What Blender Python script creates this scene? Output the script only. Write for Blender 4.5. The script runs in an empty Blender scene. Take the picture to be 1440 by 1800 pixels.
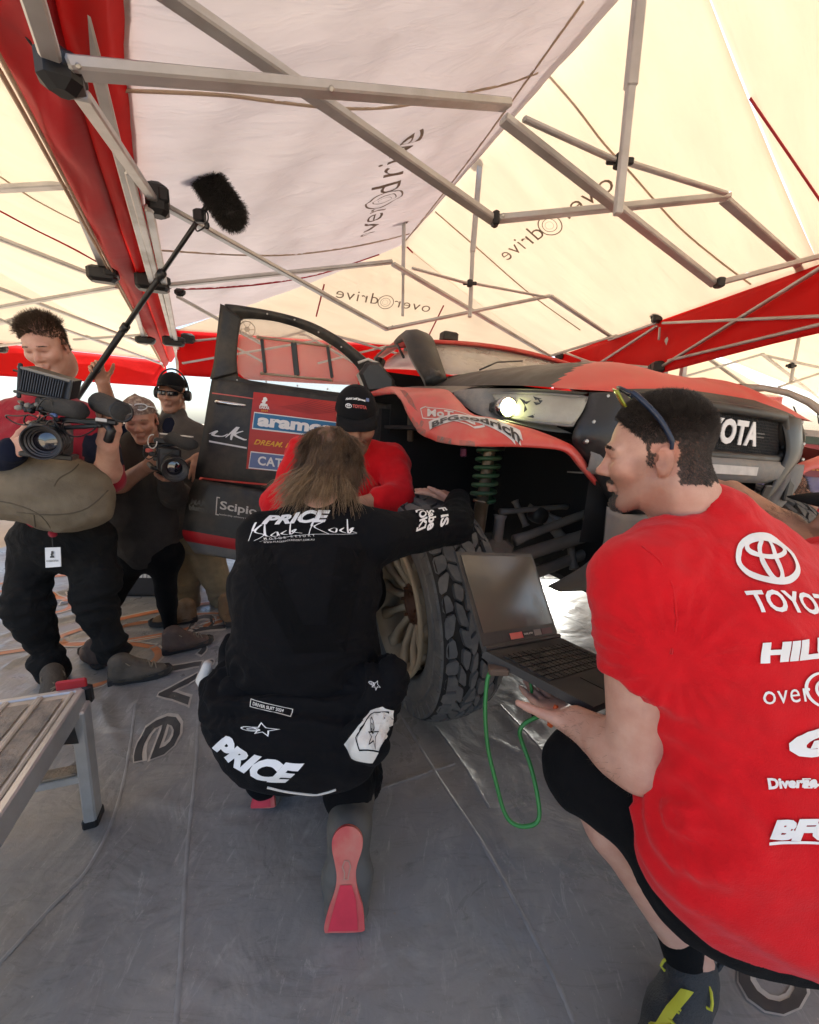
import bpy, bmesh, math, random
import numpy as np
from mathutils import Vector, Matrix, noise
from mathutils.bvhtree import BVHTree
random.seed(7); RNG = np.random.default_rng(7)
SC = bpy.context.scene
COL = SC.collection
# ------------------------------------------------------------------ camera
PHI, ROLL, FPX, CAMH = math.radians(11.3), math.radians(1.0), 750.0, 1.3
CF = Vector((0, math.cos(PHI), -math.sin(PHI)))
_u0 = Vector((0, math.sin(PHI), math.cos(PHI)))
CR = Vector((1, 0, 0))*math.cos(ROLL) + _u0*math.sin(ROLL)
CU = _u0*math.cos(ROLL) - Vector((1, 0, 0))*math.sin(ROLL)
CC = Vector((0, 0, CAMH))
cam = bpy.data.cameras.new('camera'); cam.sensor_fit = 'HORIZONTAL'; cam.sensor_width = 36
cam.lens = 36*FPX/1440; cam.clip_start = .02; cam.clip_end = 3000
camo = bpy.data.objects.new('camera', cam); COL.objects.link(camo)
camo.matrix_world = Matrix(((CR.x, CU.x, -CF.x, 0), (CR.y, CU.y, -CF.y, 0), (CR.z, CU.z, -CF.z, CAMH), (0, 0, 0, 1)))
SC.camera = camo
# ------------------------------------------------------------------ sky, sun, exposure
SUN_EL, SUN_AZ = math.radians(58), math.radians(62)          # azimuth from +Y towards +X
wd = bpy.data.worlds.new('World'); SC.world = wd; wd.use_nodes = True
nt = wd.node_tree; nt.nodes.clear()
sk = nt.nodes.new('ShaderNodeTexSky'); sk.sky_type = 'NISHITA'; sk.sun_disc = False
sk.sun_elevation = SUN_EL; sk.sun_rotation = SUN_AZ; sk.dust_density = 3.0; sk.altitude = 600
bg = nt.nodes.new('ShaderNodeBackground'); bg.inputs[1].default_value = .12
wo = nt.nodes.new('ShaderNodeOutputWorld')
nt.links.new(sk.outputs[0], bg.inputs[0]); nt.links.new(bg.outputs[0], wo.inputs[0])
sl = bpy.data.lights.new('sun', 'SUN'); sl.energy = 4.6; sl.angle = math.radians(.5); sl.color = (1, .965, .92)
so = bpy.data.objects.new('sun', sl); COL.objects.link(so); so.location = (8, 4, 12)
sdir = Vector((math.sin(SUN_AZ)*math.cos(SUN_EL), math.cos(SUN_AZ)*math.cos(SUN_EL), math.sin(SUN_EL)))
so.rotation_euler = sdir.to_track_quat('Z', 'Y').to_euler()
SC.view_settings.view_transform = 'Standard'; SC.view_settings.look = 'None'
SC.view_settings.exposure = 1.65; SC.view_settings.gamma = 1; SC.view_settings.use_curve_mapping = False
SC.cycles.use_denoising = True; SC.cycles.max_bounces = 10; SC.cycles.transparent_max_bounces = 12
SC.cycles.sample_clamp_indirect = 8
# ------------------------------------------------------------------ helpers: a pixel of the photograph as a point in the place
def ray(px, py): return CF + CR*((px-720)/FPX) + CU*((900-py)/FPX)
def P(px, py, Y=None, z=None, D=None):
    d = ray(px, py)
    t = Y/d.y if Y is not None else ((z-CAMH)/d.z if z is not None else D)
    return CC + d*t
def PL(px, py, p, n):
    d = ray(px, py); return CC + d*((Vector(p)-CC).dot(n)/d.dot(n))
V = lambda *a: Vector(a)
# ------------------------------------------------------------------ materials
MATS = {}
def mat(name, col, rough=.6, metal=0., col2=None, nscale=8., nmix=.5, bump=0., bscale=60., dust=0., dustcol=(.42, .34, .25), dscale=3.,
        spec=.5, sheen=0., trans=0., coat=0., emit=0., alpha=1., stretch=(1, 1, 1), fold=0., fscale=5., sss=0., vcol=False, transm=0., rot=None):
    if name in MATS: return MATS[name]
    m = bpy.data.materials.new(name); m.use_nodes = True; N = m.node_tree.nodes; L = m.node_tree.links; N.clear()
    out = N.new('ShaderNodeOutputMaterial'); b = N.new('ShaderNodeBsdfPrincipled')
    tc = N.new('ShaderNodeTexCoord'); mp = N.new('ShaderNodeMapping'); mp.inputs['Scale'].default_value = stretch
    if rot is not None: mp.vector_type = 'TEXTURE'; mp.inputs['Rotation'].default_value = (0, 0, rot); mp.inputs['Scale'].default_value = [1/q for q in stretch]
    L.new(tc.outputs['Object'], mp.inputs[0])
    b.inputs['Roughness'].default_value = rough; b.inputs['Metallic'].default_value = metal
    b.inputs['Specular IOR Level'].default_value = spec; b.inputs['Alpha'].default_value = alpha
    b.inputs['Sheen Weight'].default_value = sheen; b.inputs['Coat Weight'].default_value = coat
    b.inputs['Transmission Weight'].default_value = transm
    if sss: b.inputs['Subsurface Weight'].default_value = sss; b.inputs['Subsurface Radius'].default_value = (.012, .005, .003); b.inputs['Subsurface Scale'].default_value = 1
    def nz(sc, det=4, ro=.55):
        n = N.new('ShaderNodeTexNoise'); n.inputs['Scale'].default_value = sc; n.inputs['Detail'].default_value = det; n.inputs['Roughness'].default_value = ro
        L.new(mp.outputs[0], n.inputs['Vector']); return n
    def mix(f, a, c):
        x = N.new('ShaderNodeMix'); x.data_type = 'RGBA'
        for s, v in ((x.inputs[0], f), (x.inputs[6], a), (x.inputs[7], c)):
            if isinstance(v, (tuple, list)): s.default_value = (*v[:3], 1)
            elif isinstance(v, (int, float)): s.default_value = v
            else: L.new(v, s)
        return x.outputs[2]
    def ramp(src, lo, hi):
        r = N.new('ShaderNodeMapRange'); r.inputs[1].default_value = lo; r.inputs[2].default_value = hi; L.new(src, r.inputs[0]); return r.outputs[0]
    c = col
    if col2 is None: col2 = tuple(x*.72 for x in col)
    n1 = nz(nscale)
    f = N.new('ShaderNodeMath'); f.operation = 'MULTIPLY'; f.inputs[1].default_value = nmix*2; L.new(ramp(n1.outputs[0], .32, .72), f.inputs[0])
    c = mix(f.outputs[0], col, col2)
    if vcol:
        a = N.new('ShaderNodeVertexColor'); a.layer_name = 'tint'
        x = N.new('ShaderNodeMix'); x.data_type = 'RGBA'; x.blend_type = 'MULTIPLY'; x.inputs[0].default_value = 1; L.new(c, x.inputs[6]); L.new(a.outputs[0], x.inputs[7]); c = x.outputs[2]
    rs = None
    if dust:
        n2 = nz(dscale, 7, .65); d0 = ramp(n2.outputs[0], .62-.35*dust, .80-.2*dust)
        g = N.new('ShaderNodeMath'); g.operation = 'MULTIPLY'; g.inputs[1].default_value = min(1, .35+dust*.6); L.new(d0, g.inputs[0])
        c = mix(g.outputs[0], c, dustcol)
        rr = N.new('ShaderNodeMapRange'); rr.inputs[3].default_value = rough; rr.inputs[4].default_value = .85; L.new(g.outputs[0], rr.inputs[0]); L.new(rr.outputs[0], b.inputs['Roughness'])
    if isinstance(c, tuple): b.inputs['Base Color'].default_value = (*c, 1)
    else: L.new(c, b.inputs['Base Color'])
    nrm = None
    if fold:
        n4 = nz(fscale, 3, .5); n4.inputs['Distortion'].default_value = .8
        bb = N.new('ShaderNodeBump'); bb.inputs['Strength'].default_value = fold; bb.inputs['Distance'].default_value = .03; L.new(n4.outputs[0], bb.inputs['Height']); nrm = bb
    if bump:
        n3 = nz(bscale, 3); bb = N.new('ShaderNodeBump'); bb.inputs['Strength'].default_value = bump; bb.inputs['Distance'].default_value = .01; L.new(n3.outputs[0], bb.inputs['Height'])
        if nrm: L.new(nrm.outputs[0], bb.inputs['Normal'])
        nrm = bb
    if nrm: L.new(nrm.outputs[0], b.inputs['Normal'])
    if emit: b.inputs['Emission Strength'].default_value = emit; b.inputs['Emission Color'].default_value = (*col, 1)
    sh = b.outputs[0]
    if trans:
        t = N.new('ShaderNodeBsdfTranslucent'); 
        if isinstance(c, tuple): t.inputs[0].default_value = (*c, 1)
        else: L.new(c, t.inputs[0])
        if nrm: L.new(nrm.outputs[0], t.inputs[1])
        x = N.new('ShaderNodeMixShader'); x.inputs[0].default_value = trans; L.new(sh, x.inputs[1]); L.new(t.outputs[0], x.inputs[2]); sh = x.outputs[0]
    L.new(sh, out.inputs[0]); MATS[name] = m; return m
# ------------------------------------------------------------------ objects
def empty(name, loc, label=None, cat=None, group=None):
    o = bpy.data.objects.new(name, None); COL.objects.link(o); o.location = loc; o.empty_display_size = .1
    bpy_tag(o, label, cat, group); return o
def bpy_tag(o, label=None, cat=None, group=None, kind=None):
    if label: o['label'] = label
    if cat: o['category'] = cat
    if group: o['group'] = group
    if kind: o['kind'] = kind
    return o
def adopt(o, parent):
    if parent is not None:
        o.parent = parent
        pm = Matrix.Translation(parent.location)
        if parent.parent is not None: pm = Matrix()          # mesh parts sit at the origin
        o.matrix_parent_inverse = pm.inverted()
def meshobj(name, verts, faces, m, parent=None, smooth=False, mi=None):
    me = bpy.data.meshes.new(name); me.from_pydata([tuple(v) for v in verts], [], [tuple(f) for f in faces]); me.update()
    for k in (m if isinstance(m, (list, tuple)) else [m]): me.materials.append(k)
    if mi is not None: me.polygons.foreach_set('material_index', mi)
    if smooth: me.polygons.foreach_set('use_smooth', [True]*len(me.polygons))
    o = bpy.data.objects.new(name, me); COL.objects.link(o); adopt(o, parent); return o
def frame(z, x=None):
    z = Vector(z).normalized(); x = Vector(x) if x is not None else (Vector((0, 0, 1)) if abs(z.z) < .9 else Vector((1, 0, 0)))
    y = z.cross(x).normalized(); x = y.cross(z).normalized(); return x, y, z
class MB:
    def __init__(s): s.v = []; s.f = []; s.mi = []; s.m = 0
    def add(s, vs, fs):
        n = len(s.v); s.v += [Vector(v) for v in vs]; s.f += [tuple(i+n for i in f) for f in fs]; s.mi += [s.m]*len(fs); return s
    def box(s, c, size, ax=None, bev=0.):
        X, Y, Z = ax if ax else (V(1, 0, 0), V(0, 1, 0), V(0, 0, 1)); c = Vector(c); a, b, d = [q/2 for q in size]
        if not bev:
            vs = [c+X*i*a+Y*j*b+Z*k*d for i in (-1, 1) for j in (-1, 1) for k in (-1, 1)]
            return s.add(vs, [(0, 1, 3, 2), (4, 6, 7, 5), (0, 4, 5, 1), (2, 3, 7, 6), (0, 2, 6, 4), (1, 5, 7, 3)])
        e = bev; ring = [(-a+e, -b), (a-e, -b), (a, -b+e), (a, b-e), (a-e, b), (-a+e, b), (-a, b-e), (-a, -b+e)]
        q = []
        for zz, sc in ((-d, e), (-d+e, 0), (d-e, 0), (d, e)):
            q.append([c+X*(x-math.copysign(sc, x))+Y*(y-math.copysign(sc, y))+Z*zz for x, y in ring])
        return s.loft(q, True, True)
    def loft(s, rings, closed=True, caps=False):
        n = len(rings[0]); vs = [p for r in rings for p in r]; fs = []
        for i in range(len(rings)-1):
            for j in range(n if closed else n-1):
                k = (j+1) % n; fs.append((i*n+j, i*n+k, (i+1)*n+k, (i+1)*n+j))
        if caps: fs += [tuple(range(n))[::-1], tuple(range((len(rings)-1)*n, len(rings)*n))]
        return s.add(vs, fs)
    def tube(s, pts, r, n=8, caps=True, up=None):
        pts = [Vector(p) for p in pts]; rr = r if isinstance(r, (list, tuple)) else [r]*len(pts); rings = []; x = up
        for i, p in enumerate(pts):
            d = pts[min(i+1, len(pts)-1)]-pts[max(i-1, 0)]
            if d.length < 1e-9: d = V(0, 0, 1)
            x, y, _ = frame(d, x)
            rings.append([p+(x*math.cos(t)+y*math.sin(t))*rr[i] for t in [2*math.pi*k/n for k in range(n)]])
        return s.loft(rings, True, caps)
    def bar(s, a, b, w, h, up=(0, 0, 1), bev=.004):
        a, b = Vector(a), Vector(b); x, y, z = frame(b-a, up)
        return s.box((a+b)/2, (h, w, (b-a).length), (x, y, z), bev)
    def lathe(s, prof, o, axis, n=24, x=None):
        x, y, z = frame(axis, x); o = Vector(o)
        return s.loft([[o+z*h+(x*math.cos(t)+y*math.sin(t))*r for t in [2*math.pi*k/n for k in range(n)]] for r, h in prof], True, False)
    def prism(s, poly, depth):       # poly of 3D points, depth a vector
        n = len(poly); d = Vector(depth)
        return s.add([Vector(p) for p in poly]+[Vector(p)+d for p in poly], [tuple(range(n))[::-1], tuple(range(n, 2*n))]+[(i, (i+1) % n, n+(i+1) % n, n+i) for i in range(n)])
    def grid(s, rows, thick=None):   # rows of points; thick: offset vector or float along the normal
        nu, nv = len(rows), len(rows[0]); vs = [Vector(p) for r in rows for p in r]
        fs = [(i*nv+j, i*nv+j+1, (i+1)*nv+j+1, (i+1)*nv+j) for i in range(nu-1) for j in range(nv-1)]
        if thick is None: return s.add(vs, fs)
        def nr(i, j):
            a = vs[min(i+1, nu-1)*nv+j]-vs[max(i-1, 0)*nv+j]; b = vs[i*nv+min(j+1, nv-1)]-vs[i*nv+max(j-1, 0)]; c = a.cross(b)
            return c.normalized() if c.length > 1e-12 else V(0, 0, 1)
        off = [vs[i*nv+j]+(nr(i, j)*thick if isinstance(thick, float) else Vector(thick)) for i in range(nu) for j in range(nv)]
        m = nu*nv; fs2 = [tuple(q+m for q in f[::-1]) for f in fs]
        edge = [i*nv for i in range(nu)]; e2 = [i*nv+nv-1 for i in range(nu)]; sd = []
        for a, b in zip(edge, edge[1:]): sd.append((a, b, b+m, a+m))
        for a, b in zip(e2, e2[1:]): sd.append((b, a, a+m, b+m))
        for j in range(nv-1): sd.append((j+1, j, j+m, j+1+m)); q = (nu-1)*nv; sd.append((q+j, q+j+1, q+j+1+m, q+j+m))
        return s.add(vs+off, fs+fs2+sd)
    def build(s, name, m, parent=None, smooth=False): return meshobj(name, s.v, s.f, m, parent, smooth, s.mi if isinstance(m, (list, tuple)) else None)
def autosmooth(o, deg=35):
    me = o.data; me.polygons.foreach_set('use_smooth', [True]*len(me.polygons)); me.set_sharp_from_angle(angle=math.radians(deg)); return o
def lerp(a, b, t): return a+(b-a)*t
def poly_at(pts, t):                 # point at fraction t of a polyline (Catmull-Rom)
    n = len(pts)-1; x = min(max(t, 0), 1)*n; i = min(int(x), n-1); f = x-i
    p0, p1, p2, p3 = Vector(pts[max(i-1, 0)]), Vector(pts[i]), Vector(pts[i+1]), Vector(pts[min(i+2, n)])
    return .5*((2*p1)+(p2-p0)*f+(2*p0-5*p1+4*p2-p3)*f*f+(3*p1-p0-3*p2+p3)*f**3)
def smooth_path(pts, n): return [poly_at(pts, i/(n-1)) for i in range(n)]
# ------------------------------------------------------------------ flat print: lettering and marks laid on a surface
TXT = {}
def text2d(s, bold=0., shear=0., space=1., spacing=None):
    k = (s, bold, shear, space)
    if k in TXT: return TXT[k]
    cu = bpy.data.curves.new('t', 'FONT'); cu.body = s; cu.offset = bold; cu.shear = shear; cu.space_character = space; cu.resolution_u = 3; cu.fill_mode = 'FRONT'
    o = bpy.data.objects.new('t', cu); COL.objects.link(o); dg = bpy.context.evaluated_depsgraph_get()
    me = bpy.data.meshes.new_from_object(o.evaluated_get(dg)); bpy.data.objects.remove(o); bpy.data.curves.remove(cu)
    vs = np.array([v.co[:2] for v in me.vertices]).reshape(-1, 2); fs = [tuple(p.vertices) for p in me.polygons]; bpy.data.meshes.remove(me)
    if len(vs):
        lo, hi = vs.min(0), vs.max(0); vs = (vs-lo)/(hi-lo)
    TXT[k] = (vs, fs); return TXT[k]
def dec_mesh(vs, fs, maxlen):
    bm = bmesh.new(); bv = [bm.verts.new((x, y, 0)) for x, y in vs]
    for f in fs:
        try: bm.faces.new([bv[i] for i in f])
        except ValueError: pass
    for _ in range(6):
        e = [x for x in bm.edges if x.calc_length() > maxlen]
        if not e: break
        bmesh.ops.subdivide_edges(bm, edges=e, cuts=1); bmesh.ops.triangulate(bm, faces=[f for f in bm.faces if len(f.verts) > 4])
    v = [(q.co.x, q.co.y) for q in bm.verts]; bm.verts.index_update(); f = [tuple(q.index for q in x.verts) for x in bm.faces]; bm.free(); return v, f
def decal(name, shape, o, U, W, m, parent, bvh=None, off=.0025, maxlen=.03, reach=.4, N=None):
    """shape = (unit 2D verts, faces); o the lower-left corner, U and W full-width and full-height vectors; laid on a BVH if given"""
    U, W, o = Vector(U), Vector(W), Vector(o); n = N if N is not None else U.cross(W).normalized(); L, H = U.length, W.length
    vs = [(x*L, y*H) for x, y in shape[0]]
    if bvh is not None: vs, fs = dec_mesh(vs, shape[1], maxlen)
    else: fs = shape[1]
    u, w = U/L, W/H; out = []; bad = set()
    for i, (x, y) in enumerate(vs):
        p = o+u*x+w*y
        if bvh is not None:
            h = bvh.ray_cast(p+n*reach, -n, 2*reach)
            if h[0] is None: bad.add(i); out.append(p+n*off); continue
            nn = h[1] if h[1].dot(n) > 0 else -h[1]
            out.append(h[0]+(nn*.5+n*.5).normalized()*off)
        else: out.append(p+n*off)
    fs = [f for f in fs if not any(i in bad for i in f)]
    return meshobj(name, out, fs, m, parent)
def bvh_of(*objs):
    vs, fs = [], []
    for o in objs:
        n = len(vs); vs += [v.co.copy() for v in o.data.vertices]; fs += [tuple(i+n for i in p.vertices) for p in o.data.polygons]
    return BVHTree.FromPolygons(vs, fs)
def shp_rect(): return (np.array([(0, 0), (1, 0), (1, 1), (0, 1)], float), [(0, 1, 2, 3)])
def shp_poly(pts):
    a = np.array(pts, float); lo, hi = a.min(0), a.max(0); a = (a-lo)/(hi-lo)
    from mathutils.geometry import tessellate_polygon
    t = tessellate_polygon([[Vector((x, y, 0)) for x, y in a]]); return (a, [tuple(q) for q in t])
def ring2d(cx, cy, rx, ry, w, n=48, rot=0., tap=0.):
    vs, fs = [], []
    for i in range(n):
        t = 2*math.pi*i/n
        for k in (0, 1):
            ww = w*(1+tap*math.sin(t)); a, b = (rx-k*ww), (ry-k*ww); x, y = a*math.cos(t), b*math.sin(t)
            vs.append((cx+x*math.cos(rot)-y*math.sin(rot), cy+x*math.sin(rot)+y*math.cos(rot)))
        j = (i+1) % n; fs.append((2*i, 2*i+1, 2*j+1, 2*j))
    return vs, fs
def join2d(parts):
    vs, fs = [], []
    for v, f in parts: n = len(vs); vs += list(v); fs += [tuple(i+n for i in q) for q in f]
    return np.array(vs, float), fs
def norm2d(s):
    a = np.array(s[0], float); lo, hi = a.min(0), a.max(0); return ((a-lo)/(hi-lo), s[1])
EMBLEM = norm2d(join2d([ring2d(0, 0, 1.45, 1, .24), ring2d(0, .40, 1.0, .44, .19), ring2d(0, .0, .46, .97, .20)]))
def star2d():
    pts = [(.40, .60), (.55, .64), (.64, 1), (.73, .66), (1, .56), (.77, .42), (.76, .02), (.62, .28), (.42, .10), (.50, .38)]
    return norm2d(join2d([outline2d(pts[::-1], -.045), ring2d(.27, .42, .29, .20, .055), ring2d(.33, .40, .17, .09, .04)]))
def shp_poly_raw(pts):
    from mathutils.geometry import tessellate_polygon
    return list(pts), [tuple(q) for q in tessellate_polygon([[Vector((x, y, 0)) for x, y in pts]])]
def outline2d(pts, w):
    a = [Vector(p) for p in pts]; n = len(a); vs, fs = [], []
    for i in range(n):
        p, q, r = a[i-1], a[i], a[(i+1) % n]; d1, d2 = (q-p).normalized(), (r-q).normalized(); nn = Vector((-(d1+d2).y, (d1+d2).x))
        nn = nn.normalized() if nn.length > 1e-6 else Vector((-d1.y, d1.x)); k = w/max(.35, nn.dot(Vector((-d1.y, d1.x)))); vs += [tuple(q), tuple(q+nn*k)]
    for i in range(n): j = (i+1) % n; fs.append((2*i, 2*j, 2*j+1, 2*i+1))
    return vs, fs
def script2d(strokes, w):            # brushed handwriting from polylines
    parts = []
    for st in strokes:
        pts = [p.xy for p in smooth_path([Vector((x, y, 0)) for x, y in st], len(st)*5)]; vs, fs = [], []
        for i, p in enumerate(pts):
            d = (pts[min(i+1, len(pts)-1)]-pts[max(i-1, 0)]); d = d.normalized() if d.length > 1e-9 else Vector((1, 0)); nn = Vector((-d.y, d.x))
            t = i/(len(pts)-1); ww = w*(.35+.65*math.sin(math.pi*min(max(t, .06), .94)))*(1 if d.y < 0 else .75)
            vs += [tuple(p+nn*ww), tuple(p-nn*ww)]
        parts.append((vs, [(2*i, 2*i+1, 2*i+3, 2*i+2) for i in range(len(pts)-1)]))
    return norm2d(join2d(parts))
# ================================================================== ground and floor
sandm = mat('sand', (.50, .40, .28), .95, col2=(.40, .31, .21), nscale=1.5, bump=.5, bscale=30)
R_ = 600.
g = MB(); g.add([(-R_, -R_, -.03), (R_, -R_, -.03), (R_, R_, -.03), (-R_, R_, -.03)], [(0, 1, 2, 3)])
bpy_tag(g.build('ground', sandm), kind='structure')
def tarp_mat():
    m = bpy.data.materials.new('floor_vinyl'); m.use_nodes = True; N = m.node_tree.nodes; L = m.node_tree.links; b = N['Principled BSDF']
    tc = N.new('ShaderNodeTexCoord')
    def nz(s, d=6, st=(1, 1, 1), r=.6, w=0):
        mp = N.new('ShaderNodeMapping'); mp.inputs['Scale'].default_value = st; L.new(tc.outputs['Object'], mp.inputs[0])
        n = N.new('ShaderNodeTexNoise'); n.inputs['Scale'].default_value = s; n.inputs['Detail'].default_value = d; n.inputs['Roughness'].default_value = r; n.inputs['Distortion'].default_value = w; L.new(mp.outputs[0], n.inputs['Vector']); return n.outputs[0]
    def rg(s, a, c, lo=0, hi=1):
        r = N.new('ShaderNodeMapRange'); r.inputs[1].default_value = a; r.inputs[2].default_value = c; r.inputs[3].default_value = lo; r.inputs[4].default_value = hi; L.new(s, r.inputs[0]); return r.outputs[0]
    def mx(f, a, c, bl='MIX'):
        x = N.new('ShaderNodeMix'); x.data_type = 'RGBA'; x.blend_type = bl
        for s, v in ((x.inputs[0], f), (x.inputs[6], a), (x.inputs[7], c)):
            if isinstance(v, tuple): s.default_value = (*v, 1)
            elif isinstance(v, (int, float)): s.default_value = v
            else: L.new(v, s)
        return x.outputs[2]
    c = mx(rg(nz(1.3, 5), .35, .7), (.205, .208, .202), (.265, .266, .258))
    c = mx(rg(nz(5, 8, (1, 1, 1), .7, 1.5), .5, .72, 0, .75), c, (.33, .325, .305))       # dust brushed over the vinyl
    c = mx(rg(nz(2.2, 9, (3, .8, 1), .75, 2.5), .58, .66, 0, .35), c, (.42, .41, .39))
    c = mx(rg(nz(17, 5, (1, 1, 1), .6), .70, .74, 0, .55), c, (.30, .20, .11))            # sand specks
    c = mx(rg(nz(8, 9, (.5, 2.2, 1), .8, 3), .54, .60, 0, .4), c, (.15, .15, .145))          # scuffs
    c = mx(rg(nz(6, 9, (2.4, .5, 1), .8, 2), .57, .63, 0, .45), c, (.44, .43, .40))
    c = mx(rg(nz(.8, 5, (1, 1, 1), .6, .5), .48, .66, 0, .5), c, (.36, .325, .27))
    c = mx(rg(nz(90, 2), .73, .76, 0, .6), c, (.5, .45, .38))
    c = mx(rg(nz(3.1, 6, (1, 2.5, 1), .7, 1), .60, .72, 0, .5), c, (.10, .11, .11))
    L.new(c, b.inputs['Base Color']); L.new(rg(nz(3.5, 8, (1, 1, 1), .7, 1), .35, .7, .24, .55), b.inputs['Roughness'])
    b.inputs['Specular IOR Level'].default_value = .55
    b1 = N.new('ShaderNodeBump'); b1.inputs['Strength'].default_value = .7; b1.inputs['Distance'].default_value = .025; L.new(nz(4.5, 4, (1, 1, 1), .5, .6), b1.inputs['Height'])
    b2 = N.new('ShaderNodeBump'); b2.inputs['Strength'].default_value = .12; b2.inputs['Distance'].default_value = .004; L.new(nz(120, 3), b2.inputs['Height']); L.new(b1.outputs[0], b2.inputs['Normal']); L.new(b2.outputs[0], b.inputs['Normal'])
    return m
crs = []
for a, c, h, w in (((318, 1800), (346, 1330), .005, .02), ((346, 1330), (352, 1170), .006, .02), ((690, 1240), (905, 1600), .007, .012), ((760, 1275), (860, 1420), .011, .014), ((860, 1420), (985, 1700), .005, .012), ((655, 1392), (800, 1345), .004, .007),
                   ((880, 1250), (1010, 1390), .014, .016), ((900, 1215), (960, 1285), .012, .01), ((840, 1290), (925, 1330), .008, .012), ((935, 1290), (985, 1340), .009, .01), ((0, 1420), (90, 1375), .006, .01), ((70, 1400), (150, 1330), .007, .012), ((0, 1700), (160, 1520), .005, .015),
                   ((170, 1230), (215, 1330), .01, .014), ((205, 1180), (175, 1290), .008, .012), ((360, 1300), (470, 1390), .009, .012), ((380, 1430), (440, 1420), .008, .02), ((660, 1640), (760, 1760), .003, .01), ((0, 1120), (230, 1060), .012, .02), ((0, 1180), (120, 1120), .012, .015), ((30, 1060), (260, 1010), .012, .02), ((120, 1120), (260, 1090), .01, .012), ((240, 1150), (420, 1070), .008, .015)):
    p, q = P(*a, z=0), P(*c, z=0); crs.append((np.array(p.xy), np.array(q.xy), h, w))
nx, ny = 380, 400
xs = np.linspace(-4.2, 4.6, nx); ys = np.concatenate([np.linspace(-.6, 3.4, ny-70), np.linspace(3.45, 9.0, 70)])
gx, gy = np.meshgrid(xs, ys, indexing='ij'); gz = np.zeros_like(gx)
for p, q, h, w in crs:
    d = q-p; t = np.clip(((gx-p[0])*d[0]+(gy-p[1])*d[1])/(d@d), 0, 1); dist = np.hypot(gx-p[0]-t*d[0], gy-p[1]-t*d[1])
    gz += h*np.exp(-(dist/w)**2)*np.clip(4*t*(1-t)+.25, 0, 1)
for k in range(14):
    a = RNG.uniform(0, 6.28); f = RNG.uniform(1.5, 6); gz += .0016*np.sin((gx*math.cos(a)+gy*math.sin(a))*f+RNG.uniform(0, 6))
gz = gz-gz.min()*.0
for k in range(60):
    cx, cy, a, L_ = RNG.uniform(-2.4, 2.4), RNG.uniform(.5, 3.2), RNG.uniform(0, 6.28), RNG.uniform(.1, .5); t = np.clip((gx-cx)*math.cos(a)+(gy-cy)*math.sin(a), -L_, L_); dist = np.hypot(gx-cx-t*math.cos(a), gy-cy-t*math.sin(a)); gz += RNG.uniform(.001, .004)*np.exp(-(dist/RNG.uniform(.012, .03))**2)*(1-(t/L_)**2)
gz *= np.where((gx < -1) & (gy > 1.6), 2.2, 1)
vs = np.stack([gx, gy, gz], -1).reshape(-1, 3); idx = np.arange(nx*ny).reshape(nx, ny)
fs = np.stack([idx[:-1, :-1], idx[1:, :-1], idx[1:, 1:], idx[:-1, 1:]], -1).reshape(-1, 4)
floor = meshobj('floor', vs.tolist(), fs.tolist(), tarp_mat(), None, True); bpy_tag(floor, kind='structure')
FB = bvh_of(floor)
prw = mat('print_pale', (.55, .52, .46), .5, nscale=30, nmix=.4, dust=.3); prd = mat('print_dark', (.06, .062, .062), .45, nscale=10, dust=.35, dustcol=(.25, .22, .18)); pro = mat('print_orange', (.55, .2, .08), .5, nscale=12, dust=.35, dustcol=(.45, .35, .25))
def floor_text(s, a, b, top, bold=.0):
    a, b, top = P(*a, z=0), P(*b, z=0), P(*top, z=0); U = b-a; W = top-a; W = W-U*(W.dot(U)/U.length_squared)
    N = V(0, 0, 1)
    decal('printed_outline', text2d(s, .028+bold, 0, 1.12), a-V(0, 0, 0), U, W, prw, floor, FB, .003, .05, N=N)
    decal('printed_letters', text2d(s, .0+bold, 0, 1.12), a+U*.006+W*.025, U*.988, W*.95, prd, floor, FB, .005, .05, N=N)
def seam(pts, w=.006, m=None):
    q = [P(x, y, z=0) for x, y in pts]; q = [FB.ray_cast(a+V(0, 0, .2), V(0, 0, -1))[0] for a in smooth_path(q, 60)]; q = [a for a in q if a]; rows = []
    for i, a in enumerate(q):
        d = q[min(i+1, len(q)-1)]-q[max(i-1, 0)]; r = V(d.y, -d.x, 0).normalized()*w*(1+.5*noise.noise(V(i*.7, 0, 0))); rows.append([a-r+V(0, 0, .002), a+V(0, 0, .005), a+r+V(0, 0, .002)])
    MB().grid(rows).build('welded_seam', m or prs, floor, True)
prs = mat('seam_vinyl', (.31, .31, .30), .4, nscale=20, nmix=.6)
for pts in (((308, 1830), (318, 1700), (330, 1500), (346, 1330), (352, 1170)), ((700, 1250), (770, 1370), (850, 1490), (960, 1690), (1010, 1800)), ((655, 1394), (720, 1372), (800, 1345)), ((765, 1278), (812, 1345), (860, 1425)), ((880, 1240), (950, 1320), (1015, 1395)), ((0, 1420), (90, 1375), (150, 1328)), ((-5, 1700), (80, 1610), (165, 1515), (215, 1390), (240, 1240))): seam(pts)
floor_text('drive', (338, 1082), (222, 1350), (402, 1085))
floor_text('over', (150, 985), (90, 1080), (235, 980))
floor_text('over', (1365, 1812), (1640, 1560), (1290, 1690))
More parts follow.
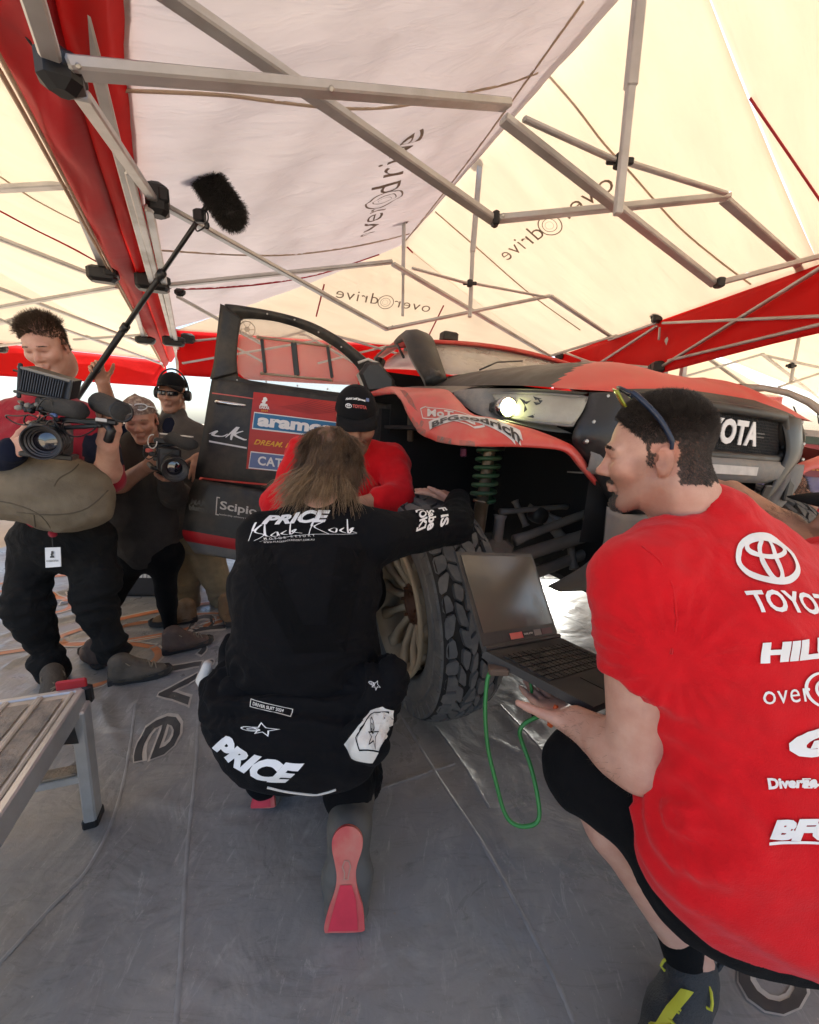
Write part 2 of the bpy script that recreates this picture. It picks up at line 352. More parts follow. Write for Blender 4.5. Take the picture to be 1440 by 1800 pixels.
for c, rx, ry, w, rot in (((300, 1090), .62, .22, .05, .5), ((285, 1100), .38, .13, .03, .5), ((60, 1180), .6, .3, .04, .3), ((120, 1030), .9, .3, .05, .4), ((20, 1060), .5, .2, .04, -.2)):
    p = P(*c, z=0); r = norm2d(ring2d(0, 0, rx, ry, w, 64)); cs, sn = math.cos(rot), math.sin(rot); U = V(cs, sn, 0)*2*rx; W = V(-sn, cs, 0)*2*ry
    decal('printed_ring', r, p-U/2-W/2, U, W, pro, floor, FB, .0035, .06, N=V(0, 0, 1))
    q = norm2d(ring2d(0, 0, rx*1.03, ry*1.06, .012, 64)); decal('printed_line', q, p-U*.515-W*.53, U*1.03, W*1.06, prw, floor, FB, .004, .06, N=V(0, 0, 1))

# ================================================================== tents
def canopy_mat(name, col, trans, fold=.25, st=(2.6, .45, 1)):
    return mat(name, col, .7, col2=tuple(x*.93 for x in col), nscale=2.2, nmix=.5, trans=trans, fold=fold, fscale=4, spec=.2, stretch=st, rot=math.radians(117))
CREAM = canopy_mat('canopy_cream', (.80, .715, .59), .50, .3); CREAM2 = canopy_mat('canopy_shaded', (.76, .70, .665), .46, .7)  # second is the same cloth, toned duller to paint in the shaded slope
REDF = mat('red_fabric', (.72, .012, .012), .6, nscale=2, nmix=.3, trans=.5, fold=.3, fscale=3, spec=.3)
REDP = mat('red_piping', (.38, .008, .02), .6); ALU = mat('aluminium', (.52, .51, .50), .42, .6, col2=(.38, .37, .36), nscale=6, bump=.05, dust=.25, dustcol=(.45, .38, .3))
BLKP = mat('black_plastic', (.009, .009, .010), .5, dust=.1, dustcol=(.05, .045, .04)); STEEL = mat('steel', (.45, .44, .42), .35, .9); SEAM = mat('canopy_seam', (.66, .54, .42), .8, trans=.5)
PRG = mat('canopy_print', (.24, .185, .14), .7, trans=.35)
def sheet(name, a, b, c, d, nu, nv, m, parent, sag=.0, wr=.012, seed=0, wdir=0, puck=.0):
    """fabric between edge a-b (top) and edge d-c (bottom); sag hangs it, wr wrinkles it across the pull"""
    a, b, c, d = map(Vector, (a, b, c, d)); rows = []; n = (b-a).cross(d-a).normalized(); n = n if n.z > 0 else -n; so_ = seed*7.3
    for i in range(nu):
        u = i/(nu-1); r = []
        for j in range(nv):
            v = j/(nv-1); p = lerp(lerp(a, b, u), lerp(d, c, u), v)
            L1 = (p-a).dot((b-a).normalized()); L2 = (p-a).dot((d-a).normalized())
            w = noise.noise(V(L1*5.5+so_, L2*.9, seed))*1.0+noise.noise(V(L1*13+so_, L2*1.6, seed+3))*.45+noise.noise(V(L1*1.4, L2*2.8+so_, seed+5))*1.3+.35*noise.noise(V(L1*20+L2*9, L2*8, seed+9))
            edge = min(1, 6*u+.15, 6*(1-u)+.15)*min(1, 6*v+.15, 6*(1-v)+.15)
            p = p+n*(w*wr*edge)+V(0, 0, -sag*4*v*(1-v)*(.5+2*u*(1-u)))+V(0, 0, -puck*4*u*(1-u)*v)
            r.append(p)
        rows.append(r)
    return MB().grid(rows, .0015).build(name, m, parent, True)
R1 = V(1.07, 2.28, 3.5); R2 = P(835, 270, z=3.3); R3 = P(708, 430, z=3.05)
R0 = R1+(R1-R2)*1.2; R0.z = 3.5
LN = P(190, 0, z=2.3); LF = V(-2.62, 5.0, 2.3); LB = LN+(LN-LF)*.55
RN = P(1440, 465, z=2.3); RF = P(978, 627, z=2.3); RB = V(2.75, .2, 2.3)
tent = empty('canopy_tent', (.5, 3, 0), 'cream canopy tent with printed roof and silver truss frame above the rally car', 'tent')
cl = sheet('roof_panel', R0, R3, LF+V(-.08, -.04, -.01), LB+V(-.08, -.04, -.01), 90, 44, CREAM2, tent, .10, .03, 1)
cr = sheet('roof_panel', R1, R3, RF, RN, 64, 44, CREAM, tent, .07, .010, 2)
cn = sheet('roof_panel', R0, R1, RN, RB, 40, 36, CREAM, tent, .03, .012, 3)
far = sheet('roof_panel', R3, R3+V(.02, 0, 0), RF, LF, 60, 30, CREAM, tent, .03, .008, 4)
cb = sheet('roof_panel', R0, R0+V(.02, 0, 0), RB+V(.4, -2.2, 0), LB+V(0, -.05, 0), 30, 16, CREAM, tent, .03, .01, 6)
TB = {'l': bvh_of(cl), 'r': bvh_of(cr), 'n': bvh_of(cn), 'f': bvh_of(far)}
def hit(k, px, py, d=.006):
    r = ray(px, py).normalized(); h = TB[k].ray_cast(CC, r, 30)
    return (h[0]-r*d) if h[0] else None
def strip(name, k, pts, r, m, n=40, parent=tent):
    q = [hit(k, *p.xy) for p in smooth_path([V(x, y, 0) for x, y in pts], n)]; q = [p for p in q if p]
    if len(q) > 2: MB().tube(q, r, 6).build(name, m, parent, True)
strip('red_piping', 'n', [(1200, -8), (1290, 130), (1380, 262), (1445, 357)], .006, REDP)
strip('red_piping', 'l', [(704, 434), (640, 456), (560, 482), (470, 498), (380, 506), (312, 508)], .008, REDP)
strip('red_piping', 'r', [(716, 434), (760, 478), (830, 536), (900, 586), (962, 622)], .008, REDP)
strip('ridge_seam', 'l', [(1026, 2), (940, 122), (845, 254), (770, 352), (712, 424)], .006, SEAM)
for k, pts in (('l', [(945, 128), (880, 150), (780, 170), (690, 188), (590, 190), (480, 178), (380, 166), (200, 158)]), ('l', [(760, 400), (640, 430), (520, 447), (420, 448), (285, 440)]), ('r', [(955, 122), (1010, 185), (1060, 250), (1110, 305), (1190, 395), (1260, 455), (1320, 500)]),
               ('r', [(765, 372), (840, 437), (930, 515), (1020, 580)]), ('f', [(570, 500), (556, 556)]), ('f', [(780, 537), (752, 594)])):
    strip('stitched_seam', k, pts, .006 if k != 'f' else .008, SEAM if k != 'f' else REDP, 50)
def canopy_text(k, p0, p1, ptop):
    a, b, c = hit(k, *p0), hit(k, *p1), hit(k, *ptop)
    if not (a and b and c): return
    U = b-a; W = c-a; W = W-U*(W.dot(U)/U.length_squared); n = U.cross(W).normalized()
    if n.dot(CC-a) < 0: n = -n
    L = U.length
    for s, u0, u1 in (('over', 0, .40), ('drive', .57, 1)):
        decal('printed_lettering', text2d(s, -.006, 0, 1.1), a+U*u0, U*(u1-u0), W*(.8 if s == 'over' else 1.25), PRG, tent, TB[k], .004, .03, N=n)
    for sc, w in ((1.0, .10), (.62, .09), (.35, .07)):
        e = norm2d(ring2d(0, 0, 1, 1, w, 40)); hu, hw = U*.085*sc, W*.85*sc; c0 = a+U*(.49+.012*(1-sc))+W*.42
        decal('printed_ring', e, c0-hu-hw+W*.0, hu*2, hw*2, PRG, tent, TB[k], .004, .03, N=n)
canopy_text('l', (655, 408), (748, 222), (634, 396))
canopy_text('r', (1083, 330), (893, 458), (1068, 303))
canopy_text('f', (754, 549), (590, 523), (754, 535))
# --- frame of this tent
def bars(name, lst, w=.042, h=.024, parent=tent, m=ALU):
    for a, b in lst: MB().bar(a, b, w, h, bev=.005).build(name, m, parent)
def bolt(p, r=.009, parent=tent):
    d = (CC-p).normalized(); MB().lathe([(0, .004), (r*.6, .004), (r, .001), (r, -.03)], p+d*.024, d, 8).build('bolt', STEEL, parent)
T_, B_ = 2.5, 2.1
j1t, j1b, j2b, j2t = P(893, 184, z=T_), P(875, 385, z=2.24), P(1265, 497, z=B_), P(1280, 345, z=T_)
brk = P(118, 118, z=2.06); tl = P(150, -110, z=2.37)
bars('truss_bar', [(brk, j1t), (tl, j1b+V(0, .03, 0)), (j1t+V(-.01, .04, -.02), j2b+V(0, .03, 0)), (j1b, j2t), (j2b, P(1640, 398, z=T_)), (j2t+V(0, .03, 0), P(1530, 575, z=B_))], .05, .028)
bars('strut', [(P(920, 208, z=2.47), P(1084, 283, z=2.42)), (P(1096, 283, z=2.42), P(1276, 340, z=2.47))], .026, .018)
p1b = P(1086, 378, z=2.16); p1m = P(1097, 195, z=2.16) ; ptop = V(p1b.x, p1b.y, 3.5)
def pole(pb, top, rs, zs, parent=tent):
    z0 = pb.z
    MB().bar(pb, V(pb.x, pb.y, zs), rs*1.5, rs*1.5, (1, 0, 0), .004).build('roof_pole', ALU, parent)
    MB().bar(V(pb.x, pb.y, zs-.02), V(top.x, top.y, top.z-.03), rs*2, rs*2, (1, 0, 0), .005).build('roof_pole', ALU, parent)
    MB().lathe([(0, .03), (.05, .025), (.055, .0), (.03, -.03), (.0, -.03)], V(top.x, top.y, top.z-.03), (0, 0, 1), 16).build('pole_cap', BLKP, parent, True)
pole(p1b, V(p1b.x+.0, p1b.y, 3.5), .021, 2.62)
def slider(p, s=.06, parent=tent):
    m = MB(); m.box(p, (s*.8, s*.8, s), bev=s*.12); m.box(p+V(s*.7, 0, 0), (s*.7, s*.35, s*.5), bev=s*.08); m.box(p-V(s*.7, 0, 0), (s*.7, s*.35, s*.5), bev=s*.08); m.build('slide_bracket', BLKP, parent)
slider(P(1090, 283, z=2.42), .055)
for q in ((583, 157), (1088, 362), (338+720-0, 0)): pass
for px, py, z in ((583, 156, 2.26), (1086, 360, 2.3), (884, 186, 2.5), (885, 378, 2.23), (1268, 345, 2.5)): bolt(P(px, py, z=z))
MB().box(j2b, (.04, .05, .05), bev=.006).build('joint_cap', BLKP, tent); MB().box(j1b+V(-.01, 0, 0), (.03, .05, .06), bev=.006).build('joint_cap', BLKP, tent)
# second truss
k1t, k1b, k2b, k2t = P(690, 460, z=T_-.05), P(681, 578, z=B_), P(966, 626, z=B_), P(967, 520, z=T_-.05)
bars('truss_bar', [(P(292, 502, z=2.16), k1t), (P(268, 350, z=2.27), k1b+V(0, .03, 0)), (k1t+V(0, .04, 0), k2b), (k1b, k2t), (k2t, P(1165, 652, z=B_)), (k2b, P(1160, 566, z=2.42))], .042, .024)
bars('strut', [(P(724, 471, z=2.42), P(822, 498, z=2.38)), (P(832, 498, z=2.38), P(960, 522, z=2.42))], .024, .016)
p2 = P(826, 558, z=2.16); pole(p2, V(p2.x+.03, p2.y, R2.z+.0), .02, 2.65); slider(P(826, 498, z=2.38), .05)
for px, py, z in ((503, 480, 2.33), (829, 549, 2.28), (683, 463, 2.45), (690, 573, 2.1)): bolt(P(px, py, z=z), .008)
# third truss, at the far end
m1, m2 = P(545, 577, z=T_-.1), P(552, 622, z=B_)
bars('truss_bar', [(P(330, 620, z=2.15), m1), (m1, P(700, 622, z=B_+.06)), (P(690, 602, z=T_-.1), P(770, 640, z=B_)), (m1, P(690, 600, z=2.36))], .036, .022)
p3 = P(708, 556, z=2.25); pole(p3, V(p3.x+.0, p3.y, R3.z), .016, 2.6)
bars('truss_bar', [(P(310, 520, z=2.25), P(385, 562, z=2.12)), (P(385, 562, z=2.12), P(460, 604, z=2.02))], .036, .022)
# legs and corner brackets
def leg(x, y, top, w=.05, parent=tent): MB().bar(V(x, y, -.02), V(x, y, top), w, w, (1, 0, 0), .008).build('leg', ALU, parent)
RAILD = (LF-LN).normalized()
lf = P(310, 600, z=2.3); leg(lf.x, lf.y, 2.3)
def bracket(c, ax, s=(.16, .1, .12), parent=tent, nm='corner_bracket'):
    m = MB(); m.box(c, s, ax, .018); m.box(c+ax[0]*s[0]*.3+ax[2]*s[2]*.1, (s[0]*.5, s[1]*1.12, s[2]*.5), ax, .01); m.build(nm, BLKP, parent)
ax1 = (V(.89, .45, 0), V(-.45, .89, 0), V(0, 0, 1))
bracket(P(106, 126, z=2.06), ax1, (.085, .07, .085)); bracket(P(268, 497, z=2.17), ax1, (.19, .11, .10)); bracket(P(276, 352, z=2.25), ax1, (.09, .09, .13))
bolt(P(138, 116, z=2.05), .006)
bracket(P(305, 600, z=2.1), ax1, (.2, .1, .09)); bracket(P(316, 514, z=2.2), ax1, (.07, .06, .05)); bracket(P(330, 595, z=2.2), ax1, (.13, .1, .1))
# eave rails along the left side
def rail(px0, px1, z0, z1, w=.045, h=.03, nm='eave_rail', parent=tent): MB().bar(P(*px0, z=z0), P(*px1, z=z1), w, h, bev=.005).build(nm, ALU, parent)
rail((40, -60), (88, 96), 2.06, 2.06, .04, .026); rail((142, 165), (272, 355), 2.08, 2.25, .04, .026); rail((128, -40), (268, 500), 2.24, 2.16, .034, .024); rail((262, 365), (312, 612), 2.2, 2.1, .036, .03)
rail((226, 300), (312, 630), 2.2, 2.1, .03, .026)
# red gutter cloth between the two tents
def ruled(name, A, B, nu, nv, m, parent, belly=.0, wr=.0, seed=0):
    rows = []
    for i in range(nu):
        u = i/(nu-1); a, b = poly_at(A, u), poly_at(B, u); r = []
        for j in range(nv):
            v = j/(nv-1); p = lerp(a, b, v)+V(0, 0, -belly*4*v*(1-v)); p += V(.6, .3, .6)*(wr*noise.noise(V(u*9+seed, v*3, seed))*min(1, v*4, (1-v)*4)); r.append(p)
        rows.append(r)
    return MB().grid(rows, .0015).build(name, m, parent, True)
gr = [P(222, -120, z=2.36), P(232, 120, z=2.36), P(258, 330, z=2.36), P(290, 505, z=2.34), P(308, 622, z=2.32)]
gm = [P(70, -150, z=2.22), P(118, 90, z=2.22), P(185, 320, z=2.22), P(245, 495, z=2.22), P(297, 635, z=2.2)]
gl = [P(-130, -110, z=2.32), P(-14, 78, z=2.32), P(116, 318, z=2.32), P(206, 490, z=2.32), P(286, 638, z=2.28)]
gut = empty('gutter_cloth', P(200, 330, z=2.2), 'red rain gutter cloth strung between the two tent eaves at left', 'cloth')
ruled('gutter_side', gm, gr, 40, 12, REDF, gut, .05, .05, 1); REDD = mat('red_fabric_shaded', (.42, .008, .016), .6, nscale=2, nmix=.3, trans=.3, fold=.3, fscale=3, spec=.3)  # shaded half of the gutter: same cloth, shade painted in as darker red
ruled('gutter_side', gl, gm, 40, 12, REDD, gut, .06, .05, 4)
for off, r, mm in ((0, .007, SEAM), (.03, .006, SEAM)):
    MB().tube([lerp(a, b, .12+off*4)+V(0, 0, -.085) for a, b in zip(smooth_path(gl, 40), smooth_path(gm, 40))], r, 6).build('white_edge_tape', mm, gut, True)
MB().tube([p+V(0, 0, -.01) for p in smooth_path(gr, 40)], .008, 6).build('dark_edge_tape', REDP, gut, True)
# black cable hanging along the near rail
cab = MB(); cab.tube(smooth_path([P(30, -30, z=2.3), P(34, 30, z=2.25), P(60, 80, z=2.22), P(118, 128, z=2.2), P(190, 210, z=2.3), P(226, 300, z=2.35), P(262, 345, z=2.4)], 40), .007, 6)
bpy_tag(cab.build('black_cable', BLKP, None, True), 'black cable taped along the near eave rail at upper left', 'cable')
# right-hand valance and side trusses
rn = Vector((RF-RN).cross(V(0, 0, 1))).normalized()
RX = RN+(RN-RF)*.35; C0_, C1_ = V(2.78, 1.2, 2.34), V(2.3, 9.5, 2.3)
ruled('valance', [RX+V(0, 0, 0), RN+V(0, 0, 0), lerp(RN, RF, .5)+V(0, 0, -.02), RF], [RX+V(-.05, 0, -.42), RN+V(-.05, 0, -.42), lerp(RN, RF, .5)+V(-.02, 0, -.5), RF+V(0, 0, -.46)], 60, 10, REDF, tent, -.02, .05, 8)
def RP(px, py, o=-.05): return PL(px, py, RN+rn*0, rn)+V(o, 0, 0)
bars('side_bar', [(RP(1078, 598), RP(1165, 567)), (RP(1175, 568), RP(1460, 556)), (RP(1185, 634), RP(1460, 570)), (RP(1172, 645), RP(1460, 470)), (RP(1030, 635), RP(1156, 646)), (RP(1036, 655), RP(1165, 573)), (RP(1000, 620), RP(1060, 642))], .03, .02)
bracket(RP(1165, 556), (V(.2, .98, 0), V(.98, -.2, 0), V(0, 0, 1)), (.09, .08, .12)); bracket(RP(1165, 646), (V(.2, .98, 0), V(.98, -.2, 0), V(0, 0, 1)), (.16, .1, .1)); bracket(RP(990, 626), (V(.2, .98, 0), V(.98, -.2, 0), V(0, 0, 1)), (.1, .1, .1))
MB().bar(RP(1172, 575, -.06), RP(1170, 598, -.06), .02, .012).build('strap', ALU, tent)
legp = RP(1165, 650, .02); leg(legp.x, legp.y, 2.2)
# far valance of this tent
def valance(A, B, h, parent, seed, nm='valance'): return ruled(nm, [A, lerp(A, B, .33), lerp(A, B, .66), B], [A+V(0, -.03, -h), lerp(A, B, .33)+V(0, .03, -h*1.02), lerp(A, B, .66)+V(0, -.02, -h), B+V(0, 0, -h)], 50, 8, REDF, parent, 0, .06, seed)
ruled('gutter_cloth', [RX, RN, lerp(RN, RF, .5), RF], [C0_+V(.1, -1.4, 0), C0_, lerp(C0_, C1_, .4), lerp(C0_, C1_, .66)], 40, 8, REDF, tent, .04, .03, 15)  # hidden sheet added to stop sun streaks between the two roofs
valance(LF+V(0, .02, .02), RF+V(-.02, .05, 0), .5, tent, 3)
FN = (RF-LF).cross(V(0, 0, 1)).normalized()
def FP(px, py, o=-.06): return PL(px, py, LF, FN)+V(0, o, 0)
bars('end_bar', [(FP(320, 604), FP(395, 596)), (FP(325, 640), FP(560, 600)), (FP(395, 600), FP(470, 640)), (FP(530, 585), FP(660, 660)), (FP(560, 640), FP(680, 610))], .034, .022)
# --- tent on the left
tentb = empty('canopy_tent', (-4, 3, 0), 'cream canopy tent beyond the red gutter cloth on the left', 'tent')
BL0, BL1 = P(-110, -110, z=2.34), P(288, 634, z=2.3); BR0, BR1 = V(-3.6, -.6, 3.5), V(-4.6, 3.5, 3.2)
sheet('roof_panel', BR0, BR1, BL1, BL0, 60, 36, CREAM, tentb, .06, .010, 11)
BFL = V(-7.2, 4.35, 2.3)
sheet('roof_panel', BR1, BR1+V(.02, 0, 0), BL1, BFL, 40, 24, CREAM, tentb, .03, .008, 12)
sheet('roof_panel', BR0, BR1, BFL, V(-6.2, -1, 2.3), 20, 16, CREAM, tentb, .03, .01, 13)
valance(BFL, BL1+V(0, .06, .0), .42, tentb, 5)
def BP(px, py, z): return P(px, py, z=z)
bars('truss_bar', [(BP(-60, 335, 2.4), BP(118, 325, 2.34)), (BP(126, 335, 2.34), BP(184, 478, 2.24)), (BP(-30, 408, 2.36), BP(170, 486, 2.24)), (BP(-30, 545, 2.22), BP(206, 504, 2.3)), (BP(-40, 492, 2.36), BP(258, 606, 2.12)), (BP(-20, 574, 2.2), BP(70, 548, 2.26))], .042, .024, tentb)
bars('end_bar', [(BP(130, 597, 2.14), BP(258, 588, 2.16)), (BP(150, 590, 2.2), BP(285, 640, 2.02)), (BP(-20, 552, 2.25), BP(40, 580, 2.16)), (BP(-20, 610, 2.1), BP(40, 603, 2.1)), (BP(60, 560, 2.22), BP(200, 610, 2.1))], .034, .022, tentb)
bars('truss_bar', [(BP(238, 545, 2.2), BP(254, 598, 2.12))], .036, .022, tentb)
bracket(BP(180, 483, 2.2), ax1, (.16, .1, .09), tentb); bracket(BP(255, 598, 2.1), ax1, (.17, .1, .07), tentb); bracket(BP(2, 612, 2.1), ax1, (.1, .1, .1), tentb)
tb = P(4, 575, z=2.2)
rp = P(285, 640, z=2.3); leg(rp.x-.06, rp.y, 2.3, .05, tentb)
# red line on the left canopy
TB['b'] = bvh_of(*[c for c in tentb.children if c.name.startswith('roof_panel')])
strip('red_piping', 'b', [(-4, 368), (60, 402), (120, 432), (190, 470)], .008, REDP, 30, tentb)
strip('stitched_seam', 'b', [(0, 310), (60, 350), (140, 392)], .005, SEAM, 30, tentb)
# --- tent beyond on the right
tentc = empty('canopy_tent', (4.5, 7, 0), 'far cream canopy tent seen under the red valance at right', 'tent')
C0, C1, C2, C3 = V(2.78, 1.2, 2.34), V(2.3, 9.5, 2.3), V(6.2, 10.5, 3.4), V(6.6, 2.2, 3.4)
sheet('roof_panel', C3, C2, C1, C0, 40, 30, CREAM, tentc, .05, .012, 21)
sheet('roof_panel', C3, C2, V(10.5, 11.5, 2.3), V(10.8, 3.4, 2.3), 30, 24, CREAM, tentc, .05, .012, 22)
sheet('roof_panel', C2, C2+V(.02, 0, 0), V(10.5, 12.5, 2.3), C1+V(0, 1, 0), 30, 16, CREAM, tentc, .02, .01, 23)
valance(C1+V(-.5, 1.0, 0), V(10.5, 12.5, 2.3), .4, tentc, 9)
def CP(px, py, z): return P(px, py, z=z)
bars('truss_bar', [(CP(1185, 667, 2.05), CP(1342, 622, 2.45)), (CP(1245, 630, 2.4), CP(1310, 676, 2.05)), (CP(1340, 622, 2.45), CP(1460, 715, 2.0)), (CP(1370, 680, 2.05), CP(1460, 650, 2.4)), (CP(1345, 625, 2.45), CP(1460, 650, 2.35))], .05, .03, tentc)
pc = CP(1390, 672, 2.15); MB().bar(pc, pc+V(0, 0, 1.0), .04, .04, (1, 0, 0)).build('roof_pole', ALU, tentc); slider(CP(1391, 643, 2.35), .08, tentc)
lp = RP(1165, 650, .25); leg(lp.x, lp.y+.1, 2.3, .05, tentc)
sun_blocker = empty('canopy_tent', (6, .5, 0), 'unseen cream canopy added at right to block direct sun', 'tent')  # unseen roof added to keep direct sun off the foreground
sheet('roof_panel', V(2.7, 1.6, 2.75), V(9.5, 2.6, 2.75), V(9.5, -1.2, 2.9), V(2.6, -1.2, 2.9), 30, 20, CREAM, sun_blocker, .05, .012, 32)
for x, y in ((9.3, 2.4), (9.3, -1.1), (3.2, -1.1)): MB().bar(V(x, y, -.02), V(x, y, 2.85), .05, .05, (1, 0, 0)).build('leg', ALU, sun_blocker)
# ================================================================== rally car (local frame: x forward, y to its left, z up)
CA, CRO = math.radians(20), math.radians(3.5); CO = V(1.0, 2.18, .1)
_f, _l = V(math.sin(CA), -math.cos(CA), 0), V(math.cos(CA), math.sin(CA), 0)
CFX, CLY, CUZ = _f, _l*math.cos(CRO)-V(0, 0, math.sin(CRO)), V(0, 0, math.cos(CRO))+_l*math.sin(CRO)
def W(x, y, z): return CO+CFX*x+CLY*y+CUZ*z
def Lc(p): d = Vector(p)-CO; return V(d.dot(CFX), d.dot(CLY), d.dot(CUZ))
def K(px, py, ax, val):                      # pixel on the car-local plane ax = val, local coordinates
    d = ray(px, py); o = Lc(CC); q = V(d.dot(CFX), d.dot(CLY), d.dot(CUZ)); return o+q*((val-o[ax])/q[ax])
def Wl(v): return W(*v)
BLK = mat('car_black', (.014, .014, .015), .4, nscale=6, dust=.35, dustcol=(.09, .078, .064), dscale=5, coat=.1)
BLK2 = mat('car_black_dusty', (.016, .0155, .015), .45, nscale=6, dust=.55, dustcol=(.105, .088, .068), dscale=6)
CRED = mat('car_red', (.62, .045, .035), .4, col2=(.55, .08, .06), nscale=5, dust=.5, dustcol=(.52, .22, .16), dscale=7, coat=.15)
CREDD = mat('car_red_dusty', (.58, .032, .028), .45, col2=(.56, .08, .06), nscale=4, dust=.3, dustcol=(.55, .22, .15), dscale=6)
GREYP = mat('bumper_grey', (.20, .195, .185), .65, nscale=9, dust=.6, dustcol=(.34, .30, .25), dscale=9, bump=.15, bscale=90)
CHIP = mat('chipped_primer', (.17, .15, .125), .8, nscale=40, nmix=1, col2=(.42, .12, .09), bump=.4, bscale=70)
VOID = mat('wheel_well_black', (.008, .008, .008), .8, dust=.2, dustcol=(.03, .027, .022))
DIRT = mat('dusty_steel', (.26, .235, .205), .6, .2, nscale=7, dust=.7, dustcol=(.30, .25, .19), dscale=5)
WHITE = mat('white_print', (.82, .81, .79), .5, nscale=20, nmix=.12); WHITED = mat('white_print_dusty', (.66, .63, .58), .6, nscale=25, nmix=.4)
SCREEN = mat('dusty_glass', (.75, .72, .62), .12, spec=.6, alpha=.5, dust=.6, dustcol=(.70, .62, .48), dscale=3)
LENS = mat('headlight_lens', (.62, .60, .50), .22, alpha=.62, dust=.6, dustcol=(.50, .45, .36), dscale=8); CHROME = mat('chrome', (.7, .7, .7), .2, 1.)
YEL = mat('yellow_print', (.85, .42, .02), .5); BLUE = mat('blue_print', (.02, .16, .34), .5, nscale=12, nmix=.2); BLUE2 = mat('slate_print', (.13, .19, .38), .5, nscale=12, nmix=.2)
REDPAN = mat('red_print', (.50, .025, .015), .45, col2=(.36, .012, .01), nscale=3, stretch=(1, 1, 3))
car = empty('rally_car', (CO.x, CO.y, 0), 'dusty black and red rally pickup with open door and one lit headlight', 'car')
# ---- hood
def hood_pt(u, v):                            # u 0 cowl .. 1 nose, v -1..1 across
    hw = .74-.04*u; x = -1.0+1.43*u; y = hw*v
    z0 = 1.395-.045*u-.05*u*u*u; crown = (.125-.02*u)*(1-abs(v)**5)+.035*math.exp(-((abs(v)-.45)/.2)**2)*(1-u*.5)
    f = max(0, (u-.80)/.2); crown *= math.sqrt(max(0, 1-f*f)) if f < 1 else 0
    x += .03*(1-v*v)*u
    return V(x, y, z0+crown+.02*(1-v*v)*u)
rows = [[Wl(hood_pt(1-(1-i/44)**1.5 if i < 45 else 1, math.copysign(1-(1-abs(j/24-1))**1.6, j/24-1))) for j in range(49)] for i in range(45)]
hm = MB(); hm.grid(rows)
hood = hm.build('hood', [CREDD, BLK2], car, True)
for p in hood.data.polygons:
    c = Lc(p.center); p.material_index = 1 if (c.x < .33-.55*max(0, (c.y+.74))**1.1 and c.y < .1) else 0
strip_z = [(.43, -.70), (.43, .70)]
HB = bvh_of(hood)
decal('lettering', text2d('TOYOTA', .02, .15), W(.18, -.34, 1.6), Vector(CLY)*.75, Vector(-CFX)*.2, WHITED, hood, HB, .004, .05, N=CUZ)
# ---- red wing flares
LIP = [(652, 697, 1, -1.08), (690, 692, 1, -1.12), (706, 706, 1, -1.14), (714, 724, 1, -1.15), (727, 747, 1, -1.15), (739, 763, 1, -1.15), (771, 777, 1, -1.15), (815, 783, 1, -1.12), (858, 785, 0, .46), (902, 785, 0, .48), (945, 787, 0, .48), (984, 791, 0, .47), (1003, 800, 0, .46), (1019, 820, 0, .45), (1048, 853, 0, .43)]
UPP = [(649, 694, 1, -1.08), (684, 681, 1, -1.02), (712, 681, 1, -.99), (740, 682, 1, -.97), (765, 683, 1, -.95), (788, 686, 1, -.94), (806, 703, 1, -.97), (830, 727, 1, -1.0), (864, 734, 0, .36), (902, 745, 0, .40), (940, 755, 0, .42), (984, 772, 0, .43), (1010, 786, 0, .43), (1031, 813, 0, .43), (1052, 848, 0, .42)]
lip = [K(*q) for q in LIP]; upp = [K(*q) for q in UPP]
def flare(sgn, parent):
    n = 46; L_, U_ = smooth_path([V(p.x, p.y*sgn, p.z) for p in lip], n), smooth_path([V(p.x, p.y*sgn, p.z) for p in upp], n)
    rows = []
    for i in range(n):
        a, b = L_[i], U_[i]; r = []; jag = .006*noise.noise(V(i*.9, 0, 3)) if i < 24 else 0
        for j in range(11):
            t = j/10; p = lerp(a, b, t); p = p+V(.02, -.035*sgn*1.0, .02)*(4*t*(1-t)*.6); r.append(Wl(p+V(0, 0, jag*(1-t)*(1-t))))
        q = a+V(-.035 if i > 22 else 0, .03*sgn if i < 26 else .01*sgn, .012); rows.append([Wl(q+V(0, .01*sgn, .012)), Wl(q), Wl(lerp(a, q, .4)+V(0, 0, -.006))]+r)
    m = MB(); m.grid(rows); o = m.build('wing_flare', [CRED, CHIP], parent, True)
    for p in o.data.polygons:
        k = p.index % 13; i = p.index//13
        c = Lc(p.center); p.material_index = 1 if (2 < i < 27 and k <= 2+1.6*max(0, math.sin((i-2)/25*math.pi))+2.4*noise.noise(V(i*.55, k*.4, 1))) else 0
    return o
fl = flare(1, car); flf = flare(-1, car)
FLB = bvh_of(fl)
def on_car(name, shape, tl_, tr_, bl_, m, bvh, parent, off=.003, N=None, maxlen=.02):
    """print laid on the bodywork from three corner pixels (upper left, upper right, lower left)"""
    h = []
    for p in (tl_, tr_, bl_):
        r = ray(*p).normalized(); q = bvh.ray_cast(CC, r, 20); h.append(q[0])
    if any(x is None for x in h): return None
    U = h[1]-h[0]; Wv = h[0]-h[2]; n = U.cross(Wv).normalized()
    if n.dot(CC-h[0]) < 0: n = -n
    return decal(name, shape, h[2], U, Wv, m, parent, bvh, off, maxlen, .25, N=n)
on_car('lettering', text2d('MoTeC', .035, 0, 1.05), (752, 719), (834, 735), (752, 733), WHITED, FLB, fl)
on_car('logo_frame', norm2d(join2d([outline2d([(0, 0), (8, 0), (9.5, 1), (9.5, 2), (1, 2), (0, 1.4)], .14)])), (738, 712), (846, 736), (743, 736), WHITED, FLB, fl, .002)
on_car('logo_panel', shp_rect(), (754, 742), (914, 757), (756, 756), WHITED, FLB, fl, .002)
on_car('lettering', text2d('BFGoodrich', .03, .1), (758, 745), (910, 759), (760, 754), BLK, FLB, fl, .0045)
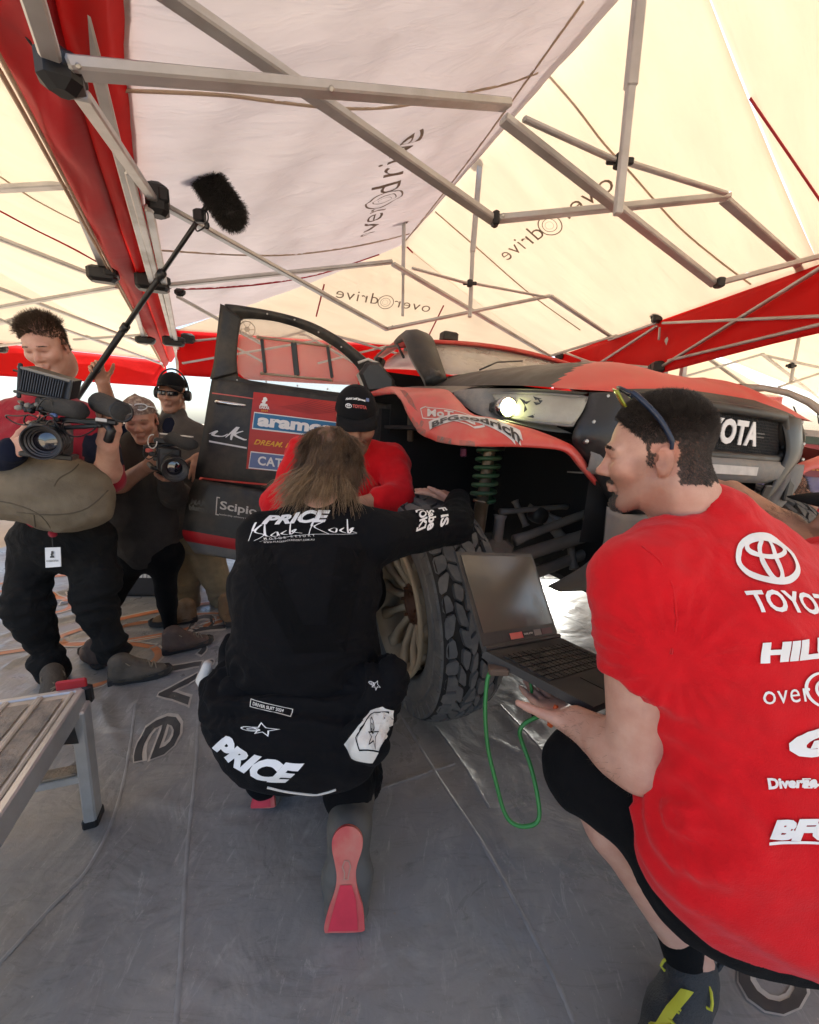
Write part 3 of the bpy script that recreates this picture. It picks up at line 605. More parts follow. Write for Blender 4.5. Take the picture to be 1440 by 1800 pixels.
# inner wells
for sgn in (1, -1):
    m = MB()
    def B(x0, x1, y0, y1, z0, z1): 
        a = [(x0+x1)/2, (y0+y1)/2*sgn, (z0+z1)/2]; m.box(W(*a), (x1-x0, y1-y0, z1-z0), (CFX, CLY, CUZ))
    B(-.95, .22, -.14, -.10, .62, 1.2); B(-.98, -.92, -1.0, -.1, .45, 1.25); B(-.92, .26, -.98, -.12, 1.13, 1.15)
    B(-1.0, -.9, -.95, -.2, 1.1, 1.28)
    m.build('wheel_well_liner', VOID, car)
    rows = [[W(.30+.10*math.sin(t*1.6), sgn*(-.40+.05*k), 1.2-.45*t) for k in range(3)] for t in [q/8 for q in range(9)]]
    MB().grid(rows, .01).build('splash_guard', VOID, car, True)
# wing tops between hood and flare
rows = []
for i in range(20):
    t = .02+.35*i/19; p_ = poly_at(upp, t); a = hood_pt(min(.94, max(.02, (p_.x+1.0)/1.43)), -1); rows.append([Wl(a+V(0, .015, -.004)), Wl(a+V(0, -.02, -.010)), Wl(lerp(a, p_, .55)+V(0, 0, .006)), Wl(p_+V(0, .012, -.004))])
for sgn in (1, -1):
    rr = rows if sgn == 1 else [[W(Lc(p).x, -Lc(p).y, Lc(p).z) for p in r] for r in rows]
    MB().grid(rr).build('wing_top', BLK, car, True)
# ---- headlights
def hl(sgn):
    root = MB()
    def k(px, py, x): q = K(px, py, 0, x); return V(q.x, q.y*sgn, q.z)
    top = [k(797, 688, -.02), k(830, 683, .10), k(900, 683, .24), k(970, 685, .35), k(1036, 690, .425)]
    bot = [k(800, 700, -.01), k(840, 728, .16), k(905, 743, .31), k(960, 757, .375), k(1006, 762, .42)]
    rows = [[Wl(lerp(poly_at(top, i/24), poly_at(bot, i/24), t)) for t in (0, .16, .5, .84, 1)] for i in range(25)]
    back = [[p-CFX*.10*max(0, min(1, (i-7)/6)) if 0 < j < 4 else p for j, p in enumerate(r)] for i, r in enumerate(rows)]
    h = MB().grid(back).build('headlight', GREYP, car, True)
    tb = [k(828, 697, .09), k(862, 692, .15), k(930, 691, .29), k(1034, 698, .428)]; bb = [k(836, 712, .11), k(872, 727, .2), k(930, 740, .33), k(1006, 749, .426)]
    lens = [[Wl(lerp(poly_at(tb, i/20), poly_at(bb, i/20), j/6)+V(.012*math.sin(math.pi*j/6), 0, 0)) for j in range(7)] for i in range(21) if i/20 > .30]
    MB().grid(lens, .003).build('lens', LENS, h, True)
    rim = smooth_path([lerp(a, b, 0) for a, b in zip(tb, bb)], 20); rim = [Wl(p) for p in rim]+[Wl(p) for p in smooth_path(bb, 20)][::-1]
    MB().tube(rim+[rim[0]], .005, 6).build('lens_rim', GREYP, h, True)
    c = k(890, 716, .26); m = MB(); m.lathe([(.0, -.05), (.034, -.05), (.040, -.01), (.040, .012), (.034, .016)], Wl(c), CFX, 20); m.build('lamp_ring', CHROME, h, True)
    lit = mat('lamp_lit', (.93, 1.0, .42), .3, emit=9.) if sgn == 1 else LENS
    MB().lathe([(.034, .010), (.03, .022), (.018, .031), (0, .034)], Wl(c), CFX, 20).build('lamp', lit, h, True)
    for (px, py, x, s) in ((868, 716, .2, (.03, .03, .04)), (938, 716, .27, (.03, .05, .03)), (985, 722, .33, (.02, .07, .03))):
        m = MB(); m.box(Wl(k(px, py, x)), s, (CFX, CLY, CUZ), .006); m.build('lamp_bracket', BLK if py != 722 else CHROME, h)
    sh = MB(); 
    for q in range(9):
        a = random.uniform(0, 6.28); c2 = k(935+random.uniform(-14, 26), 716+random.uniform(-14, 14), .34)
        sh.add([Wl(c2), Wl(c2+V(0, .03*math.cos(a), .02*math.sin(a))), Wl(c2+V(0, .02*math.cos(a+1.9), .016*math.sin(a+1.9)))], [(0, 1, 2)])
    sh.build('broken_shard', BLK, h); return h
hl(1); hl(-1)
# ---- front panel, grille, bumper
def face(pts, x=None): return [Wl(p) for p in pts]
fa = []
for sgn in (1, -1):
    def k(px, py, x): q = K(px, py, 0, x); return V(q.x, q.y*sgn, q.z)
    A = [k(1036, 690, .428), k(1030, 712, .43), k(1006, 764, .428), k(1012, 788, .425), k(1034, 815, .425), k(1053, 850, .42), k(1085, 900, .42)]
    B = [k(1122, 694, .445), k(1128, 712, .47), k(1120, 745, .485), k(1112, 775, .49), k(1114, 810, .49), k(1120, 850, .49), k(1135, 900, .48)]
    rows = [[Wl(lerp(poly_at(A, i/20), poly_at(B, i/20), t)+V(.03*math.sin(math.pi*t), 0, 0)) for t in [q/8 for q in range(9)]] for i in range(21)]
    f = MB().grid(rows, .006).build('front_panel', BLK, car, True)
    for px, py in ((1070, 697), (1045, 742), (1032, 776), (1052, 822), (1098, 712), (1082, 800)):
        p = Wl(k(px, py, .462)); MB().lathe([(0, .004), (.006, .003), (.009, 0), (.009, -.02)], p, CFX, 10).build('bolt', STEEL, f)
hexg = [(-.44, 1.10), (-.40, 1.285), (.40, 1.285), (.47, 1.23), (.53, 1.16), (.50, 1.10)]
hexg = [(-.50, 1.16), (-.41, 1.295), (.41, 1.295), (.50, 1.16), (.47, 1.11), (-.47, 1.11)]
def gx(y): return .50-.10*(y*y)/.25*.5
m = MB(); n = 44
MB().grid([[W(gx(y)-.03, y, z) for z in (1.10, 1.2, 1.30)] for y in np.linspace(-.5, .5, 13)], .004).build('grille_backing', mat('grille_black', (.012, .012, .012), .6), car)
gm_ = MB()
for j in range(15):
    z = 1.115+j*.0125; 
    hw = .50-.09*max(0, (z-1.16)/.135) if z > 1.16 else .47+.03*(z-1.11)/.05
    gm_.tube([W(gx(y)-.012, y, z) for y in np.linspace(-hw, hw, 9)], .0022, 4)
for i in range(76):
    y = -.49+i*.98/75; zt = 1.29 if abs(y) < .41 else 1.29-(abs(y)-.41)/.09*.135
    gm_.tube([W(gx(y)-.012, y, 1.112), W(gx(y)-.012, y, zt)], .0020, 4)
gm_.build('grille_mesh', mat('grille_wire', (.03, .03, .03), .6, dust=.4, dustcol=(.12, .1, .08)), car)
fr = [W(gx(y), y, z) for y, z in hexg]; fr2 = [lerp(p, q, t) for p, q in zip(fr, fr[1:]+fr[:1]) for t in (0, .25, .5, .75)]
fr2 = [W(gx(Lc(p).y), Lc(p).y, Lc(p).z) for p in fr2]
MB().tube(fr2+[fr2[0], fr2[1]], .022, 8).build('grille_surround', BLK2, car, True)
MB().grid([[W(gx(y)+.0-.05*t, y*(1-.04*t), 1.30+.045*t) for t in (0, .5, 1)] for y in np.linspace(-.52, .52, 20)], .01).build('grille_top_trim', BLK2, car, True)
lt = text2d('TOYOTA', .045, 0, 1.04)
vs3 = []
for x, y in lt[0]: yy = -.25+.48*x; vs3.append(W(gx(yy)+.006, yy, 1.158+.100*y))
nv = len(vs3); MB().add(vs3+[p-CFX*.004 for p in vs3], lt[1]+[tuple(i+nv for i in f[::-1]) for f in lt[1]]).build('lettering', WHITE, car)
for zb in (1.2, 1.215): MB().bar(W(.475, -.28, zb), W(.475, .30, zb), .006, .006).build('grille_rod', GREYP, car)
# bumper
def bump_ring(y, k=0): x = gx(y)
rows = [[W(gx(y)+dx, y, z) for dx, z in ((-.06, 1.115), (.015, 1.108), (.035, 1.08), (.03, 1.03), (.0, 1.005), (-.08, 1.0))] for y in np.linspace(-.60, .60, 31)]
bmp = MB().grid(rows, .006).build('bumper', GREYP, car, True)
MB().grid([[W(gx(y)+.042, y, z) for z in (1.04, 1.075)] for y in np.linspace(-.16, .20, 7)], .006).build('number_plate_recess', WHITED, bmp)
for sgn in (1, -1):
    P0 = [V(gx(.56)+.02, .60*sgn, 1.10), V(gx(.58)+.02, .60*sgn, 1.0), V(.40, .57*sgn, .86), V(.34, .50*sgn, .80)]
    if sgn < 0: continue
    q = [[Wl(p+V(a, b*sgn, 0)) for a, b in ((-.10, .04), (.0, .045), (.03, .0), (.02, -.09), (-.05, -.10))] for p in smooth_path(P0, 12)]
    MB().grid(q, .005).build('bumper_end', GREYP, car, True)
    MB().box(W(.47, .555*sgn, 1.0), (.02, .05, .14), (CFX, CLY, CUZ), .006).build('bumper_slot', BLK2, car)
    MB().bar(W(.50, .36*sgn, 1.0), W(.46, .36*sgn, .82), .012, .05, CLY).build('intake_strut', BLK, car)
MB().grid([[W(.36, y, z) for z in (.72, 1.02)] for y in np.linspace(-.5, .5, 3)], .004).build('radiator', VOID, car)
# skid plate under the nose
rows = []
for i in range(17):
    t = i/16; x = .47-.02*t-.55*max(0, t-.35)**1.3; z = .86-.44*t
    rows.append([W(x, y*(1-.12*t), z+(.03 if abs(y) > .45 else 0)) for y in np.linspace(-.50, .50, 13)])
skid = MB().grid(rows, .008).build('skid_plate', DIRT, car, True)
SB = bvh_of(skid)
for i, px, py in ((0, 1080, 905), (1, 1105, 893), (2, 1060, 930), (3, 1130, 915)):
    on_car('slot', shp_rect(), (px, py), (px+62, py-26), (px-6, py+8), VOID, SB, skid, .004)
for px, py in ((1015, 992), (1040, 960), (1150, 930), (1090, 970)):
    r = SB.ray_cast(CC, ray(px, py).normalized(), 9)
    if r[0]: MB().lathe([(0, .006), (.016, .004), (.02, .001), (.02, -.004)], r[0], r[1] if r[1].dot(CC-r[0]) > 0 else -r[1], 12).build('bolt', DIRT, skid, True)
# ---- cabin: cowl, windscreen, pillars, roof, far bodywork
wb = [W(-.86, y, 1.49+.03*(1-(y/.7)**2)) for y in np.linspace(-.68, .68, 9)]; wt = [W(-1.24, y, 1.735+.03*(1-(y/.6)**2)) for y in np.linspace(-.60, .60, 9)]
ws = MB().grid([[lerp(a, b, t)+CFX*.02*math.sin(math.pi*t) for t in (0, .25, .5, .75, 1)] for a, b in zip(wb, wt)], .004).build('windscreen', SCREEN, car, True)
for pts in ([(W(-.84, -.40, 1.53)), W(-.98, -.20, 1.62), W(-1.06, .05, 1.67)], [W(-.84, .1, 1.535), W(-.95, .35, 1.6), W(-1.0, .52, 1.63)]):
    MB().tube([p+CUZ*.012+CFX*.02 for p in pts], .006, 6).build('wiper', BLK, ws, True)
rows = [[W(x, y*(1-.06*(i/11)), 1.745+.045*math.sin(math.pi*min(1, .12+i/11*.9))+.045*(1-(y/.62)**2)) for y in np.linspace(-.62, .62, 13)] for i, x in enumerate(np.linspace(-1.22, -2.6, 12))]
MB().grid(rows, .02).build('roof', CREDD, car, True)
MB().tube([W(-1.22, y, 1.75+.04*(1-(y/.62)**2)) for y in np.linspace(-.62, .62, 13)], .014, 6).build('roof_lip', CREDD, car, True)
MB().box(W(-1.62, -.28, 1.90), (.1, .13, .07), (CFX, CLY, CUZ), .01).build('roof_beacon_box', BLK2, car); MB().tube([W(-1.5, -.1, 1.84), W(-1.5, .0, 1.85)], .012, 6).build('antenna_base', BLK, car)
for sgn in (1, -1):
    A = [V(-.80, -.74, 1.44), V(-1.0, -.73, 1.58), V(-1.2, -.69, 1.72), V(-1.5, -.67, 1.78)]; 
    q = [[W((p+d).x, (p+d).y*sgn, (p+d).z) for d in (V(-.06, .0, -.05), V(.0, -.03, -.02), V(.05, .0, .02), V(.03, .06, .03), V(-.05, .07, .0))] for p in smooth_path(A, 12)]
    MB().loft(q, True, True).build('windscreen_pillar', BLK2, car, True)
    MB().tube([W(-2.0, -.86*sgn, .9), W(-2.05, -.84*sgn, 1.3), W(-2.12, -.70*sgn, 1.74)], .05, 8).build('door_pillar', BLK2, car, True)
    MB().tube([W(-1.3, -.70*sgn, 1.75), W(-1.7, -.70*sgn, 1.79), W(-2.2, -.69*sgn, 1.78)], .03, 8).build('roof_rail', CREDD, car, True)
    MB().box(W(-1.6, -.80*sgn, .52), (1.3, .12, .16), (CFX, CLY, CUZ), .02).build('sill', BLK2, car)
    MB().box(W(-2.6, -.80*sgn, 1.05), (1.0, .14, .9), (CFX, CLY, CUZ), .03).build('rear_side', BLK2, car)
    MB().box(W(-2.95, -.90*sgn, 1.1), (1.1, .24, .34), (CFX, CLY, CUZ), .05).build('rear_flare', CRED, car)
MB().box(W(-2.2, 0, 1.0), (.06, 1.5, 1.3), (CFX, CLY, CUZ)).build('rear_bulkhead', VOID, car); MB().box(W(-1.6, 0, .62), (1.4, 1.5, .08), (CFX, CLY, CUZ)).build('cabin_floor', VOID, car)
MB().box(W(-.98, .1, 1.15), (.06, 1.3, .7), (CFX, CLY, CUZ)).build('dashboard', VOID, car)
# scuttle fairing with white scrawl beside the windscreen
Fp = [K(752, 655, 1, -.66), K(735, 640, 1, -.69), K(727, 610, 1, -.73), K(722, 592, 1, -.76), K(700, 590, 1, -.80)]
q = []
for i, p in enumerate(smooth_path([V(-.80, -.72, 1.43), V(-.92, -.74, 1.54), V(-1.05, -.745, 1.645), V(-1.17, -.735, 1.735), V(-1.34, -.72, 1.80), V(-1.6, -.70, 1.80)], 16)):
    w = .10+.05*math.sin(math.pi*i/15); q.append([Wl(p+V(a*w*.5, b*w, c*w*.6)) for a, b, c in ((-.3, .9, -.2), (.4, .8, .35), (.5, .25, .5), (.5, -.25, .3), (.25, -.5, -.1), (-.4, -.3, -.5))])
scf = MB().loft(q, True, True).build('pillar_fairing', BLK2, car, True)
scr = [[(0, 0), (.1, .5), (.2, 1), (.25, .4), (.4, .7), (.5, .2), (.65, .6)], [(.3, .1), (.5, .3), (.8, .35)], [(.7, .2), (.8, .75), (.9, .3), (1, .5)]]
on_car('scrawl', script2d(scr, .05), (700, 598), (722, 618), (716, 640), WHITED, bvh_of(scf), scf)
MB().tube([W(-1.2, -.79, 1.62), W(-1.35, -.79, 1.72), W(-1.7, -.77, 1.77), W(-2.1, -.76, 1.74)], .009, 6).build('door_seal', BLK2, car, True)
# ---- wheels
RUB = mat('tyre_rubber', (.095, .094, .092), .8, col2=(.14, .136, .13), nscale=9, dust=.45, dustcol=(.22, .20, .17), dscale=12, bump=.2, bscale=150)
RUBD = mat('tyre_groove', (.02, .019, .018), .9, dust=.3, dustcol=(.06, .05, .04)); RIMM = mat('rim_bronze', (.32, .235, .145), .6, .15, col2=(.40, .31, .20), nscale=6, dust=.6, dustcol=(.42, .33, .22), dscale=7)
HUBM = mat('hub_rust', (.14, .06, .03), .6, .4, nscale=30)
def wheel(c, head, tilt, sd_=1, R=.505, w=.27, detail=True):
    a = math.radians(head); F = V(math.sin(a), -math.cos(a), 0); Lw = (V(math.cos(a), math.sin(a), 0)*math.cos(tilt)-V(0, 0, math.sin(tilt)))*sd_; U = Lw.cross(F); U = -U if U.z < 0 else U
    whl = MB(); def_pt = lambda th, y, r: c+Lw*y+(F*math.cos(th)+U*math.sin(th))*r
    crown = lambda y: -.030*abs(2*y/w)**2.6
    prof = [(R*.60, -w*.42), (R*.63, -w*.47), (R*.72, -w*.505), (R*.86, -w*.515), (R*.935, -w*.50), (R*.955, -w*.44)]+[(R-.017+crown(y), y) for y in np.linspace(-w*.42, w*.42, 7)]+[(R*.955, w*.44), (R*.935, w*.50), (R*.86, w*.515), (R*.7, w*.5), (R*.6, w*.42)]
    n = 96; rings = [[def_pt(2*math.pi*i/n, y, r) for i in range(n)] for r, y in prof]
    tyre = whl.loft(rings).build('tyre', RUBD if detail else RUB, car, True)
    tyre.data.materials.append(RUB)
    np_ = len(prof)
    for p in tyre.data.polygons:
        i = p.index//n; p.material_index = 1 if (i < 4 or i > np_-6) else 0
    # moulded ring and ribs on the sidewall
    MB().lathe([(R*.78, -w*.512), (R*.785, -w*.53), (R*.80, -w*.53), (R*.81, -w*.515)], c, Lw, 96).build('sidewall_rib', RUB, tyre, True)
    if detail:
        tr = MB(); rnd = random.Random(3); NC, NR = 6, 40; cb_ = [-.5, -.32, -.16, 0, .16, .32, .5]; jt = {}
        def jj(i, j, k):
            return jt.setdefault((i % NR, j, k), (rnd.uniform(-.17, .17), rnd.uniform(-.014, .014)))
        for i in range(NR):
            for j in range(NC):
                o_ = (0, .45, .1, .6, .05, .5)[j]; sk = (.12, -.34, .40, -.36, .3, -.10)[j]; q = []
                for (di, side) in ((0, 0), (0, 1), (1, 1), (1, 0)):
                    a_, b_ = jj(i+di, j, side); y = cb_[j+side]*w*.98+(b_ if 0 < j+side < NC else 0); q.append((2*math.pi*(i+di+o_+(sk if side else -sk)*.5+a_)/NR, y))
                ths = [x[0] for x in q]; b0 = ths[0]; ths = [b0+((t-b0+math.pi) % (2*math.pi)-math.pi) for t in ths]; ys_ = [x[1] for x in q]
                ct, cy = sum(ths)/4, sum(ys_)/4; g = .0062
                pts = []
                for k in range(4):
                    nxt = (k+1) % 4
                    for f in (.18, .82):
                        t = lerp(ths[k], ths[nxt], f); y = lerp(ys_[k], ys_[nxt], f); dt, dy = (t-ct)*R, y-cy; l = math.hypot(dt, dy); s = max(.2, (l-g)/l); pts.append((ct+dt*s/R, cy+dy*s))
                hgt = rnd.uniform(-.0015, .001)
                lo = [def_pt(t, y, R-.022+crown(y)) for t, y in pts]; hi = [def_pt(ct+(t-ct)*.95, cy+(y-cy)*.95, R+hgt+crown(y)) for t, y in pts]
                tr.loft([lo, [lerp(a_, b_, .75) for a_, b_ in zip([def_pt(t, y, R-.022+crown(y)) for t, y in pts], [def_pt(t, y, R+hgt+crown(y)) for t, y in pts])], hi], True, False); k0 = len(tr.v)-8; tr.f.append(tuple(range(k0, k0+8))); tr.mi.append(0)
        for i in range(NR):                   # shoulder lugs wrap on to the sidewall
            for sd in (-1, 1):
                th = 2*math.pi*(i+.5)/NR; d = math.pi/NR*.74; y0 = sd*w*.49
                tr.loft([[def_pt(th-d, y0, R-.035), def_pt(th+d, y0, R-.035), def_pt(th+d*.9, y0+sd*.010, R-.04), def_pt(th-d*.9, y0+sd*.010, R-.04)], [def_pt(th-d*.7, y0+sd*.002, R-.085), def_pt(th+d*.7, y0+sd*.002, R-.085), def_pt(th+d*.7, y0+sd*.010, R-.08), def_pt(th-d*.7, y0+sd*.010, R-.08)]], True, True)
        autosmooth(tr.build('tread', RUB, tyre), 40)
    # rim: outer face on the -y side
    o = c-Lw*w*.44; m = MB(); r = R*.60
    m.lathe([(r, -.02), (r+.008, -.035), (r-.004, -.04), (r-.018, -.03), (r-.028, .005), (r-.03, .12), (r-.05, .2)], o, Lw, 64)
    rim = m.build('rim', RIMM, car, True); m2 = MB(); NS = 12
    for k in range(NS):
        th = 2*math.pi*k/NS; e = F*math.cos(th)+U*math.sin(th); t_ = Lw.cross(e).normalized()
        secs = []
        for rr, wd, zz, dp in ((.07, .052, .075, .03), (.12, .034, .05, .028), (.19, .030, .02, .025), (r-.04, .05, .012, .03), (r-.02, .085, .0, .03)):
            cc = o+e*rr+Lw*zz; secs.append([cc+t_*wd*.5, cc+t_*wd*.3-Lw*dp*.5, cc-t_*wd*.3-Lw*dp*.5, cc-t_*wd*.5, cc-t_*wd*.4+Lw*dp, cc+t_*wd*.4+Lw*dp])
        m2.loft(secs, True, True)
    m2.build('spokes', RIMM, rim, True)
    m3 = MB(); m3.lathe([(.10, .07), (.095, .05), (.07, .045), (.06, .06), (.052, .09), (0, .09)], o, Lw, 32); m3.build('hub', HUBM, rim, True)
    m4 = MB()
    for k in range(6):
        th = 2*math.pi*k/6; m4.lathe([(0, .03), (.008, .03), (.009, .06)], o+(F*math.cos(th)+U*math.sin(th))*.075, Lw, 6)
    m4.build('wheel_nuts', HUBM, rim)
    MB().lathe([(R*.5, .12), (R*.2, .12), (0, .12)], o, Lw, 32).build('brake_disc', mat('brake_dark', (.03, .025, .02), .6, .4), rim)
    return tyre
WC = V(.078, 1.86, .505)
wheel(WC, 22, math.radians(-1.5)); wheel(V(1.97, 2.46, .505), 16, 0, -1)
# rear wheels
for sgn in (-1, 1):
    p = W(-3.1, .98*sgn, 0); wheel(V(p.x, p.y, .505), 20, 0, -sgn, detail=False)
# ---- suspension at the near front wheel
GRN = mat('spring_green', (.05, .13, .055), .45, nscale=20, dust=.35, dustcol=(.16, .16, .11)); BRZ = mat('damper_bronze', (.36, .27, .17), .35, .7, nscale=20, dust=.4)
def shock(px_top, px_bot, Y0, Y1, r=.055):
    a, b = P(*px_top, Y=Y0), P(*px_bot, Y=Y1); ax = (b-a); L_ = ax.length; d = ax.normalized(); x, y, z = frame(d)
    m = MB(); m.lathe([(.028, 0), (.028, L_*.56), (.036, L_*.57), (.045, L_*.575), (.045, L_*.60), (.034, L_*.61), (.034, L_*1.0)], a, d, 20); cs = m.build('damper', BRZ, car, True)
    h = [a+d*(L_*.58*t)+(x*math.cos(t*2*math.pi*6.2)+y*math.sin(t*2*math.pi*6.2))*r for t in [i/150 for i in range(151)]]
    MB().tube(h, .0105, 8).build('coil_spring', GRN, car, True)
    MB().lathe([(.02, 0), (.07, .0), (.07, .02), (.02, .02)], a-d*.01, d, 20).build('spring_seat', BLK, car, True)
shock((862, 786), (838, 945), 2.06, 2.04); 
ARM = [((1050, 935), (890, 985), 2.15, 2.0, .034), ((1090, 880), (905, 950), 2.25, 2.02, .022), ((1050, 965), (930, 1012), 2.2, 2.05, .028), ((1000, 890), (880, 900), 2.3, 2.1, .014), ((905, 880), (925, 925), 2.25, 2.2, .016), ((930, 890), (985, 915), 2.3, 2.2, .014), ((955, 905), (1000, 960), 2.25, 2.15, .03), ((1000, 940), (1010, 1000), 2.2, 2.1, .02), ((880, 905), (870, 985), 2.02, 1.98, .026)]
for a, b, y0, y1, r in ARM:
    p, q = P(*a, Y=y0), P(*b, Y=y1); MB().tube([p, lerp(p, q, .12), lerp(p, q, .88), q], [r*1.3, r, r, r*1.35], 10).build('suspension_arm', DIRT, car, True)
m = MB(); m.lathe([(0, -.04), (.04, -.04), (.045, -.02), (.045, .02), (.04, .04), (0, .04)], P(945, 905, Y=2.22), CFX, 16); m.build('rubber_bush', BLK2, car, True)
MB().box(P(815, 795, Y=2.0), (.03, .03, .045), None, .006).build('reservoir_cap', mat('magenta_anodised', (.12, .02, .06), .4, .5), car)
MB().box(P(870, 1000, Y=2.0), (.1, .16, .3), (CFX, CLY, CUZ), .03).build('upright', DIRT, car)
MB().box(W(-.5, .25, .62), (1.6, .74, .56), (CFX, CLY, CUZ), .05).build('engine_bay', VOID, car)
MB().box(P(722, 740, Y=2.75), (.04, .05, .26), None, .01).build('hinge_post', mat('ochre_bracket', (.12, .08, .05), .6), car)
MB().box(P(728, 720, Y=2.73), (.09, .05, .03), None, .008).build('hinge_bracket', MATS['ochre_bracket'], car)
# two trestles carry the chassis
for x in (-1.3,):
    m = MB(); base = W(x, -.55, 0); base.z = 0; tp = W(x, -.55, .42)
    for dx, dy in ((-.14, -.14), (.14, -.14), (.14, .14), (-.14, .14)): m.bar(V(base.x+dx, base.y+dy, 0), tp+V(dx*.2, dy*.2, 0), .03, .03, (1, 0, 0))
    m.box(tp, (.12, .12, .04)); bpy_tag(m.build('axle_stand', DIRT), 'steel axle stand under the jacked rally car', 'axle stand')
# ---- open door
DP0, DP1 = V(-.15, 2.90, 0), V(-1.25, 2.66, 0); DU = (DP1-DP0).normalized(); DN = DU.cross(V(0, 0, 1)).normalized(); DN = -DN if DN.y > 0 else DN
def Dp(px, py, o=0.): return PL(px, py, DP0, DN)+DN*o
def dprism(name, pxs, m, parent, t=.035, o=0., smooth=False):
    pts = [Dp(*p, o) for p in pxs]; return MB().prism(pts, -DN*t).build(name, m, parent, smooth)
outer = [(394, 536), (398, 533), (430, 537), (475, 545), (520, 556), (560, 571), (600, 594), (640, 625), (675, 655), (699, 680)]
inner = [(424, 562), (430, 559), (465, 561), (500, 568), (540, 582), (575, 601), (605, 622), (630, 648), (632, 664)]
innerb = [(424, 562), (419, 580), (416, 640), (418, 655), (428, 664), (450, 670), (520, 680), (590, 689), (628, 692)]
fo = smooth_path([V(x, y, 0) for x, y in outer], 40); fi = smooth_path([V(x, y, 0) for x, y in inner], 40)
dr = MB()
rows = [[Dp(a.x, a.y, -.012), Dp(lerp(a, b, .1).x, lerp(a, b, .1).y, .0), Dp(lerp(a, b, .55).x, lerp(a, b, .55).y, .004), Dp(lerp(a, b, .62).x, lerp(a, b, .62).y, -.006), Dp(b.x, b.y, -.008)] for a, b in zip(fo, fi)]
dr.grid(rows, .03)
lo_ = [(394, 536), (388, 590), (382, 640), (375, 668)]; li = [(424, 562), (419, 590), (416, 630), (418, 655)]
fo2 = smooth_path([V(x, y, 0) for x, y in lo_], 16); fi2 = smooth_path([V(x, y, 0) for x, y in li], 16)
dr.grid([[Dp(a.x, a.y, -.012), Dp(lerp(a, b, .15).x, lerp(a, b, .15).y, 0), Dp(lerp(a, b, .7).x, lerp(a, b, .7).y, .004), Dp(lerp(a, b, .76).x, lerp(a, b, .76).y, -.006), Dp(b.x, b.y, -.008)] for a, b in zip(fo2, fi2)], .03)
belt = [V(x, y, 0) for x, y in ((418, 655), (430, 666), (520, 680), (600, 690), (640, 694))]; bl2 = [V(x, y, 0) for x, y in ((375, 668), (420, 676), (520, 696), (600, 708), (648, 712))]
dr.grid([[Dp(a.x, a.y, -.008), Dp(lerp(a, b, .35).x, lerp(a, b, .35).y, .004), Dp(lerp(a, b, .9).x, lerp(a, b, .9).y, .004), Dp(b.x, b.y, .0)] for a, b in zip(smooth_path(belt, 20), smooth_path(bl2, 20))], .03)
door = dr.build('door', BLK2, car, True)
# skin of the door, swelling outwards
L1 = [V(x, y, 0) for x, y in ((375, 668), (371, 705), (362, 765), (350, 822), (346, 838))]; R1_ = [V(x, y, 0) for x, y in ((700, 716), (700, 760), (700, 820), (700, 880), (700, 892))]
rows = []
for i in range(25):
    t = i/24; a, b = poly_at(L1, t), poly_at(R1_, t); rows.append([Dp(lerp(a, b, s).x, lerp(a, b, s).y, .045*math.sin(math.pi*min(1, t*.95+.03))*(1-.7*(2*s-1)**8)+.004) for s in [q/20 for q in range(21)]])
skin = MB().grid(rows, .03).build('door_skin', BLK2, door, True)
L2 = [V(x, y, 0) for x, y in ((346, 842), (336, 872), (329, 915), (328, 932), (334, 944), (345, 966))]; R2_ = [V(x, y, 0) for x, y in ((700, 898), (700, 935), (700, 980), (700, 998), (700, 1010), (700, 1025))]
rows = []
for i in range(19):
    t = i/18; a, b = poly_at(L2, t), poly_at(R2_, t); rows.append([Dp(lerp(a, b, s).x, lerp(a, b, s).y, .055*(math.sin(math.pi*min(1, t*.8+.1))**.7)-.10*max(0, t-.75)) for s in [q/12 for q in range(13)]])
sill = MB().grid(rows, .03).build('door_sill_panel', [BLK2, mat('sill_red', (.55, .02, .025), .45, nscale=8, nmix=.3), GREYP], door, True)
for p in sill.data.polygons:
    if p.index < 36*12: i = (p.index % 216)//12; p.material_index = 0 if i < 9 else (1 if i < 14 else 2)
DB = bvh_of(skin, sill)
pane = [Dp(x, y, -.02) for x, y in inner+[(628, 692), (590, 689), (520, 680), (450, 670), (428, 664), (418, 655), (416, 640), (419, 580)]]
PANE = mat('dusty_window', (.80, .66, .55), .25, alpha=.28, dust=.3, dustcol=(.85, .7, .58), dscale=2.5)
MB().prism(pane, -DN*.004).build('window', PANE, door)
wf = [((453, 592), (580, 608)), ((460, 656), (582, 668))]
for a, b in wf: MB().tube([Dp(*a, -.012), Dp(*b, -.012)], .007, 8).build('slider_rail', mat('brass_rail', (.42, .33, .24), .5, .4), door, True)
for a, b, w in (((460, 595), (466, 655), .02), ((516, 601), (522, 660), .034), ((576, 608), (584, 664), .02)): MB().bar(Dp(*a, -.010), Dp(*b, -.010), .01, w, DU).build('slider_stop', BLK, door)
for a in ((453, 592), (580, 608), (460, 656), (582, 668), (516, 600), (520, 662)): MB().lathe([(0, .006), (.009, .004), (.011, -.004)], Dp(*a, -.004), DN, 10).build('fastener', MATS['brass_rail'], door, True)
vw = norm2d(join2d([ring2d(0, 0, 1, 1, .09, 32)]+[([(-.03, 0), (.03, 0), (.03, .98), (-.03, .98)], [(0, 1, 2, 3)]) if False else ([(math.cos(t)*.98-math.sin(t)*.03, math.sin(t)*.98+math.cos(t)*.03), (math.cos(t)*.98+math.sin(t)*.03, math.sin(t)*.98-math.cos(t)*.03), (math.sin(t)*.03, -math.cos(t)*.03), (-math.sin(t)*.03, math.cos(t)*.03)], [(0, 1, 2, 3)]) for t in [k*math.pi/3 for k in range(6)]]+[ring2d(0, 0, .3, .3, .1, 20)]))
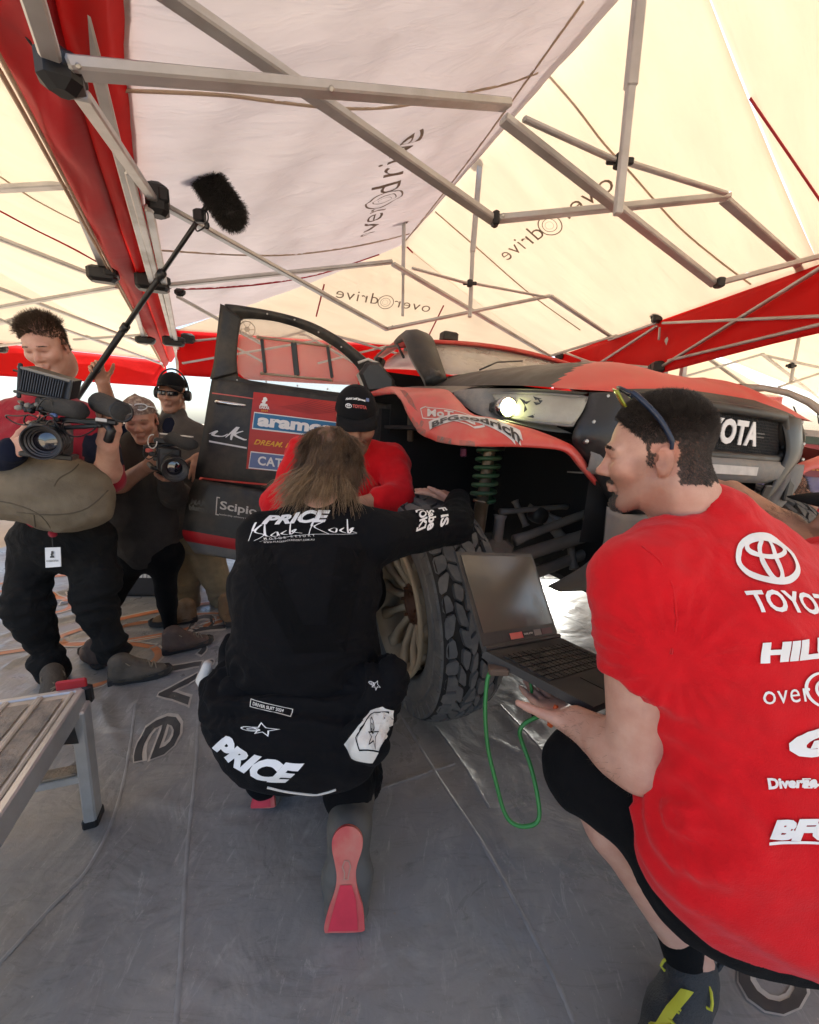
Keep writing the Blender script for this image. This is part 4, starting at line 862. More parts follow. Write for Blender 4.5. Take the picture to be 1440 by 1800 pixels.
c0 = Dp(434, 578, -.014); MB_ = decal('vent_disc', vw, c0-V(-DU.x, -DU.y, 0)*.047-V(0, 0, .047), -DU*.094, V(0, 0, .094), MATS['brass_rail'], door, None, .002, N=DN)
for p in ((470, 552), (518, 562), (560, 584), (600, 610), (412, 590), (410, 623), (417, 668), (468, 671), (523, 678), (576, 684), (628, 660)): MB().lathe([(0, .004), (.005, .003), (.006, -.004)], Dp(*p, .006), DN, 8).build('bolt', STEEL, door)
def hnd(pts, r): return MB().tube([Dp(x, y, o) for x, y, o in pts], r, 8)
hnd([(379, 706, .045), (386, 707, .062), (405, 710, .068), (428, 713, .066), (441, 715, .05)], [.008, .014, .014, .012, .007]).build('handle', CHROME, door, True)
def on_door(name, shape, tl_, tr_, bl_, m, off=.003): return on_car(name, shape, tl_, tr_, bl_, m, DB, door, off, None, .04)
on_door('sponsor_panel', shp_rect(), (446, 689), (640, 712), (433, 824), REDPAN, .002)
on_door('sponsor_panel', shp_rect(), (447, 724), (640, 748), (443, 754), WHITE, .0035); on_door('sponsor_panel', shp_rect(), (448, 726), (639, 749), (445, 752), BLUE, .005)
on_door('lettering', text2d('aramco', .05, 0, 1.0), (454, 733), (588, 749), (452, 749), WHITE, .0065)
on_door('lettering', text2d('DREAM. DARE. LIVE.', .03, .2, 1.05), (449, 772), (575, 786), (446, 781), YEL, .004)
on_door('sponsor_panel', shp_rect(), (441, 793), (640, 815), (437, 823), WHITE, .0035); on_door('sponsor_panel', shp_rect(), (442, 795), (639, 816), (438, 821), BLUE2, .005)
on_door('lettering', text2d('CATERING', .03, 0, 1.1), (454, 801), (560, 814), (453, 817), WHITE, .0065)
fig = norm2d(join2d([shp_poly_raw([(0, 0), (1, 0), (.9, .25), (.6, .3), (.72, .55), (.85, .62), (.8, .85), (.55, 1), (.3, .9), (.3, .65), (.15, .5), (.3, .32), (.08, .25)])]))
on_door('emblem', fig, (459, 697), (473, 699), (457, 713), WHITE, .004); on_door('lettering', text2d('DAKAR', .04), (456, 713), (474, 715), (456, 718), WHITE, .004); on_door('lettering', text2d('2024', .02), (459, 720), (471, 721), (459, 723), YEL, .004)
for k in range(9):
    x0 = 492+k*7; on_door('dune_stroke', script2d([[(0, 0), (.3, .2), (.6, .45), (1, 1)]], .03), (x0, 696+k*2), (x0+62, 702+k*2), (x0-4, 716+k*1.5), mat('dark_red_print', (.27, .012, .01), .5), .004)
on_door('pinstripe', shp_rect(), (373, 690), (446, 700), (373, 692), CRED); on_door('pinstripe', shp_rect(), (368, 774), (434, 786), (368, 777), WHITE); on_door('pinstripe', shp_rect(), (352, 838), (470, 850), (351, 841), CRED)
on_door('scrawl', script2d([[(0, .35), (.2, .6), (.1, .3), (.35, .25), (.5, .45)], [(.45, .2), (.6, .6), (.75, 1), (.62, .4), (.6, .05)], [(.9, .75), (.68, .45), (.95, .15), (1, .2)]], .05), (369, 746), (436, 752), (367, 770), WHITE)
on_door('logo_panel', shp_poly([(0, .2), (.05, .7), (.3, .95), (.55, .8), (.8, 1), (1, .75), (.98, .2), (.9, 0), (.1, .05)]), (331, 869), (369, 877), (330, 898), WHITED); 
on_door('lettering', text2d('MAM', .03, .2), (336, 876), (365, 881), (335, 886), BLK, .005); on_door('lettering', text2d('biketours', .04), (333, 886), (368, 892), (333, 896), BLK, .005)
on_door('lettering', text2d('Scipio', .02), (388, 880), (453, 892), (386, 899), WHITED, .004); on_door('lettering', text2d('leadership advisory evolution', .01), (386, 902), (452, 912), (386, 906), WHITED, .004)
for x0, y0, s in ((381, 873, 1), (456, 886, -1)):
    on_door('bracket_mark', norm2d(([(0, 0), (1, 0), (1, .06), (.3, .06), (.3, .94), (1, .94), (1, 1), (0, 1)] if s == 1 else [(1, 0), (0, 0), (0, .06), (.7, .06), (.7, .94), (0, .94), (0, 1), (1, 1)], [(0, 1, 2, 3), (0, 3, 4, 7), (4, 5, 6, 7)])), (x0, y0), (x0+6, y0+1), (x0-2, y0+32), WHITED, .004)
# mirror on the door's front corner
mm_ = [[Dp(x, y, o) for x, y in ((626, 660), (640, 640), (662, 640), (690, 672), (690, 692), (640, 694))] for o in (.02, .12)]
MB().loft([mm_[0], [lerp(p, sum(mm_[1], V(0, 0, 0))/6, .05) for p in mm_[1]], [lerp(p, sum(mm_[1], V(0, 0, 0))/6, .25)+DN*.02 for p in mm_[1]]], True, True).build('door_mirror', BLK, door)
MB().tube([Dp(628, 640, .06), Dp(645, 634, .07), Dp(664, 642, .07)], .008, 6).build('mirror_trim', WHITED, door, True)
# ================================================================== people: one smooth surface grown round a posed skeleton
def npv(v): return np.array(v[:], float)
class Sdf:
    def __init__(s): s.p = []
    def cone(s, a, b, ra, rb, k=.02, wide=None, clip=None, neg=False):
        s.p.append(('c', npv(a), npv(b), ra, rb, k, (npv(Vector(wide[0]).normalized()), wide[1]) if wide else None, [(npv(p), npv(Vector(n).normalized())) for p, n in clip] if clip else None, neg)); return s
    def ell(s, c, r, ax=None, k=.02, neg=False, clip=None):
        A = np.eye(3) if ax is None else np.array([npv(x) for x in ax])
        s.p.append(('e', npv(c), A, np.array(r, float), None, k, None, [(npv(p), npv(Vector(n).normalized())) for p, n in clip] if clip else None, neg)); return s
    def chain(s, pts, rs, k=.02, wide=None):
        for i in range(len(pts)-1): s.cone(pts[i], pts[i+1], rs[i], rs[i+1], k, wide)
        return s
    def bounds(s, pad):
        lo, hi = [], []
        for q in s.p:
            if q[8]: continue
            b = s.bb(q, pad); lo.append(b[0]); hi.append(b[1])
        return np.min(lo, 0), np.max(hi, 0)
    def bb(s, q, pad):
        if q[0] == 'c':
            r = max(q[3], q[4])*(q[6][1] if q[6] else 1)+pad; return np.minimum(q[1], q[2])-r, np.maximum(q[1], q[2])+r
        r = np.max(q[3])+pad; return q[1]-r, q[1]+r
    def dist(s, q, X):
        if q[0] == 'c':
            a, b, ra, rb = q[1], q[2], q[3], q[4]; Pp = X
            if q[6]:
                ax, sc = q[6]; Pp = X-((X-a)@ax)[..., None]*ax*(1-1/sc); b = b-np.dot(b-a, ax)*ax*(1-1/sc)
            ba = b-a; l2 = max(ba@ba, 1e-12); h = np.clip(((Pp-a)@ba)/l2, 0, 1); d = np.linalg.norm(Pp-a-h[..., None]*ba, axis=-1)-(ra+(rb-ra)*h)
        else:
            Y = (X-q[1])@q[2].T; r = q[3]; k0 = np.linalg.norm(Y/r, axis=-1); k1 = np.linalg.norm(Y/(r*r), axis=-1); d = k0*(k0-1)/np.maximum(k1, 1e-9)
        if q[7]:
            for p, n in q[7]: d = np.maximum(d, (X-p)@n)
        return d
    def mesh(s, res, lo=None, hi=None, cut=None):
        pad = .02
        if lo is None: lo, hi = s.bounds(pad+2*res)
        lo, hi = np.array(lo, float), np.array(hi, float); n = np.maximum(np.ceil((hi-lo)/res).astype(int)+1, 4)
        D = np.full(n, 1.0, np.float32); axs = [lo[i]+res*np.arange(n[i]) for i in range(3)]
        for q in s.p:
            k = q[5]; b0, b1 = s.bb(q, k+3*res+.01); i0 = np.clip(np.floor((b0-lo)/res).astype(int), 0, n); i1 = np.clip(np.ceil((b1-lo)/res).astype(int)+1, 0, n)
            if np.any(i1 <= i0): continue
            sl_ = tuple(slice(a, b) for a, b in zip(i0, i1)); X = np.stack(np.meshgrid(*[axs[i][sl_[i]] for i in range(3)], indexing='ij'), -1); d = s.dist(q, X).astype(np.float32); C = D[sl_]
            if q[8]: d = -d; h = np.maximum(k-np.abs(C-d), 0)/k; D[sl_] = np.maximum(C, d)+h*h*k*.25
            else: h = np.maximum(k-np.abs(C-d), 0)/k; D[sl_] = np.minimum(C, d)-h*h*k*.25
        if cut is not None: D = cut(D, axs)
        return surface_nets(D, lo, res)
def surface_nets(D, lo, res):
    S = D < 0; nx, ny, nz = D.shape
    cnt = np.zeros((nx-1, ny-1, nz-1), np.int8)
    for i in (0, 1):
        for j in (0, 1):
            for k in (0, 1): cnt += S[i:nx-1+i, j:ny-1+j, k:nz-1+k]
    act = (cnt > 0) & (cnt < 8); ids = np.full(act.shape, -1, np.int64); c = np.argwhere(act); ids[act] = np.arange(len(c))
    if len(c) == 0: return np.zeros((0, 3)), np.zeros((0, 4), int)
    acc = np.zeros((len(c), 3)); m = np.zeros(len(c)); cor = [np.array((i, j, k)) for i in (0, 1) for j in (0, 1) for k in (0, 1)]
    val = {tuple(o): D[c[:, 0]+o[0], c[:, 1]+o[1], c[:, 2]+o[2]] for o in cor}
    for o in cor:
        for a in range(3):
            if o[a] == 1: continue
            p = o.copy(); p[a] = 1; va, vb = val[tuple(o)], val[tuple(p)]; x = (va < 0) != (vb < 0); t = np.where(x, va/np.where(x, va-vb, 1), 0)
            q = o[None, :]+t[:, None]*(p-o)[None, :]; acc[x] += q[x]; m[x] += 1
    vs = lo+res*(c+acc/m[:, None]); fs = []
    for a in range(3):
        b, d = (a+1) % 3, (a+2) % 3; s0 = [slice(None)]*3; s1 = [slice(None)]*3; s0[a] = slice(0, -1); s1[a] = slice(1, None)
        e = np.argwhere(S[tuple(s0)] != S[tuple(s1)]); e = e[(e[:, b] > 0) & (e[:, d] > 0) & (e[:, b] < D.shape[b]-1) & (e[:, d] < D.shape[d]-1)]
        q = []
        for ob_, od in ((-1, -1), (0, -1), (0, 0), (-1, 0)):
            r = e.copy(); r[:, b] += ob_; r[:, d] += od; q.append(ids[r[:, 0], r[:, 1], r[:, 2]])
        q = np.stack(q, 1); inside = S[e[:, 0], e[:, 1], e[:, 2]]; q = np.where(inside[:, None], q, q[:, ::-1]); fs.append(q)
    fs = np.concatenate(fs); return vs, fs[(fs >= 0).all(1)]
def smooth_verts(vs, fs, it=1, lam=.5):
    for _ in range(it):
        acc = np.zeros_like(vs); n = np.zeros(len(vs))
        for a in range(4):
            b = (a+1) % 4
            np.add.at(acc, fs[:, a], vs[fs[:, b]]); np.add.at(n, fs[:, a], 1); np.add.at(acc, fs[:, b], vs[fs[:, a]]); np.add.at(n, fs[:, b], 1)
        vs = vs+lam*(acc/np.maximum(n, 1)[:, None]-vs)
    return vs
def sdf_obj(name, sdf, res, m, parent=None, patches=(), disp=None, tint=None, sm=1, keep=None):
    """patches: (lo, hi, res) boxes meshed finer and joined into the same surface"""
    V0, F0 = sdf.mesh(res); V0 = smooth_verts(V0, F0, sm)
    VS, FS = [], []
    cen = V0[F0].mean(1)
    for lo, hi, r in patches:
        lo, hi = np.array(lo), np.array(hi); ins = ((cen > lo+r*2) & (cen < hi-r*2)).all(1); F0 = F0[~ins]; cen = cen[~ins]
    VS.append(V0); FS.append(F0); off = len(V0)
    for lo, hi, r in patches:
        v, f = sdf.mesh(r, lo, hi); v = smooth_verts(v, f, sm); VS.append(v); FS.append(f+off); off += len(v)
    vs, fs = np.concatenate(VS), np.concatenate(FS)
    if keep is not None: fs = fs[keep(vs[fs].mean(1))]
    used = np.zeros(len(vs), bool); used[fs.ravel()] = True; mp = np.cumsum(used)-1; vs, fs = vs[used], mp[fs]
    me = bpy.data.meshes.new(name); me.from_pydata(vs.tolist(), [], fs.tolist()); me.update()
    if disp:
        nn = np.zeros(len(vs)*3); me.vertices.foreach_get('normal', nn); nn = nn.reshape(-1, 3)
        vs = vs+nn*np.array([disp(Vector(p)) for p in vs])[:, None]; me.vertices.foreach_set('co', vs.ravel()); me.update()
    me.materials.append(m); me.polygons.foreach_set('use_smooth', [True]*len(me.polygons))
    if tint is not None:
        ca = me.color_attributes.new('tint', 'FLOAT_COLOR', 'POINT'); ca.data.foreach_set('color', np.concatenate([tint(vs), np.ones((len(vs), 1))], 1).ravel().astype(np.float32))
    o = bpy.data.objects.new(name, me); COL.objects.link(o); adopt(o, parent); return o
def folds(amp, fr=(9, 9, 5), seed=0, fine=.3):
    def f(p):
        w = noise.noise(V(p.x*fr[0]+seed, p.y*fr[1], p.z*fr[2])); q = 1-abs(noise.noise(V(p.x*fr[0]*1.3, p.y*fr[1]*1.3+seed, p.z*fr[2]*1.5)))*2
        return amp*(w*.8+q*.45+fine*noise.noise(V(p.x*30+seed, p.y*30, p.z*26)))
    return f
def spokes(c, n, amp, k, reach, ph=0.):
    """folds that fan out from a pinch point"""
    c = Vector(c); x, y, z = frame(n)
    def f(p):
        d = p-c; r = d.length
        if r > reach*3: return 0.
        th = math.atan2(d.dot(y), d.dot(x)); s_ = math.sin(k*th+ph+2.2*noise.noise(p*7)); return amp*(1-abs(s_)*1.6)*math.exp(-(r/reach)**2)*min(1, r/.07)**2*.5
    return f
def swag(a, b, amp, n, reach):
    """slack folds hanging between two points"""
    a, b = Vector(a), Vector(b)
    def f(p):
        t = max(0, min(1, (p-a).dot(b-a)/(b-a).length_squared)); q = lerp(a, b, t); d = (p-q).length; s_ = math.sin(n*d/reach*math.pi*2+1.5*noise.noise(p*6)+4*t*(1-t)); return amp*s_*math.exp(-(d/reach)**2)
    return f
def mixf(*fs): return lambda p: sum(f(p) for f in fs)
# ---- hands
def hand(S, wr, d, pn, lat, curl=(.5, .55, .6, .65), tcurl=.5, tdir=None, spread=.06, sc=1., bend=(1, 1, .7), k=.006):
    """wr wrist, d towards the fingers, pn out of the palm, lat towards the thumb side"""
    d = Vector(d).normalized(); pn = Vector(pn); pn = (pn-d*pn.dot(d)).normalized(); lt_ = d.cross(pn); lt_ = lt_ if lt_.dot(Vector(lat)) > 0 else -lt_; wr = Vector(wr)
    offs = (.030, .010, -.011, -.030); ln = (.088, .094, .090, .080); fl_ = ((.042, .027, .021), (.046, .030, .022), (.043, .028, .021), (.034, .021, .018))
    for i in range(4):
        kn = wr+d*ln[i]*sc+lt_*offs[i]*sc
        S.cone(wr+lt_*offs[i]*.62*sc+d*.008, kn-pn*-.002, .0165*sc, .0118*sc, .014)
        a = 0; dir_ = (d+lt_*offs[i]*spread*30).normalized(); p = kn; r = (.0098, .0092, .0082, .0068)
        for j in range(3):
            a += curl[i]*bend[j]; q = p+(dir_*math.cos(a)+pn*math.sin(a))*fl_[i][j]*sc; S.cone(p, q, r[j]*sc, r[j+1]*sc, k); p = q
    td = Vector(tdir).normalized() if tdir is not None else (d*.55+lt_*.75+pn*.35).normalized()
    b = wr+d*.022*sc+lt_*.026*sc; S.cone(wr+d*.015, b, .017*sc, .016*sc, .014); p = b+td*.046*sc; S.cone(b, p, .0155*sc, .012*sc, .012)
    t2 = (td+d*.5*tcurl+pn*.35*tcurl).normalized(); q = p+t2*.032*sc; S.cone(p, q, .0115*sc, .010*sc, k); S.cone(q, q+(t2+d*.4*tcurl).normalized()*.024*sc, .0102*sc, .0078*sc, k)
    c = wr+d*.075*sc; e = .13*sc; return (tuple(c-V(e, e, e)), tuple(c+V(e, e, e)))
# ---- heads
class Head: pass
def head(S, c, fwd, up, sc=1., nose=1., jaw=1., chin=1., brow=1., lids=True, ears=True):
    h = Head(); f = Vector(fwd).normalized(); u = Vector(up); u = (u-f*u.dot(f)).normalized(); r = f.cross(u).normalized(); c = Vector(c); h.c, h.f, h.u, h.r, h.s = c, f, u, r, sc
    def q(x, y, z): return c+(r*x+f*y+u*z)*sc
    h.q = q; A = (r, f, u)
    def E(x, y, z, rr, k=.02, neg=False, ax=A): S.ell(q(x, y, z), [t*sc for t in rr], ax, k*sc, neg)
    def Cn(a, b, ra, rb, k=.012, neg=False): S.cone(q(*a), q(*b), ra*sc, rb*sc, k*sc, None, None, neg)
    E(0, -.012, .045, (.077, .098, .083), .02); E(0, .030, .0, (.066, .066, .075), .03); E(0, .032, -.048, (.054*jaw, .058, .066), .03)
    E(0, .074, -.108, (.023*jaw, .018*chin, .017), .03)
    for s in (-1, 1):
        Cn((s*.056*jaw, .0, -.055), (s*.020*jaw, .066, -.106), .017, .016, .03); E(s*.041, .064, -.022, (.026, .026, .022), .03)
        E(s*.032, .100, .004, (.020, .016, .0135), .014, True)
        E(s*.032, .0815, .003, (.0145, .0135, .0120), .004)
        Cn((s*.015, .0915, .0075), (s*.046, .083, .0065), .0042, .0038, .006)
        Cn((s*.014, .097, .022*1.0), (s*.050, .080, .022), .0085*brow, .007*brow, .014)
        E(s*.0125, .1005, -.036, (.0085, .009, .0075), .006)
        E(s*.0065, .106, -.0435, (.0035, .006, .003), .003, True)
        if ears:
            E(s*.080, -.008, -.004, (.0075, .020, .031), .006, False, ((r*.92+f*-.38*s).normalized(), (f*.92+r*.38*s).normalized(), u)); E(s*.087, -.002, .0, (.006, .011, .018), .005, True); E(s*.078, -.004, -.030, (.007, .010, .010), .006)
    Cn((0, .090, .016), (0, .1075*(.85+.15*nose), -.026), .0075, .0105, .012); E(0, .109*(.85+.15*nose), -.031, (.0105, .0115*nose, .0095), .010)
    Cn((-.018, .0935, -.0640), (.018, .0935, -.0640), .0055, .0055, .008); Cn((-.015, .0945, -.0755), (.015, .0945, -.0755), .0068, .0068, .009); Cn((0, .098, -.062), (0, .098, -.064), .0055, .0055, .008)
    Cn((-.018, .1030, -.0705), (.018, .1030, -.0705), .0018, .0018, .003, True); E(0, .094, -.089, (.02, .009, .006), .012, True)
    Cn((0, -.045, -.045), (0, -.05, -.12), .052, .055, .04)
    h.box = (tuple(c-V(.16, .16, .17)*sc), tuple(c+V(.16, .16, .16)*sc)); return h
def head_local(h, vs): d = (vs-npv(h.c))/h.s; return np.stack([d@npv(h.r), d@npv(h.f), d@npv(h.u)], -1)
def face_tint(h, beard=0., goatee=0., stub=(.42, .36, .34), lips=(.78, .55, .52), hair=None, hcol=(.13, .10, .09), flush=1.):
    def t(vs):
        L = head_local(h, vs); x, y, z = L[:, 0], L[:, 1], L[:, 2]; c = np.ones((len(vs), 3)); inh = (np.abs(x) < .12) & (np.abs(y) < .14) & (z > -.15) & (z < .16)
        def blend(w, col): nonlocal c; w = (w*inh)[:, None]; c = c*(1-w)+np.array(col)*w
        g = lambda d, s: np.exp(-(d/s)**2)
        blend(.45*g(np.hypot(np.hypot((np.abs(x)-.042)/1.2, y-.07), z+.02), .022)*flush, (.95, .66, .60)); blend(.5*g(np.hypot(x, np.hypot(y-.112, z+.03)), .016)*flush, (.95, .64, .58))
        blend(.7*(np.abs(x) < .023)*(y > .085)*g(z+.0695, .0075), lips); blend(.55*g(np.hypot((np.abs(x)-.032)/1.6, (z-.006)/.8), .011)*(y > .06), (.62, .45, .42))
        blend(.75*(y > .07)*g(z-.0025-.0012*np.cos(x*80), .0022)*g(np.abs(x)-.032, .014), (.12, .09, .08))
        blend(.55*(np.abs(np.abs(x)-.082) < .02)*(np.abs(y+.005) < .03)*(np.abs(z) < .04)*flush, (.95, .66, .60))
        if hair is not None: blend(.92*hair(x, y, z), hcol)
        if beard: w = np.clip((-.028-z)/.02, 0, 1)*np.clip((y+.03)/.03, 0, 1)*(1-.9*g(np.hypot(x*.9, z+.068), .016)); w = np.maximum(w, np.clip((.012-z)/.02, 0, 1)*np.clip((.05-np.abs(y-.01))/.02, 0, 1)*(np.abs(x) > .05)); blend(np.clip(w, 0, 1)*beard*(z > -.135), stub)
        if goatee: w = np.maximum(g(np.hypot(x/1.9, (z+.103)/1.1), .023)*(y > .035), .9*g(z+.0555, .0055)*(np.abs(x) < .028)*(y > .08)); w = np.maximum(w, .7*g(np.abs(x)-.027, .004)*(z < -.055)*(z > -.1)*(y > .06)); w = w*(1-.95*g(np.hypot(x/2.2, z+.0695), .010)); blend(np.clip(w*1.1, 0, .85)*goatee, (.22, .17, .15))
        return c
    return t
def strands(name, roots, m, parent, length, direc, seg=5, r=.0011, curl=.0, curlf=60, grav=0., jit=.25, seed=1, sides=3, taper=.25, lock=0.):
    rnd = random.Random(seed); mb_v, mb_f = [], []
    for p, n in roots:
        L = length(p) if callable(length) else length; L *= rnd.uniform(.7, 1.2); d = direc(p, n); d = (d+V(rnd.gauss(0, 1), rnd.gauss(0, 1), rnd.gauss(0, 1))*jit+(noise.noise_vector(p*lock)*.55 if lock else V(0, 0, 0))).normalized(); q = Vector(p); ph = noise.noise(p*lock*.8+V(5, 3, 1))*9 if lock else rnd.uniform(0, 6.28); ax = frame(d); pts = [q.copy()]
        for i in range(seg):
            d = (d+V(0, 0, -grav/seg)+(ax[0]*math.cos(ph+i*curlf*L/seg*6)+ax[1]*math.sin(ph+i*curlf*L/seg*6))*curl).normalized(); q = q+d*(L/seg); pts.append(q.copy())
        b = len(mb_v); rr = r*rnd.uniform(.75, 1.25)
        for i, q in enumerate(pts):
            e = pts[min(i+1, seg)]-pts[max(i-1, 0)]; x, y, _ = frame(e, ax[0]); w = rr*(1-(1-taper)*i/seg)
            for k_ in range(sides): a = 2*math.pi*k_/sides; mb_v.append(q+(x*math.cos(a)+y*math.sin(a))*w)
        for i in range(seg):
            for k_ in range(sides): k2 = (k_+1) % sides; mb_f.append((b+i*sides+k_, b+i*sides+k2, b+(i+1)*sides+k2, b+(i+1)*sides+k_))
    o = meshobj(name, mb_v, mb_f, m, parent, True); o['kind'] = 'stuff'; return o
def scalp(o, h, test, n, seed=2):
    """random points on the body surface inside the hairline test(x, y, z) in head coordinates"""
    me = o.data; rnd = random.Random(seed); c = np.array([p.center[:] for p in me.polygons]); nn = np.array([p.normal[:] for p in me.polygons]); ar = np.array([p.area for p in me.polygons]); L = head_local(h, c); ok = test(L[:, 0], L[:, 1], L[:, 2]); ok &= (np.abs(L) < .16).all(1)
    ids = np.nonzero(ok)[0]
    if not len(ids): return []
    pr = ar[ids]/ar[ids].sum(); pick = np.random.default_rng(seed).choice(ids, n, p=pr); out = []
    for i in pick:
        v = [me.vertices[k].co for k in me.polygons[i].vertices]; a, b = rnd.random(), rnd.random(); p = lerp(lerp(v[0], v[1], a), lerp(v[3], v[2], a), b) if len(v) == 4 else v[0].copy()
        out.append((p, Vector(nn[i])))
    return out
def brows(h, m, parent, n=70, seed=3, thick=.006):
    rnd = random.Random(seed)
    for s in (-1, 1):
        ro = []
        for _ in range(n):
            t = rnd.random(); x = s*(.013+.036*t); z = .0245+.004*math.sin(t*2.6)-.005*t+rnd.uniform(-.5, .5)*thick*(1-.6*t); y = .1055-.02*t*t-.004
            ro.append((h.q(x, y, z), (s, t)))
        strands('eyebrow', ro, m, parent, .009*h.s, lambda p, n: h.r*n[0]*.9+h.u*(.35-.5*n[1])+h.f*.25, 2, .0008, jit=.15, seed=seed)
# ---- clothed bodies
def side_of(J): return (J['sL']-J['sR']).normalized()
def torso(S, J, g=0., k=.05, fat=1., chest=(.118, 1.42), waist=(.108, 1.32), pel=(.118, 1.36)):
    sd = side_of(J); hp = (J['hL']-J['hR']); hp = hp.normalized() if hp.length > 1e-3 else sd; mid = lerp(J['pel'], J['che'], .5)
    S.cone(J['pel'], mid, pel[0]*fat+g, waist[0]*fat+g, k, (hp, pel[1])); S.cone(mid, J['che'], waist[0]*fat+g, chest[0]+g, k, (sd, chest[1])); up = lerp(J['che'], J['nek'], .55)
    S.cone(J['che'], up, chest[0]+g, .085+g, k, (sd, 1.55)); 
    for a in ('sR', 'sL'): S.cone(lerp(J['nek'], J['che'], .12), J[a], .048+g, .058+g, .05)
def arm(S, J, s, g=0., k=.03, up=True, fore=True, m=1., clip=None, r=(.058, .046, .043, .029)):
    if up: S.cone(J['s'+s], J['e'+s], r[0]*m+g, r[1]*m+g, k, None, clip)
    if fore: c = lerp(J['e'+s], J['w'+s], .3); S.cone(J['e'+s], c, r[1]*m*.93+g, r[2]*m+g, k, None, clip); S.cone(c, J['w'+s], r[2]*m+g, r[3]*m+g, k, None, clip)
def legs(S, J, g=0., k=.03, m=1., lower=True, sides='RL', r=(.095, .064, .058, .038)):
    for s in sides:
        S.cone(J['h'+s], J['k'+s], r[0]*m+g, r[1]*m+g, .04)
        if lower: c = lerp(J['k'+s], J['a'+s], .3); S.cone(J['k'+s], c, r[1]*m*.96+g, r[2]*m+g, k); S.cone(c, J['a'+s], r[2]*m+g, r[3]*m+g, k)
def core(S, J, m=.93): torso(S, J, -.014); [arm(S, J, s, -.004) for s in 'RL']; legs(S, J, -.012)
def boot(name, ankle, toe, m, parent, sc=1., solem=None, hi=.10, lace=None, toeup=0.):
    """shoe with sole, upper, tongue and laces; ankle above the heel, toe on the ground"""
    an, to = Vector(ankle), Vector(toe); d = V(to.x-an.x, to.y-an.y, 0).normalized(); u = V(0, 0, 1); r = d.cross(u); heel = V(an.x, an.y, to.z)-d*.055*sc
    L_ = .285*sc; S = Sdf(); q = lambda x, y, z: heel+d*x*sc+r*y*sc+u*z*sc
    S.cone(q(.055, 0, .055), q(.14, 0, .05), .042*sc, .042*sc, .02, (r, 1.0)); S.cone(q(.13, 0, .048), q(.235, .004, .032), .041*sc, .030*sc, .03, (r, 1.35)); S.cone(q(.06, 0, .05), q(.06, 0, hi), .042*sc, .043*sc, .03, (d, 1.15)); S.cone(q(.075, 0, hi), q(.15, 0, .065), .036*sc, .032*sc, .03)
    S.ell(q(.14, 0, -.028), [.25*sc, .1*sc, .04*sc], (d, r, u), .006, True)
    o = sdf_obj(name, S, .006, m, parent, disp=folds(.002, (25, 25, 25), 3))
    outl = [(0, .0), (.005, .026), (.04, .036), (.10, .034), (.16, .042), (.22, .046), (.27, .032), (.29, 0), (.275, -.028), (.22, -.042), (.16, -.038), (.1, -.030), (.04, -.034), (.005, -.024)]
    rings = [[q(x+(.5-x/.29)*0, y*(1.0 if z > .01 else .96), z+.012*max(0, (x-.2)/.09)) for x, y in outl] for z in (.0, .006, .024, .03)]
    MB().loft(rings, True, True).build('sole', solem or BLKP, o, True)
    MB().tube([q(.185, -.044, .030), q(.188, -.034, .055), q(.19, 0, .068), q(.188, .034, .055), q(.185, .044, .030)], .0022*sc, 5).build('toe_seam', lace or BLKP, o, True)
    MB().tube([q(.01, -.03, .034), q(.06, -.043, .036), q(.14, -.042, .036), q(.22, -.046, .036), q(.27, -.03, .040), q(.283, 0, .042), q(.27, .03, .040), q(.22, .046, .036), q(.14, .042, .036), q(.06, .043, .036), q(.01, .03, .034)], .005*sc, 6).build('welt', solem or BLKP, o, True)
    lm = lace or BLKP; mb = MB()
    for i in range(5):
        t = i/4; x = .10+.10*t; z = .121-.040*t; w = .024+.006*t; mb.tube([q(x, -w, z-.012), q(x+.006, 0, z+.004), q(x, w, z-.012)], .0032*sc, 5); mb.tube([q(x, -w, z-.012), q(x+.012, 0, z+.001), q(x+.022, w, z-.022)], .003*sc, 5)
    for s in (-1, 1): mb.tube(smooth_path([q(.1, 0, .108), q(.085, s*.03, .125), q(.11, s*.045, .105), q(.105, s*.02, .1)], 10), .0028*sc, 5)
    mb.build('laces', lm, o, True); return o
SKIN = mat('skin_fair', (.56, .33, .245), .48, col2=(.46, .225, .16), nscale=22, nmix=.45, bump=.12, bscale=220, sss=.08, vcol=True, spec=.4)
SKINT = mat('skin_tanned', (.47, .255, .17), .48, col2=(.37, .17, .105), nscale=22, nmix=.4, bump=.15, bscale=200, sss=.06, vcol=True, spec=.4)
HAIRB = mat('hair_brown', (.055, .034, .022), .45, col2=(.10, .065, .04), nscale=60, spec=.5); HAIRD = mat('hair_dark', (.036, .027, .022), .45, col2=(.08, .062, .05), nscale=70)
HAIRL = mat('hair_sandy', (.055, .032, .019), .42, col2=(.17, .105, .06), nscale=22, nmix=.8, spec=.5)
def cloth(name, col, fold=.35, fscale=9, rough=.88, **k): return mat(name, col, rough, nscale=30, nmix=.25, bump=.25, bscale=420, fold=fold, fscale=fscale, sheen=.12 if max(col) > .1 else .015, spec=.2 if max(col) > .1 else .12, **k)
def blank_tint(vs): return np.ones((len(vs), 3))
def PJ(d): return {k: P(v[0], v[1], D=v[2]) for k, v in d.items()}
def fbox(h): return (h.box[0], h.box[1], .0045)
def hb(b, r=.005): return (b[0], b[1], r)
